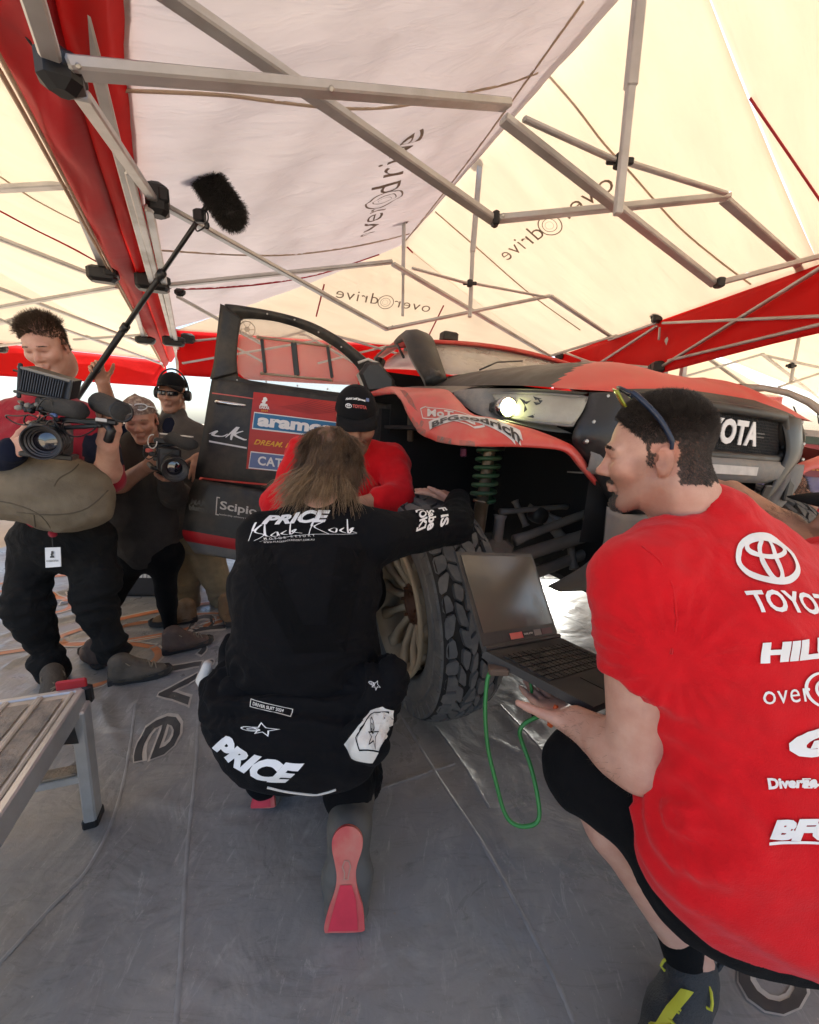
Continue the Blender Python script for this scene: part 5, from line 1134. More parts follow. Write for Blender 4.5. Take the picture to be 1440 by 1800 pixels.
def cap_of(h, m, parent, brim=True, tilt=0., sc=1., back=False):
    q = lambda x, y, z: h.q(x, y, z); rows = []
    for i in range(13):
        t = i/12; ph = t*math.pi/2; rr = math.cos(ph); z = .046+.096*math.sin(ph); rows.append([q(.085*rr*math.cos(a)*sc, (-.012+.106*rr*math.sin(a))*sc, z) for a in [2*math.pi*j/28 for j in range(28)]])
    mb = MB(); mb.loft(rows, True, False); o = mb.build('cap', m, parent, True)
    for a in range(6):
        al = a*math.pi/3; MB().tube([q(.087*math.cos(ph)*math.cos(al)*sc, (-.012+.108*math.cos(ph)*math.sin(al))*sc, .035+.107*math.sin(ph)) for ph in [k*math.pi/18 for k in range(10)]], .0012, 4).build('cap_seam', m, o, True)
    MB().lathe([(0, .006), (.006, .004), (.008, -.002)], q(0, -.012, .139), h.u, 10).build('cap_button', m, o, True)
    if brim:
        s = -1 if back else 1; r = []
        for i in range(15):
            a = -1.15+2.3*i/14; r.append([q(math.sin(a)*.084, s*(-.012*s+math.cos(a)*.104), .050), q(math.sin(a)*.088, s*(math.cos(a)*.128), .054-.03*abs(math.sin(a))**2), q(math.sin(a)*.086, s*(.02+math.cos(a)*.155), .050-.045*abs(math.sin(a))**2)])
        MB().grid(r, .004).build('brim', m, o, True)
    return o
# ------------------------------------------------------------------ kneeling driver in black, seen from behind
J = PJ(dict(pel=(535, 1255, 1.20), che=(538, 1030, 1.19), nek=(578, 893, 1.27), hed=(583, 826, 1.31), sL=(468, 948, 1.22), sR=(668, 944, 1.25), eL=(452, 1000, 1.45), wL=(560, 965, 1.6), eR=(800, 925, 1.46), wR=(806, 880, 1.70),
                hL=(468, 1270, 1.20), hR=(600, 1270, 1.20), kL=(480, 1230, 1.78), aL=(465, 1372, 1.50), kR=(622, 1345, 1.52), aR=(613, 1392, 1.30)))
pD = empty('person', (J['pel'].x, J['pel'].y, 0), 'kneeling person in black race clothes with long sandy hair, seen from behind', 'person')
S = Sdf(); core(S, J); hD = head(S, J['hed'], (.12, .82, -.42), (.03, .42, .82), 1.0); S.cone(J['nek'], hD.q(0, -.03, -.06), .058, .055, .03)
hbx = hand(S, J['wR'], P(752, 860, D=1.76)-J['wR'], V(0, .1, -1), V(-.3, -.8, .5), (.12, .1, .12, .2), .2, spread=.1, tdir=P(737, 842, D=1.70)-P(775, 866, D=1.70)); hbl = hand(S, J['wL'], V(.6, .7, -.1), V(0, 0, -1), V(.5, -.5, 0), (.4, .4, .4, .4))
bD = sdf_obj('body', S, .011, SKIN, pD, [fbox(hD), hb(hbx), hb(hbl)], tint=face_tint(hD, .6, hair=lambda x, y, z: ((z > -.06) & (y < .0)) & (np.hypot(x, np.hypot(y+.03, z-.12)) > .05), hcol=(.28, .2, .15)))
BKN = cloth('black_knit', (.0055, .0055, .0065), .3, 14); BKS = cloth('black_race_suit', (.006, .006, .007), .3, 10); BKV = cloth('black_panel', (.003, .003, .0035), .2, 14)
S = Sdf(); torso(S, J, .012, .06, chest=(.116, 1.38), waist=(.122, 1.42), pel=(.135, 1.42)); arm(S, J, 'R', .012, clip=None); arm(S, J, 'L', .012); S.cone(J['nek']-V(0, 0, .02), J['nek']+V(.0, .01, .015), .07, .064, .03)
cw = (J['wR']-J['eR']).normalized()
S.cone(lerp(J['eR'], J['wR'], .7), lerp(J['eR'], J['wR'], 1.0), .046, .042, .02)
def lumps(p, a=folds(.009, (7, 7, 11), 2)): return a(p)
shD = sdf_obj('shirt', S, .008, BKN, pD, disp=mixf(lumps, spokes(P(655, 1010, D=1.12), CF, .012, 9, .10), spokes(P(470, 1010, D=1.12), CF, .010, 8, .09), swag(P(430, 1180, D=1.1), P(660, 1185, D=1.1), .006, 3, .09), spokes(J['eR'], (J['eR']-J['sR']), .008, 7, .10)))
SBV = bvh_of(shD)
def on_cloth(name, shape, tl_, tr_, bl_, m, bvh, parent, off=.003, maxlen=.012): return on_car(name, shape, tl_, tr_, bl_, m, bvh, parent, off, None, maxlen)
on_cloth('dark_panel', shp_poly([(0, 1), (.28, 1), (.52, .25), (.74, .25), (.95, 1), (1.25, 1), (.88, 0), (.40, 0)]), (432, 968), (645, 968), (445, 1150), BKV, SBV, shD, .002, .03)
on_cloth('lettering', text2d('PRICE', .05, .5, 1.02), (458, 907), (581, 898), (460, 923), WHITE, SBV, shD, .0035)
scb = [[(0, .1), (.05, .6), (.09, 1), (.05, .55), (.14, .85), (.07, .5), (.15, .3), (.05, .05)], [(.17, .95), (.16, .3), (.2, .2)], [(.26, .45), (.21, .25), (.27, .2), (.27, .45), (.29, .2)], [(.36, .45), (.31, .3), (.37, .2)], [(.41, .9), (.39, .2), (.45, .45), (.41, .35), (.5, .2)], [(.56, .1), (.6, .6), (.64, 1), (.6, .55), (.72, .8), (.62, .5), (.74, .1)], [(.79, .4), (.75, .3), (.8, .2), (.82, .38), (.79, .42)], [(.89, .45), (.85, .3), (.9, .2)], [(.94, .95), (.92, .2), (.98, .5), (.94, .35), (1, .25)], [(.1, -.02), (.4, .08), (.8, .1), (1, .22)]]
on_cloth('lettering', script2d(scb, .011), (434, 922), (622, 912), (438, 956), WHITE, SBV, shD, .0035)
on_cloth('lettering', text2d('MOTOR RESORT', .02, 0, 1.9), (464, 946), (553, 940), (465, 950), WHITED, SBV, shD); on_cloth('lettering', text2d('WWW.BLACKROCKRESORT.COM.AU', .02, 0, 1.25), (464, 953), (553, 948), (464, 956), WHITED, SBV, shD)
for i, (t, x, y) in enumerate((('RALLY', 690, 897), ('FIA', 706, 899), ('KMC', 722, 901), ('[OK]', 742, 902), ('Sabe', 760, 902), ('F IS', 782, 898))):
    on_cloth('sleeve_lettering', text2d(t, .04), (x, y-5), (x+5, y+30-i), (x-13, y-3), WHITE, SBV, shD, .004)
# suit rolled down round the hips
S = Sdf(); ctr = lambda px, py, d: P(px, py, D=d)
S.ell(ctr(528, 1265, 1.16), (.225, .165, .135), (V(1, 0, 0), V(0, .9, -.4).normalized(), V(0, .4, .9).normalized()), .05); S.ell(ctr(505, 1318, 1.12), (.155, .10, .085), None, .06); S.ell(ctr(600, 1310, 1.13), (.10, .10, .09), None, .06); S.ell(ctr(425, 1235, 1.17), (.09, .11, .11), None, .06); S.ell(ctr(630, 1235, 1.15), (.10, .1, .1), None, .06)
S.cone(ctr(640, 1215, 1.12), ctr(685, 1195, 1.10), .055, .04, .03); S.cone(ctr(685, 1190, 1.10), ctr(672, 1235, 1.06), .04, .034, .03); S.cone(ctr(672, 1235, 1.06), ctr(648, 1300, 1.02), .036, .05, .03); S.cone(ctr(400, 1200, 1.2), ctr(402, 1120, 1.24), .035, .014, .03); S.cone(ctr(388, 1225, 1.18), ctr(372, 1200, 1.22), .04, .03, .03)
S.cone(ctr(655, 1180, 1.18), ctr(690, 1170, 1.16), .03, .025, .02)
S.cone(J['hR'], J['kR'], .10, .085, .05); S.cone(J['kR'], lerp(J['kR'], J['aR'], .5), .085, .082, .04); S.cone(lerp(J['kR'], J['aR'], .5), P(613, 1395, D=1.28), .082, .074, .04); S.cone(J['hL'], J['kL'], .10, .085, .05); S.cone(J['kL'], J['aL'], .08, .06, .04)
suit = sdf_obj('race_suit', S, .0075, BKS, pD, disp=mixf(folds(.009, (8, 8, 8), 5), swag(P(400, 1200, D=1.1), P(640, 1215, D=1.1), .010, 3, .14), spokes(P(655, 1215, D=1.06), CF, .014, 9, .12), spokes(P(410, 1215, D=1.1), CF, .012, 8, .10), spokes(J['kR'], V(0, 1, .3), .01, 8, .14), swag(lerp(J['kR'], J['aR'], .6)+V(-.1, 0, 0), lerp(J['kR'], J['aR'], .7)+V(.1, 0, 0), .008, 3, .08)))
UB = bvh_of(suit)
WP = cloth('white_patch', (.72, .69, .62), .2, 12); STAR = star2d()
on_cloth('star_mark', STAR, (428, 1262), (492, 1270), (428, 1288), WHITE, UB, suit, .003)
on_cloth('lettering', text2d('PRICE', .06, .5, 1.02), (378, 1284), (536, 1340), (374, 1314), WHITE, UB, suit, .003)
on_cloth('label', norm2d(join2d([outline2d([(0, 0), (5, 0), (5, 1.2), (0, 1.2)], .1)])), (442, 1228), (516, 1246), (440, 1242), WP, UB, suit, .003); on_cloth('lettering', text2d('DRIVER SUIT 2024', .03), (446, 1233), (500, 1246), (445, 1239), WP, UB, suit, .003)
on_cloth('white_patch', shp_poly([(0, .25), (.55, .92), (.8, 1), (1, .9), (.95, .55), (.62, 0), (.2, .05)]), (606, 1240), (692, 1240), (606, 1330), WP, UB, suit, .003, .01)
on_cloth('patch_line', norm2d(join2d([outline2d([(0, .3), (.45, .9), (.9, .95), (.85, .5), (.5, 0), (.05, .02)], .03)])), (628, 1256), (684, 1250), (630, 1322), BKS, UB, suit, .0045); on_cloth('star_mark', STAR, (664, 1252), (668, 1310), (645, 1268), BKS, UB, suit, .0055)
on_cloth('star_mark', STAR, (652, 1190), (672, 1202), (646, 1206), WHITE, UB, suit, .003)
hem = [UB.ray_cast(CC, ray(x, y).normalized(), 5)[0] for x, y in ((470, 1384), (495, 1390), (520, 1394), (552, 1397), (575, 1393), (590, 1388))]
hem = [p for p in hem if p]
if len(hem) > 3: MB().tube(smooth_path([p-ray(500, 1300).normalized()*.004 for p in hem], 30), .0028, 5).build('white_piping', WP, suit, True)
MB().tube([P(366, 1165, D=1.2), P(358, 1195, D=1.21), P(364, 1225, D=1.2)], [.012, .022, .008], 8).build('striped_cuff', WP, suit, True)
# shoes with red soles, toes on the floor
SHB = mat('race_boot_grey', (.10, .095, .085), .6, dust=.5, dustcol=(.22, .19, .15)); REDS = mat('red_sole', (.60, .03, .05), .55, col2=(.62, .13, .10), nscale=9, nmix=.8, dust=.3, dustcol=(.6, .3, .22), dscale=9)
def upright_boot(toe, heel, back, sc, parent):
    """boot standing on its toes: toe and heel ends of the sole, back = direction the sole faces"""
    u = (heel-toe).normalized(); L_ = (heel-toe).length; n = Vector(back); n = (n-u*n.dot(u)).normalized(); r = u.cross(n).normalized(); S = Sdf(); q = lambda t, x, z: toe+u*t*L_+r*x*sc-n*z*sc
    S.cone(q(.08, 0, .035), q(.40, 0, .04), .032*sc, .038*sc, .02, (r, 1.5)); S.cone(q(.4, 0, .045), q(.86, 0, .05), .040*sc, .044*sc, .02, (r, 1.1)); S.cone(q(.86, 0, .045), q(.98, 0, .11), .040*sc, .048*sc, .03); S.cone(q(.98, 0, .11), q(1.08, 0, .15), .048*sc, .048*sc, .03); S.ell(toe+n*.05*sc+u*L_*.5, (.12*sc, L_*.9, .05*sc), (r, u, n), .004, True)
    o = sdf_obj('boot', S, .006, SHB, parent, disp=folds(.002, (20, 20, 20), 9))
    ol = [(0, -.040), (0, .034), (.06, .040), (.22, .036), (.36, .026), (.5, .020), (.62, .022), (.78, .032), (.9, .030), (.985, .012), (.985, -.012), (.9, -.030), (.78, -.032), (.62, -.024), (.5, -.020), (.36, -.024), (.22, -.034), (.06, -.042)]
    ol = [(a.x, a.y) for a in smooth_path([V(a, b, 0) for a, b in ol+ol[:1]], 70)][:-1]
    so_ = MB().prism([q(t, x, -.004) for t, x in ol], -n*.012).build('sole', REDS, o)
    lg = outline2d([(-.1, -.9), (.1, -.9), (.14, -.2), (.2, .3), (.1, .9), (-.1, .9), (-.2, .3), (-.1, -.2)], .045)
    MB().add([q(.58+y*.10, x*.05, -.018+.013) for x, y in lg[0]], lg[1]).build('sole_logo', mat('sole_mark', (.55, .30, .22), .6), so_); MB().add([q(.58+y*.10, x*.05, -.0065) for x, y in lg[0]], lg[1]).build('sole_logo', MATS['sole_mark'], so_)
    MB().add([q(a, b, -.0062) for a, b in ((.02, -.034), (.02, .028), (.3, .022), (.44, .012), (.44, -.012), (.3, -.02))], [(0, 1, 2, 3, 4, 5)]).build('toe_tread', mat('red_sole_bright', (.72, .03, .06), .5, nscale=20, nmix=.3), so_)
    MB().bar(q(.88, 0, .0), q(1.03, 0, .02), .016, .004, n).build('heel_tab', GREYP, o); return o
upright_boot(P(606, 1643, D=1.11)+V(0, 0, .012), P(612, 1450, D=1.15), V(.05, -1, -.05), 1.25, pD)
upright_boot(P(463, 1424, D=1.46)+V(0, 0, .01), P(466, 1322, D=1.50), V(0, -1, .05), 1.0, pD)
# hair: long, sandy, thinning at the crown
def gd(p, n):
    L = head_local(hD, np.array([p[:]]))[0]; out = (p-hD.q(0, .01, .125)); out = out-n*out.dot(n)*.85; return (out.normalized()*.8+n*.10+V(0, 0, -.30)).normalized()
sc_ = scalp(bD, hD, lambda x, y, z: (z > -.055+np.clip(y+.02, 0, 1)*1.0) & ~((np.abs(x) > .066) & (z < .02) & (y > -.03)), 9500)
sc_ = [q_ for q_ in sc_ if (q_[0]-hD.q(0, -.03, .125)).length > .010+.022*random.random()]
strands('hair', sc_, HAIRL, pD, lambda p: (.07 if (p-hD.c).dot(hD.u) > .05 else .09)*(.65 if (p-hD.q(0, -.03, .12)).length < .05 else 1), gd, 8, .00095, .30, 30, .5, .07, 4, lock=28)
nape = [(p, n) for p, n in sc_ if (p-hD.c).dot(hD.u) < -.01][:1300]
strands('hair', nape, mat('hair_blond_ends', (.20, .125, .065), .42, col2=(.34, .235, .14), nscale=40), pD, .13, lambda p, n: (n*.35+V(-.10, -.5, -.75)), 9, .0010, .42, 30, .35, .10, 9, lock=30)
# ------------------------------------------------------------------ crouching person in the red shirt at right, holding the laptop
J = PJ(dict(pel=(1350, 1400, .85), che=(1290, 1105, .86), nek=(1238, 915, .90), hed=(1155, 800, .885), sL=(1120, 1025, .82), sR=(1420, 1035, .96), eL=(1122, 1338, .83), wL=(1014, 1270, .98), eR=(1400, 1235, 1.12), wR=(1190, 1230, 1.2), hL=(1315, 1490, .83), hR=(1440, 1450, .92), kL=(1022, 1352, .98), aL=(1222, 1690, .965), kR=(1230, 1290, 1.22), aR=(1380, 1520, 1.22)))
pF = empty('person', (J['aL'].x, J['aL'].y, 0), 'crouching person in red sponsor shirt and black shorts holding a laptop', 'person')
FHT = lambda x, y, z: (z > .022) & (y < .012+.085*np.clip((z-.02)/.085, 0, 1)) | ((z > -.06) & (y < -.035)) | ((z > -.014) & (y < .024) & (y > .010) & (np.abs(x) > .05))
JT = lambda x, y, z: .0025*np.sin(x*1733+y*2311+z*1907)+.004*np.sin(x*190+z*230)
FH1 = FHT
FH0 = lambda x, y, z: FH1(x, y+JT(x, y, z)*.6, z+JT(x, y, z))
FHT = lambda x, y, z: FH0(x, y, z) & ~((np.abs(x) > .0735) & (y > -.036) & (y < .018) & (z < .034)) & (z < .2)
S = Sdf(); core(S, J); hF = head(S, J['hed'], (-.90, .42, -.10), (-.04, -.02, 1), .92, 1.25, 1.0, 1.1, 1.1); S.cone(J['nek'], hF.q(0, -.045, -.09), .064, .060, .04); S.cone(J['nek']-V(0, 0, .02), J['sL'], .055, .05, .05)
arm(S, J, 'L', .002, m=1.04); legs(S, J, 0, sides='L', m=.95)
bx = hand(S, J['wL'], P(974, 1240, D=1.06)-J['wL'], V(-.1, .0, 1), V(-1, .2, 0), (.10, .12, .12, .15), .1); bx2 = hand(S, J['wR'], V(-1, .1, -.1), V(0, 0, 1), V(-.3, -1, 0), (.3, .3, .3, .3))
bF = sdf_obj('body', S, .009, SKIN, pF, [(hF.box[0], hF.box[1], .0032), hb(bx, .004), hb(bx2)], tint=face_tint(hF, .6, 1., stub=(.50, .45, .43), hair=FHT, hcol=(.24, .20, .18)))
RTS = cloth('red_shirt', (.66, .006, .012), .35, 7)
S = Sdf(); torso(S, J, .026, .07, chest=(.130, 1.50), waist=(.125, 1.42), pel=(.13, 1.40))
S.cone(J['sL'], lerp(J['sL'], J['eL'], .58), .078, .074, .05, None, [(lerp(J['sL'], J['eL'], .52), J['eL']-J['sL']+V(-.04, 0, .03))]); S.cone(J['sR'], J['eR'], .08, .075, .05); S.cone(lerp(J['nek'], J['che'], .05), J['nek']+V(-.005, .0, -.012), .085, .074, .03)
S.cone(J['nek']-V(0, 0, .03), lerp(J['nek'], J['sL'], .9), .066, .07, .05)
S.ell(P(1345, 1500, D=.76), (.20, .12, .16), None, .10); S.ell(P(1260, 1470, D=.78), (.10, .10, .13), None, .09); S.ell(P(1420, 1560, D=.76), (.16, .11, .10), None, .08)
ncut = (J['nek']+V(-.012, .0, .022), (hF.q(0, -.03, -.05)-J['nek']).normalized())
S.ell(hF.q(.0, -.035, -.115), (.070, .070, .05), None, .012, True)
hemP, hemN = P(1290, 1668, D=.80), V(-.10, .30, -1)
def shcut(D, axs):
    X = np.meshgrid(*axs, indexing='ij'); d = sum((X[i]-hemP[i])*Vector(hemN).normalized()[i] for i in range(3)); return np.maximum(D, d).astype(np.float32)
_m = S.mesh
S.mesh = lambda res, lo=None, hi=None, cut=None: _m(res, lo, hi, shcut)
def fF(p):
    w = folds(.010, (6, 6, 3.5), 7)(p); s = 0
    return w+.004*math.sin(p.z*26+p.x*18+3*noise.noise(p*4))*max(0, .5-abs(p.z-.62)*2)
shF = sdf_obj('shirt', S, .008, RTS, pF, disp=mixf(fF, spokes(P(1175, 1150, D=.74), CF, .016, 10, .11), spokes(P(1120, 1400, D=.78), CF, .012, 9, .12), swag(P(1150, 1420, D=.72), P(1460, 1560, D=.7), .007, 3, .16), spokes(P(1250, 930, D=.8), CF, .006, 8, .10), spokes(P(1120, 1060, D=.76), CF, .007, 6, .09)))
RB_ = bvh_of(shF)
def onF(s, tl_, tr_, bl_, bold=.04, shear=0., m=None, nm='lettering', sp=1.0): return on_cloth(nm, text2d(s, bold, shear, sp) if isinstance(s, str) else s, tl_, tr_, bl_, m or WHITE, RB_, shF, .003, .012)
def onF2(s, tl_, bl_, w, bold=.04, shear=0., sp=1.0, slope=-.06, nm='lettering'):
    """lettering that runs on round the far side of the back: fixed height, real width"""
    h = []
    for p in (tl_, bl_, (tl_[0]+40, tl_[1]+40*slope)):
        q = RB_.ray_cast(CC, ray(*p).normalized(), 5); h.append(q[0])
    if any(x is None for x in h): return
    U = (h[2]-h[0]).normalized()*w; Wv = h[0]-h[1]; n = U.cross(Wv).normalized(); n = -n if n.dot(CC-h[0]) < 0 else n
    decal(nm, text2d(s, bold, shear, sp) if isinstance(s, str) else s, h[1], U, Wv, WHITE, shF, RB_, .003, .012, .3, N=n)
onF(EMBLEM, (1286, 934), (1378, 946), (1298, 1030), nm='emblem')
onF2('TOYOTA', (1307, 1040), (1326, 1078), .175, .03); onF2('HILUX', (1333, 1130), (1335, 1166), .20, .06, .1); onF2('over', (1338, 1214), (1340, 1236), .075, .0, 0, 1.1); onF2(norm2d(join2d([ring2d(0, 0, 1, 1.3, .16), ring2d(.1, 0, .6, .8, .16)])), (1404, 1182), (1420, 1246), .07, nm='ring_mark'); onF2('GR', (1384, 1284), (1390, 1332), .12, .09, .3); onF2('Diverse', (1347, 1368), (1350, 1388), .07, .05); onF2('Extreme', (1408, 1366), (1411, 1384), .10, -.005); onF2('BFGoodrich', (1352, 1442), (1352, 1476), .26, .07, .25)
onF2(shp_rect(), (1350, 1480), (1350, 1485), .26, nm='underline')
MB().tube([q for q in [RB_.ray_cast(CC, ray(x, y).normalized(), 5)[0] for x, y in ((1128, 960), (1160, 985), (1182, 1030), (1190, 1090), (1180, 1150))] if q], .0022, 5).build('sleeve_seam', RTS, shF, True)
BLKT = cloth('black_shorts', (.005, .005, .0055), .3, 9)
S = Sdf(); legs(S, J, .022, lower=False); S.cone(J['pel'], lerp(J['hL'], J['hR'], .5), .14, .15, .05); S.ell(P(1345, 1505, D=.79), (.21, .13, .155), None, .08); S.ell(P(1330, 1565, D=.80), (.19, .10, .09), None, .08)
S.cone(lerp(J['hL'], J['kL'], .4), lerp(J['hL'], J['kL'], .93), .10, .083, .04)
sdf_obj('shorts', S, .009, BLKT, pF, disp=folds(.007, (9, 9, 9), 2))
S = Sdf(); S.cone(lerp(J['kL'], J['aL'], .86), J['aL']-V(0, 0, .05), .047, .046, .02); sdf_obj('sock', S, .007, BLKT, pF)
SHOE = mat('dark_shoe', (.035, .037, .038), .7, bump=.5, bscale=260, dust=.25, dustcol=(.12, .11, .09)); YLW = mat('yellow_lace', (.55, .52, .03), .6)
ank = J['aL']; td = V(-.72, -.62, 0).normalized(); bt = boot('shoe', V(ank.x+.0, ank.y-.0, .1), V(ank.x, ank.y, .0)+td*.2, SHOE, pF, 1.08, None, .10, YLW)
r_ = td.cross(V(0, 0, 1)); BB = bvh_of(bt)
on_cloth('yellow_overlay', shp_poly([(0, 0), (.3, 0), (.75, 1), (.5, 1)]), (1160, 1738), (1220, 1745), (1150, 1805), YLW, BB, bt, .004); on_cloth('lettering', text2d('SALOMON', .04), (1236, 1796), (1288, 1770), (1240, 1806), WHITE, BB, bt, .004)
MB().tube(smooth_path([ank+V(.045, .02, .0), ank+V(.075, .03, .01), ank+V(.08, .02, -.03), ank+V(.055, .01, -.05)], 12), .006, 6).build('pull_loop', SHOE, bt, True)
boot('shoe', V(J['aR'].x, J['aR'].y, .1), V(J['aR'].x, J['aR'].y, 0)+V(-.7, .5, 0).normalized()*.2, SHOE, pF, 1.08, None, .1, YLW)
# cropped hair with faded sides, beard, brows, sunglasses pushed up on the head
scF = scalp(bF, hF, FHT, 42000)
lenF = lambda p: .0035+.013*max(0, min(1, ((p-hF.c).dot(hF.u)-.015)/.085))**1.3
strands('hair', scF, HAIRD, pF, lenF, lambda p, n: (lambda w: n*(.35+.45*w)+hF.f*(.9*w-.4)+hF.u*(1.1*w-.8))(max(0, min(1, ((p-hF.c).dot(hF.u)-.03)/.06))), 3, .0005, .06, 20, 0, .25, 3)
brows(hF, HAIRD, pF, 160, 3, .009)
gt = scalp(bF, hF, lambda x, y, z: (y > .055) & (z < -.084) & (z > -.122) & (np.abs(x) < .032) | (y > .088) & (z < -.052) & (z > -.058) & (np.abs(x) < .024), 1800, 6); strands('goatee', gt, HAIRD, pF, .0055, lambda p, n: n*.6-hF.u*.8, 2, .0007, jit=.3, seed=5)
gl_ = MB(); GLS = mat('blue_frame', (.012, .022, .05), .3); 
tmp = [hF.q(-.079, -.020, .018), hF.q(-.084, -.018, .04), hF.q(-.086, .005, .085), hF.q(-.082, .040, .128), hF.q(-.075, .052, .140)]
gl_.tube(smooth_path(tmp, 16), [.004]*3+[.0055]*13, 6)
sg = empty('sunglasses', hF.q(0, .05, .14), 'sunglasses with blue arms pushed up on the cropped dark hair', 'sunglasses'); gl_.build('temple_arm', GLS, sg, True); MB().tube([hF.q(.079, -.02, .018), hF.q(.086, .005, .085), hF.q(.075, .052, .14)], .005, 6).build('temple_arm', GLS, sg, True)
LY = mat('mirror_lens', (.30, .33, .03), .15, .3, spec=.8)
for s in (-1, 1):
    MB().grid([[hF.q(s*(.006+.064*i/8), .062+.018*math.cos((i/8-.4)*1.8)+.006*j, .146-.012*abs(i/8-.4)+.013*j-.008) for j in (-1.4, -.5, .5, 1.4)] for i in range(9)], .003).build('lens', LY, sg, True)
MB().tube([hF.q(-.075, .055, .14), hF.q(-.04, .075, .155), hF.q(0, .08, .158), hF.q(.04, .075, .155), hF.q(.075, .055, .14)], .003, 6).build('brow_bar', GLS, sg, True)
# ------------------------------------------------------------------ person in red with a black cap leaning over the tyre
J = PJ(dict(pel=(590, 1010, 2.15), che=(600, 880, 2.0), nek=(618, 785, 1.93), hed=(627, 738, 1.80), sR=(532, 800, 1.95), sL=(690, 812, 1.98), eR=(490, 882, 1.80), wR=(588, 905, 1.66), eL=(700, 872, 1.85), wL=(610, 890, 1.72), hR=(545, 1040, 2.15), hL=(635, 1040, 2.15), kR=(500, 1010, 1.80), kL=(640, 1010, 2.0), aR=(520, 1150, 1.95), aL=(620, 1150, 2.1)))
pE = empty('person', (J['pel'].x, J['pel'].y, 0), 'person in red with a black cap leaning over the front tyre', 'person')
S = Sdf(); core(S, J); hE = head(S, J['hed'], (.14, -.84, -.52), (.05, -.5, .85), 1.0); S.cone(J['nek'], hE.q(0, -.03, -.07), .056, .056, .04); h1 = hand(S, J['wR'], V(.9, -.3, -.1), V(0, .2, -1), V(0, -1, 0), (.3,)*4); h2 = hand(S, J['wL'], V(-.9, -.3, -.1), V(0, .2, -1), V(0, -1, 0), (.3,)*4)
bE = sdf_obj('body', S, .011, SKINT, pE, [fbox(hE), hb(h1), hb(h2)], tint=face_tint(hE, .8, stub=(.35, .28, .25)))
S = Sdf(); torso(S, J, .018, .05, chest=(.12, 1.4)); 
for s in 'RL': arm(S, J, s, .012, fore=False); S.cone(J['e'+s], lerp(J['e'+s], J['w'+s], .35), .062, .058, .03)
S.cone(J['nek']-V(0, 0, .03), J['nek']+V(0, -.01, 0), .075, .07, .03)
sdf_obj('shirt', S, .010, RTS, pE, disp=folds(.016, (10, 10, 7), 11)); S = Sdf(); legs(S, J, .02); S.cone(J['hR'], J['hL'], .12, .12, .04); sdf_obj('trousers', S, .014, BLKT, pE)
BCAP = cloth('black_cap', (.010, .010, .011), .1, 20); cp = cap_of(hE, BCAP, pE); CB_ = bvh_of(cp)
on_cloth('lettering', text2d('Abdul Latif Jameel', .04), (608, 700), (642, 703), (608, 705), WHITE, CB_, cp, .003); on_cloth('lettering', text2d('TOYOTA', .03), (620, 711), (644, 714), (620, 717), REDS, CB_, cp, .003); on_cloth('emblem', EMBLEM, (608, 709), (619, 710), (608, 717), WHITE, CB_, cp, .003); on_cloth('logo_square', shp_rect(), (643, 700), (648, 701), (643, 706), BLUE2, CB_, cp, .003)
boot('shoe', V(J['aR'].x, J['aR'].y, .1), V(J['aR'].x, J['aR'].y-.2, 0), SHOE, pE); boot('shoe', V(J['aL'].x, J['aL'].y, .1), V(J['aL'].x, J['aL'].y-.2, 0), SHOE, pE)
# ------------------------------------------------------------------ standing camera operator at the left
J = PJ(dict(pel=(112, 945, 2.14), che=(88, 795, 2.06), nek=(86, 700, 2.02), hed=(82, 608, 1.95), sR=(8, 742, 2.02), sL=(166, 748, 2.06), eR=(-22, 850, 1.96), wR=(22, 792, 1.72), eL=(190, 842, 1.98), wL=(190, 782, 1.76), hR=(64, 955, 2.14), hL=(162, 955, 2.14), kR=(48, 1068, 2.10), kL=(165, 1050, 2.18), aR=(92, 1180, 2.18), aL=(200, 1145, 2.24)))
pA = empty('person', (-1.62, 2.0, 0), 'standing camera operator in a red jacket and black cargo trousers at left', 'person')
S = Sdf(); core(S, J); hA = head(S, J['hed'], (.16, -.86, -.44), (.0, -.42, .9), .96, 1.0, 1.05); S.cone(J['nek'], hA.q(0, -.04, -.08), .06, .058, .04)
arm(S, J, 'L', .002, up=False); b1 = hand(S, J['wL'], P(198, 745, D=1.68)-J['wL'], V(-.3, .2, .3), V(-.5, 0, .9), (.55, .6, .6, .6), .5, tdir=V(.25, -.2, .7)); b2 = hand(S, J['wR'], P(66, 770, D=1.66)-J['wR'], V(.1, .8, -.1), V(0, .1, 1), (.35, .4, .45, .5), .5)
bA = sdf_obj('body', S, .011, SKIN, pA, [fbox(hA), hb(b1), hb(b2)], tint=face_tint(hA, .35, stub=(.7, .6, .55)))
RJK = cloth('maroon_jacket', (.28, .012, .025), .35, 9); NVY = cloth('navy_sleeve', (.010, .013, .028), .3, 10); 
S = Sdf(); JA = dict(J); JA['pel'] = lerp(J['pel'], J['che'], .25); torso(S, JA, .03, .06, chest=(.13, 1.45), pel=(.10, 1.3)); S.cone(J['nek']-V(0, 0, .04), J['nek']+V(0, .0, .01), .075, .068, .03); arm(S, J, 'L', .022, fore=False)
jk = sdf_obj('jacket', S, .010, RJK, pA, disp=folds(.010, (8, 8, 6), 21)); S = Sdf(); arm(S, J, 'R', .022, fore=True); S.cone(J['sL'], lerp(J['sL'], J['eL'], .75), .082, .075, .03); sdf_obj('sleeve', S, .010, NVY, pA, disp=folds(.008, (10, 10, 10), 22))
JB = bvh_of(jk); on_cloth('white_stripe', shp_rect(), (4, 690), (10, 690), (12, 750), WHITE, JB, jk, .004); on_cloth('white_stripe', shp_rect(), (128, 690), (136, 690), (155, 745), WHITE, JB, jk, .004)
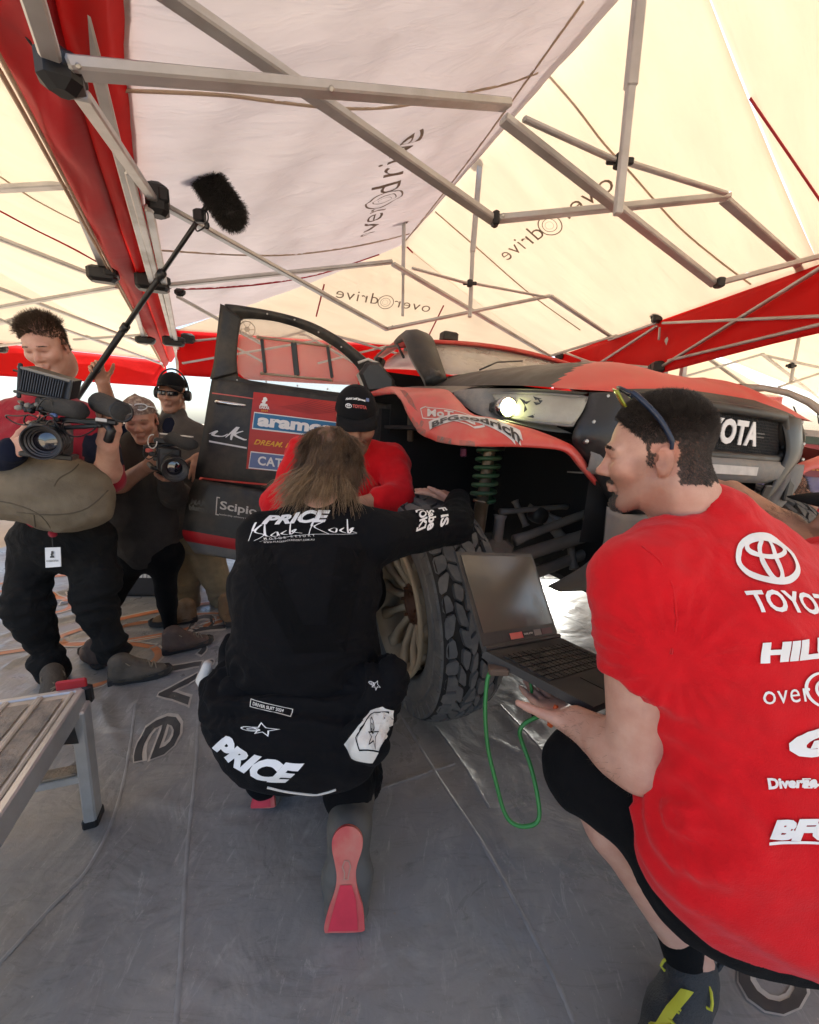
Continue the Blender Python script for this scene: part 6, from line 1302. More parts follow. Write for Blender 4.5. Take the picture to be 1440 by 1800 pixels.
TAT = mat('tattooed_skin', (.20, .12, .085), .55, col2=(.08, .055, .045), nscale=38, nmix=.9); S = Sdf(); c = lerp(J['eL'], J['wL'], .3); S.cone(J['eL'], c, .047, .048, .03); S.cone(c, lerp(J['eL'], J['wL'], .72), .048, .038, .03); sdf_obj('tattooed_forearm', S, .009, TAT, pA)
S = Sdf(); S.cone(lerp(J['eL'], J['wL'], .80), lerp(J['eL'], J['wL'], .98), .037, .035, .01); sdf_obj('wristband', S, .007, BLKT, pA); S = Sdf(); S.cone(lerp(J['eR'], J['wR'], .82), J['wR'], .05, .042, .01); sdf_obj('glove_cuff', S, .007, BLKT, pA)
CARG = cloth('black_cargo', (.013, .0125, .012), .8, 9)
S = Sdf(); legs(S, J, .018, m=.94); S.cone(J['pel'], lerp(J['hR'], J['hL'], .5), .16, .14, .05, (V(1, 0, 0), 1.3)); S.ell(lerp(J['hL'], J['kL'], .55)+V(.075, -.01, 0), (.05, .075, .10), None, .03)
for s in 'RL': S.cone(lerp(J['k'+s], J['a'+s], .80), lerp(J['k'+s], J['a'+s], .97), .074, .076, .008); S.cone(lerp(J['h'+s], J['k'+s], .9), lerp(J['k'+s], J['a'+s], .2), .09, .08, .05)
def fA(p):
    k = max(0, 1-abs(p.z-.42)/.16)+max(0, 1-abs(p.z-.16)/.10); return folds(.014, (7, 7, 10), 23)(p)+.008*k*math.sin(p.z*85+5*noise.noise(p*6))
tr_ = sdf_obj('trousers', S, .010, CARG, pA, disp=fA)
BRN = mat('brown_shoe', (.075, .058, .042), .8, dust=.5, dustcol=(.20, .165, .12), bump=.3, bscale=120); BSOLE = mat('brown_sole', (.035, .03, .027), .8); LACE = mat('tan_lace', (.24, .19, .13), .8)
boot('shoe', P(208, 1168, z=.1), P(262, 1190, z=0), BRN, pA, 1.0, BSOLE, .11, LACE); boot('shoe', P(92, 1185, z=.1), P(100, 1235, z=0), BRN, pA, 1.0, BSOLE, .11, LACE)
hs = scalp(bA, hA, lambda x, y, z: (z > .045+np.clip(y-.045, 0, 1)*.7) & (y < .078) | ((z > -.045) & (y < -.045)) | ((z > .005) & (y < .012) & (np.abs(x) > .055)), 5200, 8)
strands('hair', hs, HAIRB, pA, lambda p: .034 if (p-hA.c).dot(hA.u) > .07 else .014, lambda p, n: n*.8+hA.u*.3+hA.f*.35, 3, .0011, .15, 20, 0, .3, 12); brows(hA, HAIRB, pA, 80)
# waxed canvas waist bag, pass on a red strap
KHK = mat('waxed_canvas', (.17, .135, .088), .8, col2=(.115, .088, .055), nscale=7, nmix=.7, bump=.3, bscale=300, fold=.5, fscale=6)
S = Sdf(); S.ell(P(92, 858, D=1.86), (.255, .12, .150), None, .03); S.ell(P(115, 893, D=1.86), (.19, .11, .10), None, .06); S.ell(P(10, 860, D=1.86), (.16, .11, .13), None, .06)
bag = sdf_obj('waist_bag', S, .010, KHK, None, disp=folds(.012, (6, 6, 12), 31)); bpy_tag(bag, 'brown waxed canvas bag worn on the camera operator belly', 'bag'); KB = bvh_of(bag)
for a in (((96, 940), (70, 905), (20, 885), (-20, 880)), ((190, 862), (150, 895), (95, 905), (30, 900)), ((150, 800), (130, 825), (105, 840), (95, 855)), ((60, 905), (62, 925), (66, 940))):
    q = [KB.ray_cast(CC, ray(p.x, p.y).normalized(), 5)[0] for p in smooth_path([V(x, y, 0) for x, y in a], 14)]; q = [p for p in q if p]
    if len(q) > 3: MB().tube(q, .003, 5).build('stitched_seam', mat('canvas_seam', (.09, .07, .045), .9), bag, True)
pas = empty('event_pass', P(92, 985, D=1.92), 'white event pass hanging on a red strap below the canvas bag', 'pass')
MB().bar(P(90, 915, D=1.93), P(90, 940, D=1.93), .022, .005, (0, 1, 0)).build('strap', RJK, pas); MB().lathe([(0, .006), (.017, .004), (.018, -.006)], P(92, 938, D=1.92), (0, -1, 0), 14).build('reel', RJK, pas, True); MB().tube([P(92, 945, D=1.92), P(93, 962, D=1.92)], .002, 5).build('cord', BLKP, pas)
cd = [P(79, 963, D=1.925), P(106, 962, D=1.925), P(107, 996, D=1.925), P(80, 998, D=1.925)]; MB().prism(cd, V(0, .003, 0)).build('card', WHITE, pas); decal('emblem', fig, lerp(cd[3], cd[0], .5)+(cd[1]-cd[0])*.35, (cd[1]-cd[0])*.3, (cd[0]-cd[3])*.35, BLK, pas, None, .004, N=V(0, -1, 0)); decal('lettering', text2d('ACCREDITATION', .02), lerp(cd[3], cd[0], .3)+(cd[1]-cd[0])*.1, (cd[1]-cd[0])*.8, (cd[0]-cd[3])*.09, BLK, pas, None, .004, N=V(0, -1, 0))
# ------------------------------------------------------------------ woman with the second camera
J = PJ(dict(pel=(262, 965, 2.62), che=(240, 850, 2.52), nek=(240, 785, 2.46), hed=(248, 737, 2.38), sR=(196, 815, 2.48), sL=(290, 820, 2.52), eR=(196, 862, 2.42), wR=(262, 818, 2.22), eL=(305, 872, 2.44), wL=(296, 842, 2.24), hR=(240, 975, 2.62), hL=(288, 975, 2.62), kR=(200, 1050, 2.70), kL=(292, 1040, 2.64), aR=(166, 1128, 2.76), aL=(300, 1108, 2.70)))
pB = empty('person', (-1.4, 2.4, 0), 'person in dark grey fleece and patterned headband aiming a camera', 'person')
S = Sdf(); core(S, J); hB = head(S, J['hed'], (.30, -.86, -.30), (.05, -.3, .95), .96, .85, .95); S.cone(J['nek'], hB.q(0, -.04, -.08), .05, .05, .04); arm(S, J, 'R', 0, up=False, m=.9)
b1 = hand(S, J['wR'], P(285, 812, D=2.12)-J['wR'], V(.2, .6, 0), V(0, 0, 1), (.5, .55, .6, .6), .5, sc=.95); b2 = hand(S, J['wL'], P(320, 838, D=2.14)-J['wL'], V(0, -.1, 1), V(-.4, -.8, 0), (.35,)*4, .5, sc=.95)
bB = sdf_obj('body', S, .011, SKINT, pB, [fbox(hB), hb(b1), hb(b2)], tint=face_tint(hB, 0, flush=1.3))
FLC = cloth('charcoal_fleece', (.042, .037, .034), .4, 9); S = Sdf(); torso(S, J, .024, .06, fat=.95); arm(S, J, 'R', .02, fore=False); arm(S, J, 'L', .02); S.cone(J['nek']-V(0, 0, .05), J['nek']+V(0, -.01, .01), .09, .075, .03); S.cone(J['pel'], J['pel']-V(0, 0, .02), .125, .12, .05, (V(1, 0, 0), 1.1))
fl_ = sdf_obj('fleece', S, .010, FLC, pB, disp=folds(.010, (8, 8, 9), 41)); S = Sdf(); legs(S, J, .004, m=.84); S.cone(J['hR'], J['hL'], .115, .115, .05); sdf_obj('leggings', S, .011, BLKT, pB)
KHB = mat('hiking_boot', (.085, .048, .034), .8, dust=.45, dustcol=(.2, .14, .10), bump=.3, bscale=120); boot('shoe', P(300, 1118, z=.1), P(328, 1140, z=0), KHB, pB, .95, BSOLE, .12, LACE); boot('shoe', P(168, 1140, z=.1), P(160, 1158, z=0), KHB, pB, .95, BSOLE, .12, LACE)
HB_ = mat('headband_pattern', (.46, .37, .29), .8, col2=(.20, .13, .10), nscale=55, nmix=.9)
rows = [[hB.q(.083*math.cos(a)*r, -.012+.104*math.sin(a)*r, z+.018*math.sin(a)) for a in [2*math.pi*j/32 for j in range(32)]] for z, r in ((.035, 1.0), (.055, 1.02), (.085, .96), (.108, .78), (.125, .48), (.132, .1))]
MB().loft(rows).build('headband', HB_, pB, True); brows(hB, HAIRB, pB, 50)
hs = scalp(bB, hB, lambda x, y, z: (z > -.06) & (y < -.02) & (z < .04), 900, 8); strands('hair', hs, HAIRB, pB, .05, lambda p, n: n*.4-hB.u, 3, .0012, .1, 20, .2, .2, 12)
sg2 = empty('sunglasses', hB.q(0, .09, .1), 'white framed sunglasses pushed up on the patterned headband', 'sunglasses')
for s in (-1, 1):
    c = hB.q(s*.034, .094, .098); e = [c+hB.r*math.cos(t)*.030+hB.u*math.sin(t)*.017+hB.f*(-.012*abs(math.cos(t))) for t in [2*math.pi*k/20 for k in range(20)]]; MB().tube(e+[e[0]], .003, 6).build('frame', WHITE, sg2, True); MB().add(e, [tuple(range(20))]).build('lens', mat('pale_lens', (.35, .33, .3), .1, alpha=.5), sg2)
    MB().tube([hB.q(s*.064, .085, .1), hB.q(s*.088, .04, .08), hB.q(s*.09, -.02, .04)], .0028, 6).build('temple_arm', WHITE, sg2, True)
# ------------------------------------------------------------------ sound recordist with cap, sunglasses and headphones
J = PJ(dict(pel=(322, 925, 2.98), che=(312, 815, 2.95), nek=(306, 740, 2.95), hed=(303, 692, 2.90), sR=(262, 772, 2.94), sL=(358, 774, 3.0), eR=(205, 758, 2.80), wR=(181, 672, 2.60), eL=(378, 858, 2.95), wL=(352, 795, 2.76), hR=(298, 935, 2.98), hL=(345, 935, 3.0), kR=(322, 1010, 3.02), kL=(378, 1010, 3.08), aR=(330, 1075, 3.1), aL=(396, 1062, 3.16)))
J['eL'] = P(366, 850, D=2.98); J['wL'] = P(350, 802, D=2.78)
pC = empty('person', (-1.6, 2.9, 0), 'person in grey vest, black cap, sunglasses and headphones holding the microphone boom', 'person')
S = Sdf(); core(S, J); hC = head(S, J['hed'], (.18, -.96, -.06), (.08, -.05, 1), 1.0, 1.1, 1.0); S.cone(J['nek'], hC.q(0, -.04, -.08), .056, .056, .04); arm(S, J, 'R', 0, up=False); 
b1 = hand(S, J['wR'], P(166, 640, D=2.55)-J['wR'], V(.3, -.5, .3), V(.5, 0, .6), (.9, .95, 1., 1.), .8); b2 = hand(S, J['wL'], P(345, 832, D=2.70)-J['wL'], V(-.3, .6, 0), V(-1, 0, 0), (.25, .3, .3, .3), .3)
bC = sdf_obj('body', S, .011, SKINT, pC, [fbox(hC), hb(b1), hb(b2)], tint=face_tint(hC, .2, stub=(.6, .5, .45)))
GVS = cloth('grey_vest', (.105, .092, .08), .4, 8); S = Sdf(); torso(S, J, .035, .05, chest=(.135, 1.5)); S.cone(J['nek']-V(0, 0, .05), J['nek']+V(0, .01, .03), .09, .082, .02)
for s in (-1, 1): S.ell(lerp(J['pel'], J['che'], .55)+V(s*.09, -.15, 0), (.07, .04, .08), None, .02)
S.ell(J['nek']+V(0, -.09, -.03), (.045, .06, .075), None, .02, True)
vst = sdf_obj('vest', S, .010, GVS, pC, disp=folds(.008, (9, 9, 9), 51)); S = Sdf(); arm(S, J, 'L', .016, fore=False); S.cone(J['eL'], lerp(J['eL'], J['wL'], .5), .058, .05, .03); arm(S, J, 'R', .016, fore=False); S.cone(J['che'], J['nek']-V(0, 0, .03), .13, .075, .04, (V(1, 0, 0), 1.3)); sdf_obj('navy_shirt', S, .011, NVY, pC, disp=folds(.007, (9, 9, 9), 52))
KTR = cloth('khaki_trousers', (.25, .185, .105), .45, 7); S = Sdf(); legs(S, J, .03); S.cone(J['hR'], J['hL'], .14, .14, .05)
for s in 'RL': S.cone(lerp(J['k'+s], J['a'+s], .5), J['a'+s], .085, .082, .03)
sdf_obj('trousers', S, .011, KTR, pC, disp=folds(.013, (9, 9, 13), 53)); SUE = mat('suede_boot', (.19, .11, .05), .9, dust=.3); boot('shoe', P(330, 1068, z=.1), P(322, 1094, z=0), SUE, pC, 1.0, BSOLE, .12, SUE); boot('shoe', P(396, 1058, z=.1), P(402, 1090, z=0), SUE, pC, 1.0, BSOLE, .12, SUE)
cap_of(hC, BCAP, pC); hp = empty('headphones', hC.q(0, 0, .1), 'black headphones over the black cap of the sound recordist', 'headphones')
MB().tube([hC.q(.098*math.cos(t), -.015, .02+.142*math.sin(t)) for t in [math.pi*k/16 for k in range(17)]], .006, 6).build('band', BLKP, hp, True)
for s in (-1, 1): MB().lathe([(0, .03), (.03, .03), (.036, .02), (.036, 0), (.03, -.008)], hC.q(s*.082, -.012, -.005), hC.r*s, 18).build('ear_cup', BLKP, hp, True)
sgl = empty('sunglasses', hC.q(0, .1, 0), 'dark wraparound sunglasses on the face of the person in the grey vest', 'sunglasses')
for s in (-1, 1): MB().grid([[hC.q(s*(.008+.054*i/8), .112-.028*(i/8)**2, .003+j*.0145*(1-.25*(i/8)**3)+.002*i/8) for j in (-1, -.4, .3, 1)] for i in range(9)], .003).build('lens', mat('dark_lens', (.01, .01, .012), .12, spec=.8), sgl, True); MB().tube([hC.q(s*.06, .085, .01), hC.q(s*.082, .04, .008), hC.q(s*.085, -.01, .005)], .003, 6).build('temple_arm', BLKP, sgl, True)
MB().tube([hC.q(-.06, .09, .015), hC.q(0, .114, .012), hC.q(.06, .09, .015)], .003, 6).build('brow_bar', BLKP, sgl, True)
# ------------------------------------------------------------------ helpers at the right edge
J = PJ(dict(pel=(1560, 1330, 1.25), che=(1545, 1080, 1.2), nek=(1530, 975, 1.18), hed=(1535, 895, 1.16), sR=(1480, 1020, 1.05), sL=(1590, 1010, 1.35), eR=(1425, 968, 1.22), wR=(1285, 862, 1.52), eL=(1600, 1200, 1.4), wL=(1480, 1200, 1.5), hR=(1530, 1380, 1.25), hL=(1600, 1380, 1.3), kR=(1440, 1330, 1.5), kL=(1540, 1300, 1.6), aR=(1500, 1480, 1.45), aL=(1590, 1440, 1.55)))
pG = empty('person', (J['pel'].x, J['pel'].y, 0), 'person in red cut off by the right edge, bare arm reaching to the bumper', 'person')
S = Sdf(); core(S, J); hG = head(S, J['hed'], (-.85, .5, -.2), (-.1, .1, 1), 1.0, 1.2); S.cone(J['nek'], hG.q(0, -.04, -.08), .056, .056, .04); arm(S, J, 'R', .002, m=1.05); b1 = hand(S, J['wR'], P(1235, 842, D=1.62)-J['wR'], V(0, .3, -.9), V(0, -.3, .9), (.4,)*4)
bG = sdf_obj('body', S, .010, SKINT, pG, [fbox(hG), hb(b1)], tint=face_tint(hG, .5)); S = Sdf(); torso(S, J, .025, .05); S.cone(J['sR'], lerp(J['sR'], J['eR'], .45), .08, .075, .03); arm(S, J, 'L', .02, fore=False); sdf_obj('shirt', S, .011, RTS, pG, disp=folds(.009, (8, 8, 6), 61)); S = Sdf(); legs(S, J, .02); S.cone(J['hR'], J['hL'], .13, .13, .04); sdf_obj('trousers', S, .013, BLKT, pG); cap_of(hG, BCAP, pG)
for a, k in (('aR', 'kR'), ('aL', 'kL')): boot('shoe', V(J[a].x, J[a].y, .1), V(J[a].x-.15, J[a].y+.12, 0), SHOE, pG)
afr = [(p.center.copy(), p.normal.copy()) for p in bG.data.polygons if (p.center-lerp(J['eR'], J['wR'], .45)).length < .12]; random.Random(4).shuffle(afr); strands('arm_hair', afr[:700], HAIRB, pG, .016, lambda p, n: n*.35+(J['wR']-J['eR']).normalized()*.6+V(0, 0, -.3), 2, .00035, jit=.3, seed=8)
J = PJ(dict(pel=(1395, 1010, 2.9), che=(1392, 930, 2.9), nek=(1390, 895, 2.9), hed=(1386, 866, 2.84), sR=(1352, 915, 2.9), sL=(1432, 915, 2.9), eR=(1345, 975, 2.85), wR=(1365, 960, 2.7), eL=(1440, 975, 2.85), wL=(1420, 960, 2.7), hR=(1375, 1030, 2.9), hL=(1415, 1030, 2.9), kR=(1360, 1010, 2.6), kL=(1420, 1010, 2.6), aR=(1365, 1080, 2.75), aL=(1415, 1080, 2.75)))
pH = empty('person', (J['pel'].x, J['pel'].y, 0), 'dark haired person crouching behind the front bumper in the background', 'person'); S = Sdf(); core(S, J); hH = head(S, J['hed'], (-.7, .5, -.5), (-.4, .3, .85)); S.cone(J['nek'], hH.q(0, -.04, -.08), .056, .056, .04)
for s in 'RL': hand(S, J['w'+s], V(0, -.8, -.3), V(0, 0, -1), V(1, 0, 0))
bH = sdf_obj('body', S, .011, SKINT, pH, [fbox(hH)], tint=blank_tint); S = Sdf(); torso(S, J, .02, .05); [arm(S, J, s, .015) for s in 'RL']; sdf_obj('shirt', S, .012, RTS, pH); S = Sdf(); legs(S, J, .02); sdf_obj('trousers', S, .013, BLKT, pH)
strands('hair', scalp(bH, hH, lambda x, y, z: (z > .03) & (y < .07) | ((z > -.05) & (y < -.02)), 1800, 3), HAIRD, pH, .02, lambda p, n: n*.6+hH.f*.3, 2, .0013, jit=.3)

for (bo, a, b, sd) in ((bF, 'eL', 'wL', 14),):
    J2 = PJ(dict(e=(1122, 1338, .83), w=(1014, 1270, .98))); ah = [(q.center.copy(), q.normal.copy()) for q in bo.data.polygons if (q.center-lerp(J2['e'], J2['w'], .45)).length < .11]; random.Random(4).shuffle(ah)
    strands('arm_hair', ah[:420], HAIRB, pF, .013, lambda p, n: n*.3+(J2['w']-J2['e']).normalized()*.5+V(0, 0, -.4), 2, .00025, jit=.3, seed=18)
# ================================================================== laptop, cables, cameras, boom, steps, case
LAP = mat('laptop_black', (.022, .022, .024), .45, nscale=9, dust=.35, dustcol=(.10, .09, .075), dscale=6); LSC = mat('laptop_screen', (.055, .05, .04), .16, col2=(.10, .09, .07), nscale=2.2, nmix=.8, spec=.6, dust=.3, dustcol=(.13, .115, .09), dscale=3)
BL, BR, TL = P(851, 1143, D=1.10), P(982, 1119, D=1.32), P(801, 969, D=1.15); FL = P(1044, 1243, D=.985); TR = BR+(TL-BL); FR = BR+(FL-BL)
lap = empty('laptop', (BL+FR)/2, 'open dusty black laptop balanced on the hand of the person in red', 'laptop')
def slab(name, a, b, c, d, t, m, parent, n=None):
    nn = (b-a).cross(d-a).normalized() if n is None else n; return MB().prism([a, b, c, d], nn*t).build(name, m, parent)
nS = (BR-BL).cross(TL-BL).normalized(); nS = nS if nS.dot(FL-BL) > 0 else -nS; nD = (BR-BL).cross(FL-BL).normalized(); nD = nD if nD.z > 0 else -nD
scr_ = slab('screen_lid', BL, BR, TR, TL, -.008, LAP, lap, nS)
def qd(a, b, d, u0, v0, u1, v1): f = lambda u, v: a+(b-a)*u+(d-a)*v; return [f(u0, v0), f(u1, v0), f(u1, v1), f(u0, v1)]
MB().prism([p+nS*.001 for p in qd(BL, BR, TL, .04, .16, .96, .96)], nS*.0012).build('display', LSC, scr_)
for u0, u1, m_ in ((.34, .50, REDS), (.51, .64, BLKP), (.66, .76, GREYP), (.77, .92, mat('dark_sticker', (.10, .03, .04), .5))):
    MB().prism([p+nS*.001 for p in qd(BL, BR, TL, u0, .055, u1, .12)], nS*.001).build('sticker', m_, scr_)
decal('lettering', text2d('ENGINE LAPTOP', .02), BL+(BR-BL)*.515+(TL-BL)*.08+nS*.002, (BR-BL)*.12, (TL-BL)*.02, WHITED, scr_, None, .001, N=nS)
base = slab('base', BL, BR, FR, FL, -.022, LAP, lap, nD)
MB().prism([p+nD*.0008 for p in qd(BL, BR, FL, .35, .66, .67, .95)], nD*.001).build('touchpad', mat('laptop_pad', (.014, .014, .015), .4), base)
kb = MB()
for r in range(6):
    for c in range(15):
        u0 = .05+c*.06; v0 = .14+r*.078; kb.prism([p+nD*.0008 for p in qd(BL, BR, FL, u0, v0, u0+.05, v0+.062)], nD*.003)
k_ = kb.build('keyboard', mat('laptop_key', (.012, .012, .013), .45, dust=.5, dustcol=(.09, .08, .065), dscale=30), base); k_['kind'] = 'stuff'
MB().tube([BL+nD*.004, BR+nD*.004], .007, 8).build('hinge', LAP, base)
MB().box(P(876, 1178, D=1.08), (.05, .03, .018), None, .003).build('plug', mat('brown_plug', (.10, .065, .045), .5), lap)
GC = mat('green_cable', (.03, .22, .045), .45)
gp = [(866, 1176, 1.08), (857, 1195, 1.08), (853, 1250, 1.07), (858, 1315, 1.06), (872, 1375, 1.05), (887, 1428, 1.04), (905, 1449, 1.03), (930, 1452, 1.02), (947, 1440, 1.02), (946, 1405, 1.03), (934, 1350, 1.05), (918, 1305, 1.07), (914, 1285, 1.07), (925, 1270, 1.07), (950, 1258, 1.07), (972, 1244, 1.08)]
bpy_tag(MB().tube(smooth_path([P(x, y, D=d) for x, y, d in gp], 90), .0052, 8).build('green_cable', GC, None, True), 'green data cable looping down from the laptop', 'cable')
dg_ = empty('cable_connector', P(936, 1245, D=1.1), 'short dark connector lead hanging under the laptop', 'connector'); MB().tube([P(932, 1190, D=1.12), P(936, 1225, D=1.11)], .004, 6).build('lead', GC, dg_, True); MB().box(P(937, 1238, D=1.1), (.014, .012, .03), None, .002).build('housing', CHROME, dg_); MB().box(P(939, 1256, D=1.1), (.012, .01, .016), None, .002).build('tip', BLKP, dg_)
tg = empty('orange_tag', P(972, 1265, D=1.02), 'orange rubber tag dangling below the laptop hand', 'tag'); OR = mat('orange_rubber', (.62, .10, .02), .5); MB().tube([P(978, 1240, D=1.02), P(975, 1254, D=1.02), P(970, 1268, D=1.02), P(966, 1277, D=1.02)], [.005, .009, .011, .006], 8).build('tag_body', OR, tg, True); MB().tube([P(980, 1248, D=1.025), P(984, 1262, D=1.02), P(988, 1272, D=1.02)], [.005, .006, .004], 8).build('tag_tail', OR, tg, True)
# ---- big cinema camera held by the operator at left
CBK = mat('camera_black', (.012, .012, .013), .42, dust=.15, dustcol=(.06, .05, .045)); CGR = mat('foam_grey', (.030, .029, .028), .9, bump=.5, bscale=250); GLASS = mat('lens_glass', (.012, .010, .016), .05, spec=1.0, coat=.8)
def lens(parent, a, d, r, L_, rings=3):
    d = Vector(d).normalized(); pr = [(r*.72, 0), (r*.72, L_*.2)]
    for i in range(rings): t = .2+.5*i/rings; pr += [(r*.80, L_*t), (r*.80, L_*(t+.09)), (r*.75, L_*(t+.10))]
    pr += [(r*.78, L_*.74), (r, L_*.86), (r, L_), (r*.93, L_), (r*.88, L_*.93), (r*.80, L_*.86), (r*.72, L_*.78)]
    o = MB().lathe(pr, a, d, 36).build('lens', CBK, parent, True)
    for k in range(3): MB().lathe([(r*(.86-.1*k), L_*(.92-.06*k)), (r*(.78-.1*k), L_*(.90-.06*k))], a, d, 36).build('baffle_ring', mat('baffle', (.05, .045, .045), .4), o, True)
    MB().lathe([(r*.66, L_*.74), (r*.4, L_*.785), (0, L_*.80)], a, d, 30).build('front_glass', GLASS, o, True); return o
c1 = empty('video_camera', P(90, 775, D=1.62), 'large black video camera rig with ribbed monitor held by the operator in red', 'camera')
A1 = (V(.87, .40, -.12).normalized(), V(-.42, .90, .0).normalized(), V(.1, .05, 1).normalized())
MB().box(P(92, 770, D=1.66), (.10, .16, .125), A1, .010).build('body', CBK, c1); MB().box(P(66, 768, D=1.64), (.045, .09, .11), A1, .014).build('grip', CBK, c1)
lens(c1, P(105, 770, D=1.66), V(.34, -.90, -.06), .062, .17)
for k in range(3): MB().box(P(84+k*6, 790-3*k, D=1.60), (.012, .02, .02+.01*k), A1, .003).build('button_block', CBK, c1)
MB().box(P(88, 800, D=1.64), (.16, .10, .02), A1, .004).build('base_plate', CBK, c1); MB().box(P(86, 792, D=1.575), (.03, .004, .014), A1, .001).build('red_label', REDS, c1)
q = [P(38, 645, D=1.62), P(124, 671, D=1.60), P(116, 704, D=1.60), P(31, 688, D=1.62)]
mo = MB().prism(q, V(.0, .06, .012)).build('monitor', CBK, c1)
for i in range(17):
    t = (i+.5)/17; a, b = lerp(q[0], q[1], .06+.88*t), lerp(q[3], q[2], .06+.88*t); MB().bar(lerp(a, b, .08)-V(0, .003, 0), lerp(a, b, .92)-V(0, .003, 0), .012, .0036, (1, 0, 0), 0).build('cooling_fin', mat('fin_black', (.03, .03, .032), .35), mo)
for a, b in ((0, 1), (3, 2)): MB().tube([q[a]+V(-.012, 0, 0), q[b]+V(.012, 0, 0)], .006, 6).build('monitor_edge', GREYP if a == 0 else CBK, mo, True)
MB().bar(P(22, 650, D=1.62), P(40, 655, D=1.62), .008, .008).build('monitor_knob', CBK, mo); MB().bar(P(36, 638, D=1.62), P(33, 700, D=1.62), .014, .014, (1, 0, 0)).build('monitor_end', CBK, mo); MB().bar(P(127, 668, D=1.6), P(119, 708, D=1.6), .014, .014, (1, 0, 0)).build('monitor_end', CBK, mo)
MB().tube([P(76, 700, D=1.62), P(78, 716, D=1.64), P(74, 735, D=1.66)], .012, 8).build('monitor_arm', CBK, c1, True)
MB().tube([P(72, 706, D=1.66), P(78, 707, D=1.66), P(100, 714, D=1.62), P(140, 722, D=1.57), P(147, 724, D=1.56)], [.018, .031, .033, .033, .022], 14).build('foam_microphone', CGR, c1, True)
for i in range(9): MB().tube([P(30+i*4, 712+random.uniform(-8, 8), D=1.64), P(36+i*5, 716+random.uniform(-12, 10), D=1.62)], random.uniform(.006, .012), 6).build('fitting', CBK if i % 3 else GREYP, c1, True)
for i, (x, y, col) in enumerate(((72, 733, REDS), (95, 730, BLUE2), (84, 742, CGR), (100, 738, CBK), (78, 745, CBK))): MB().box(P(x, y, D=1.6), (.022, .02, .016), A1, .004).build('connector', col, c1)
for j, (cx, cy, rx, ry) in enumerate(((80, 745, 17, 14), (80, 716, 14, 12), (92, 752, 12, 10), (60, 738, 18, 6), (140, 752, 30, 12), (40, 735, 30, 8))): MB().tube([P(cx+rx*math.cos(t), cy+ry*math.sin(t)+4*math.sin(2*t+j), D=1.585+.02*math.sin(t)) for t in [2*math.pi*k/24*(.8 if j > 2 else 1) for k in range(25)]], .0028, 5).build('cable', CBK, c1, True)
MB().bar(P(110, 738, D=1.63), P(186, 742, D=1.6), .03, .022).build('support_rod', CBK, c1); MB().bar(P(112, 752, D=1.63), P(180, 748, D=1.6), .02, .016).build('support_rod', CBK, c1)
ev = MB(); ev.tube([P(168, 706, D=1.66), P(176, 708, D=1.64), P(196, 716, D=1.60), P(206, 719, D=1.56), P(213, 724, D=1.53), P(216, 726, D=1.52)], [.026, .040, .038, .034, .036, .030], 18); ev_ = ev.build('eyepiece', CGR, c1, True); MB().lathe([(.036, 0), (.038, .012), (.031, .014), (.026, .0), (0, -.004)], P(213, 724, D=1.53), P(218, 727, D=1.45)-P(213, 724, D=1.53), 24).build('eyecup', CBK, ev_, True); MB().lathe([(.03, .004), (0, .008)], P(214, 724.5, D=1.525), P(218, 727, D=1.45)-P(213, 724, D=1.53), 24).build('eyepiece_glass', GLASS, ev_, True)
MB().box(P(188, 741, D=1.6), (.07, .035, .022), A1, .006).build('eyepiece_mount', CBK, c1); MB().box(P(178, 738, D=1.575), (.035, .004, .012), A1, .001).build('grey_label', WHITED, c1); MB().tube([P(188, 745, D=1.60), P(196, 757, D=1.60), P(190, 775, D=1.62)], .016, 10).build('side_handle', CBK, c1, True)
# ---- the woman's camera
c2 = empty('video_camera', P(298, 810, D=2.1), 'smaller black video camera held by the person with the headband', 'camera')
A2 = (V(.8, .55, -.1).normalized(), V(-.55, .83, 0).normalized(), V(.08, .06, 1).normalized())
MB().box(P(296, 806, D=2.14), (.10, .15, .12), A2, .010).build('body', CBK, c2); lens(c2, P(302, 812, D=2.12), V(.55, -.83, -.16), .058, .16)
MB().tube([P(293, 772, D=2.12), P(305, 770, D=2.1), P(330, 780, D=2.04), P(342, 782, D=2.0)], [.02, .033, .033, .02], 12).build('foam_microphone', CGR, c2, True); MB().bar(P(270, 785, D=2.14), P(310, 780, D=2.1), .02, .02).build('top_handle', CBK, c2); MB().box(P(285, 775, D=2.12), (.07, .05, .03), A2, .006).build('top_unit', CBK, c2); MB().bar(P(283, 762, D=2.12), P(338, 768, D=2.02), .02, .006).build('white_bracket', WHITED, c2)
for i, (x, y, m_) in enumerate(((262, 792, REDS), (258, 786, CBK), (268, 798, CBK), (280, 796, CGR), (300, 792, CBK), (306, 797, WHITED), (275, 806, CBK))): MB().box(P(x, y, D=2.1), (.03, .025, .022), A2, .004).build('fitting', m_, c2)
for j, (cx, cy, rx, ry) in enumerate(((268, 776, 8, 12), (290, 790, 14, 8), (262, 795, 10, 12))): MB().tube([P(cx+rx*math.cos(t), cy+ry*math.sin(t), D=2.06) for t in [2*math.pi*k/20*.8 for k in range(21)]], .003, 5).build('cable', CBK if j else WHITED, c2, True)
MB().tube([P(262, 815, D=2.18), P(268, 822, D=2.15), P(278, 824, D=2.12)], .012, 8).build('hand_strap', CBK, c2, True)
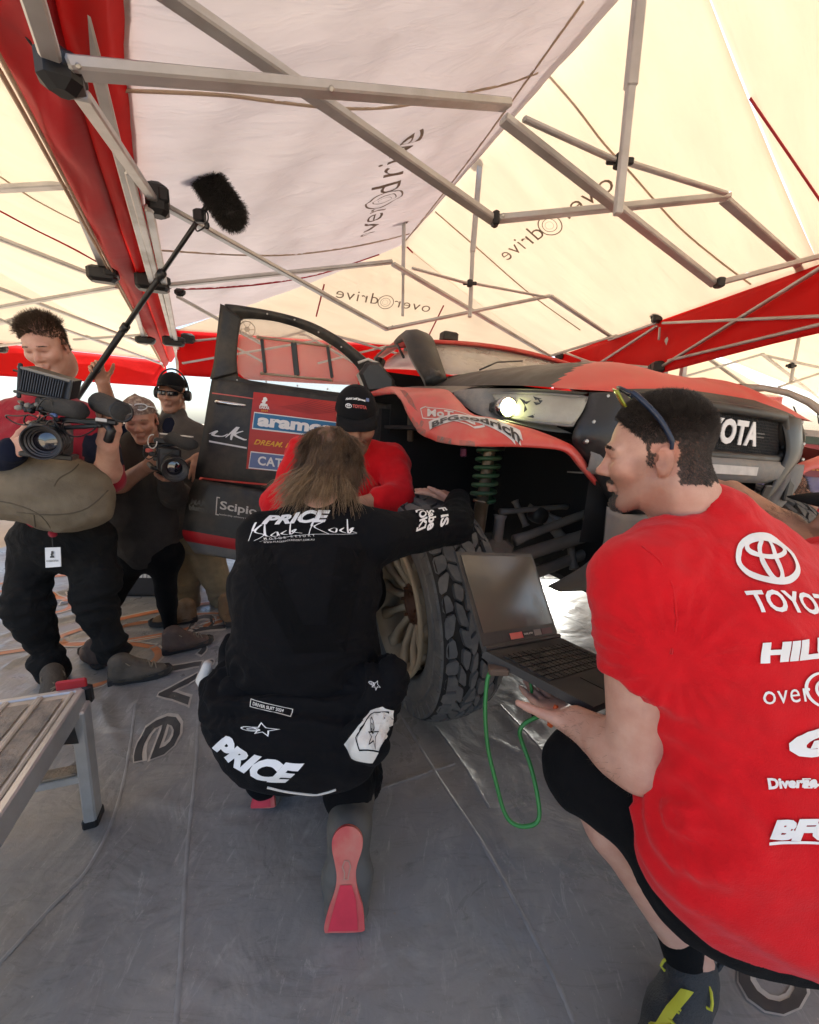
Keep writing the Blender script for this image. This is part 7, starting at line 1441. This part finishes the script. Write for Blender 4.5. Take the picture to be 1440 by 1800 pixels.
# ---- microphone on a boom
bm_ = empty('boom_microphone', P(175, 640, D=2.5), 'furry black microphone on a long black telescopic boom pole', 'microphone')
b0, b1, b2_ = P(357, 374, D=1.92), P(176, 640, D=2.52), P(100, 752, D=2.80)
d_ = (b1-b0).normalized()
MB().tube([b0, lerp(b0, b1, .33)], .0105, 10).build('pole_section', CBK, bm_, True); MB().tube([lerp(b0, b1, .32), lerp(b0, b1, .70)], .0135, 10).build('pole_section', CBK, bm_, True); MB().tube([lerp(b0, b1, .69), b2_], .0165, 10).build('pole_section', CBK, bm_, True)
for t in (.33, .69, 1.04): MB().tube([b0+(b1-b0)*t, b0+(b1-b0)*(t+.035)], .021, 12).build('pole_lock', CBK, bm_, True)
m0, m1 = P(366, 318, D=1.92), P(406, 375, D=1.90); core_ = Sdf().cone(m0, m1, .052, .050, .01); mc = sdf_obj('windshield', core_, .008, CBK, bm_)
fr_ = [(p.center.copy(), p.normal.copy()) for p in mc.data.polygons]; fr_ = fr_*3
strands('fur', fr_, mat('black_fur', (.010, .009, .008), .6, col2=(.03, .026, .022), nscale=40), bm_, .032, lambda p, n: n*.9+V(0, 0, -.25)+(m1-m0)*1.5, 3, .0013, .15, 20, .3, .35, 5)
MB().tube([P(356, 372, D=1.92), P(366, 362, D=1.92), P(372, 352, D=1.92)], .012, 8).build('shock_mount', CBK, bm_, True); MB().box(P(351, 380, D=1.92), (.05, .04, .055), None, .008).build('mount_block', CBK, bm_); MB().tube(smooth_path([P(358, 360, D=1.92), P(366, 380, D=1.91), P(360, 398, D=1.91), P(346, 406, D=1.92), P(344, 392, D=1.92)], 24), .0035, 5).build('cable', CBK, bm_, True); MB().lathe([(0, .012), (.01, .01), (.012, 0), (.008, -.012)], P(364, 396, D=1.9), (0, 0, 1), 10).build('cable_plug', CBK, bm_, True)
# ---- aluminium work platform
plat = empty('work_platform', P(160, 1450, z=0), 'worn aluminium step platform in the lower left corner', 'platform'); AL2 = mat('platform_aluminium', (.58, .58, .57), .38, .6, col2=(.42, .42, .41), nscale=8, dust=.3, dustcol=(.4, .34, .27), bump=.06); GRIP = mat('platform_grip', (.10, .09, .08), .85, col2=(.26, .22, .17), nscale=14, nmix=.9, bump=.6, bscale=90); PALE = mat('platform_pale', (.50, .44, .36), .6, col2=(.34, .29, .23), nscale=10, nmix=.6)
ZT = .49; A_, B_2 = P(134, 1216, z=ZT), P(-60, 1500, z=ZT); e1 = (B_2-A_).normalized(); e2 = V(e1.y, -e1.x, 0); e2 = e2 if e2.x < 0 else -e2; LL = 1.5
def deck(u, v, z=0.): return A_+e1*u+e2*v+V(0, 0, z)
MB().prism([deck(0, 0, -.03), deck(LL, 0, -.03), deck(LL, .34, -.03), deck(0, .34, -.03)], V(0, 0, .026)).build('deck', PALE, plat)
for i in range(4):
    v0 = .022+i*.082; ed = []
    n = 26
    a = [deck(.03+LL*.95*k/n, v0+.004*noise.noise(V(k*.9, i, 0)), .002) for k in range(n+1)]; b = [deck(.03+LL*.95*k/n, v0+.052+.005*noise.noise(V(k*.8, i+9, 0)), .002) for k in range(n+1)]
    MB().grid([[p, q] for p, q in zip(a, b)]).build('grip_strip', GRIP, plat)
    for w in (-.012, .064): MB().bar(deck(.0, v0+w, .001), deck(LL, v0+w, .001), .012, .008).build('deck_ridge', PALE, plat)
for v in (-.008, .348): MB().bar(deck(-.01, v, -.03), deck(LL, v, -.03), .022, .065).build('side_rail', AL2, plat)
MB().bar(deck(-.012, -.01, -.03), deck(-.012, .35, -.03), .022, .062).build('end_rail', AL2, plat); MB().bar(deck(-.028, -.02, -.01), deck(-.028, .06, -.01), .012, .075).build('red_end_cap', mat('red_plastic', (.42, .015, .02), .5), plat); MB().box(deck(-.03, -.005, -.03), (.03, .05, .06), (e1, e2, V(0, 0, 1)), .006).build('corner_block', BLKP, plat)
ft = P(165, 1443, z=.0); 
def pleg(top, foot): MB().bar(top, foot, .036, .062, e1, .005).build('leg', AL2, plat); MB().box(foot+V(0, 0, .016), (.07, .045, .036), (e1, e2, V(0, 0, 1)), .006).build('rubber_foot', BLKP, plat)
pleg(deck(.02, -.012, -.04), ft); ft2 = ft+e2*.42; pleg(deck(.02, .35, -.04), ft2); pleg(deck(LL-.02, -.012, -.04), deck(LL+.12, -.05, -ZT)); pleg(deck(LL-.02, .35, -.04), deck(LL+.12, .39, -ZT))
br0 = lerp(deck(.02, -.012, -.04), ft, .56); MB().bar(br0, br0+e2*.40, .05, .026, (0, 0, 1)).build('cross_step', AL2, plat); MB().bar(br0+V(0, 0, .02)+e2*.0, br0+V(0, 0, .02)+e2*.40, .05, .006, (0, 0, 1)).build('step_grip', GRIP, plat)
MB().add([deck(.05, -.0, -.06), deck(.16, .0, -.06), lerp(deck(.02, -.012, -.04), ft, .30)], [(0, 1, 2)]).build('gusset', BLKP, plat)
# ---- black case printed TOYOTA HILUX
cs = empty('equipment_case', P(255, 1058, z=0), 'black equipment case with white printing behind the legs of the camera crew', 'case'); k0 = P(258, 1052, z=0); cm = mat('case_black', (.020, .016, .016), .7, nscale=6, dust=.2, dustcol=(.07, .055, .05)); MB().box(k0+V(-.05, .2, .25), (.62, .38, .5), None, .03).build('case_body', cm, cs); MB().box(k0+V(-.05, .2, .515), (.60, .36, .03), None, .01).build('case_lid', cm, cs)
fy = k0.y+.2-.19-.001
for s, z0, h_, w_, bo in (('TOYOTA', .17, .055, .36, .0), ('HILUX', .08, .07, .36, .05)): decal('lettering', text2d(s, bo, .0 if s == 'TOYOTA' else .12), V(k0.x-.10, fy, z0+.08), V(w_, 0, 0), V(0, 0, h_), WHITED, cs, None, .002, N=V(0, -1, 0))
# ---- added lamp that brightens the floor under the car
wl = empty('added_lamp', V(1.28, 3.55, 0), 'added white lamp brightening the floor under the car', 'lamp'); lp_ = V(1.30, 3.60, .16)
fd = (V(.75, 1.6, .0)-lp_).normalized(); ax_ = frame(fd)
MB().box(lp_, (.16, .24, .04), ax_, .01).build('housing', BLKP, wl); pa = [lp_+fd*.022+ax_[0]*a+ax_[1]*b for a, b in ((-.065, -.1), (.065, -.1), (.065, .1), (-.065, .1))]
MB().prism(pa, fd*.004).build('light_panel', mat('added_lamp_white', (1, .97, .88), .5, emit=70.), wl); MB().tube([lp_+V(-.1, 0, 0), V(lp_.x-.1, lp_.y, .012), V(lp_.x+.1, lp_.y, .012), lp_+V(.1, 0, 0)], .008, 6).build('stand', STEEL, wl, True)
# ---- second rally car at the right edge
car2 = empty('rally_car', V(4.2, 4.3, 0), 'second orange rally car with open door frame at the right edge', 'car'); ORG = mat('car_orange', (.60, .16, .08), .5, col2=(.55, .24, .14), nscale=4, dust=.5, dustcol=(.6, .38, .26)); D2 = 3.0
def C2(x, y, d=D2): return P(x, y, D=d)
fo_ = [(1302, 674), (1340, 676), (1385, 684), (1425, 700), (1470, 730), (1510, 765)]; fi_ = [(1322, 690), (1345, 688), (1385, 697), (1418, 713), (1455, 742), (1500, 775)]
dr2 = MB().grid([[C2(*a), C2(*[(p+q)/2 for p, q in zip(a, b)], D2-.02), C2(*b)] for a, b in zip(fo_, fi_)], .04).build('door_frame', mat('pale_frame', (.42, .38, .33), .5, dust=.4), car2, True)
MB().prism([C2(1302, 674), C2(1325, 688), C2(1334, 760), C2(1312, 760)], V(0, .04, 0)).build('door_frame', mat('green_black', (.03, .05, .035), .6), car2); MB().prism([C2(1325, 690, D2+.02), C2(1385, 697, D2+.02), C2(1500, 775, D2+.02), C2(1500, 775, D2+.02)+V(0, 0, -.05), C2(1334, 752, D2+.02)], V(0, .004, 0)).build('window', PANE, car2)
for a, b in (((1395, 714), (1408, 745)), ((1436, 716), (1440, 745))): MB().bar(C2(*a), C2(*b), .012, .008).build('slider_stop', BLK, car2)
for y0, y1, m_ in ((746, 757, mat('pale_frame', (.42, .38, .33), .5)), (757, 770, mat('green_band', (.045, .075, .045), .5)), (770, 815, mat('dark_red_paint', (.30, .03, .03), .5))): MB().prism([C2(1310, y0), C2(1600, y0+25), C2(1600, y1+28), C2(1310, y1)], V(0, .05, 0)).build('door_skin', m_, car2)
rows = [[C2(x, y0+(y1-y0)*t, 2.8+.5*(1-t)) for t in [k/6 for k in range(7)]] for x, y0, y1 in ((1340, 742, 808), (1400, 760, 812), (1450, 782, 815), (1520, 800, 822), (1620, 815, 830))]
wing2 = MB().grid(rows, .02).build('wing', ORG, car2, True); MB().prism([C2(1340, 806, 2.78), C2(1620, 826, 2.78), C2(1620, 852, 2.78), C2(1340, 832, 2.78)], V(0, .04, 0)).build('sponsor_panel', mat('maroon_print', (.20, .02, .025), .5), car2); MB().prism([C2(1340, 832, 2.79), C2(1620, 852, 2.79), C2(1620, 900, 2.79), C2(1340, 890, 2.79)], V(0, .04, 0)).build('lower_panel', mat('violet_print', (.13, .12, .26), .5, dust=.4), car2)
a_ = C2(1372, 824, 2.775); b_ = C2(1452, 828, 2.775); decal('lettering', text2d('DREAM. DARE. LIVE', .02, .15), a_, b_-a_, C2(1372, 816, 2.775)-a_, YEL, car2, None, .004, N=V(0, -1, 0))
MB().box(V(5.1, 4.6, .95), (1.6, 2.6, .7), (V(.94, .34, 0), V(-.34, .94, 0), V(0, 0, 1)), .08).build('body_shell', BLK2, car2)
for x, y in ((4.35, 3.6), (4.0, 5.4)): MB().lathe([(.2, -.15), (.44, -.15), (.47, -.1), (.47, .1), (.44, .15), (.2, .15), (0, .1)], V(x, y, .47), V(.94, .34, 0), 32).build('wheel', RUB, car2, True)
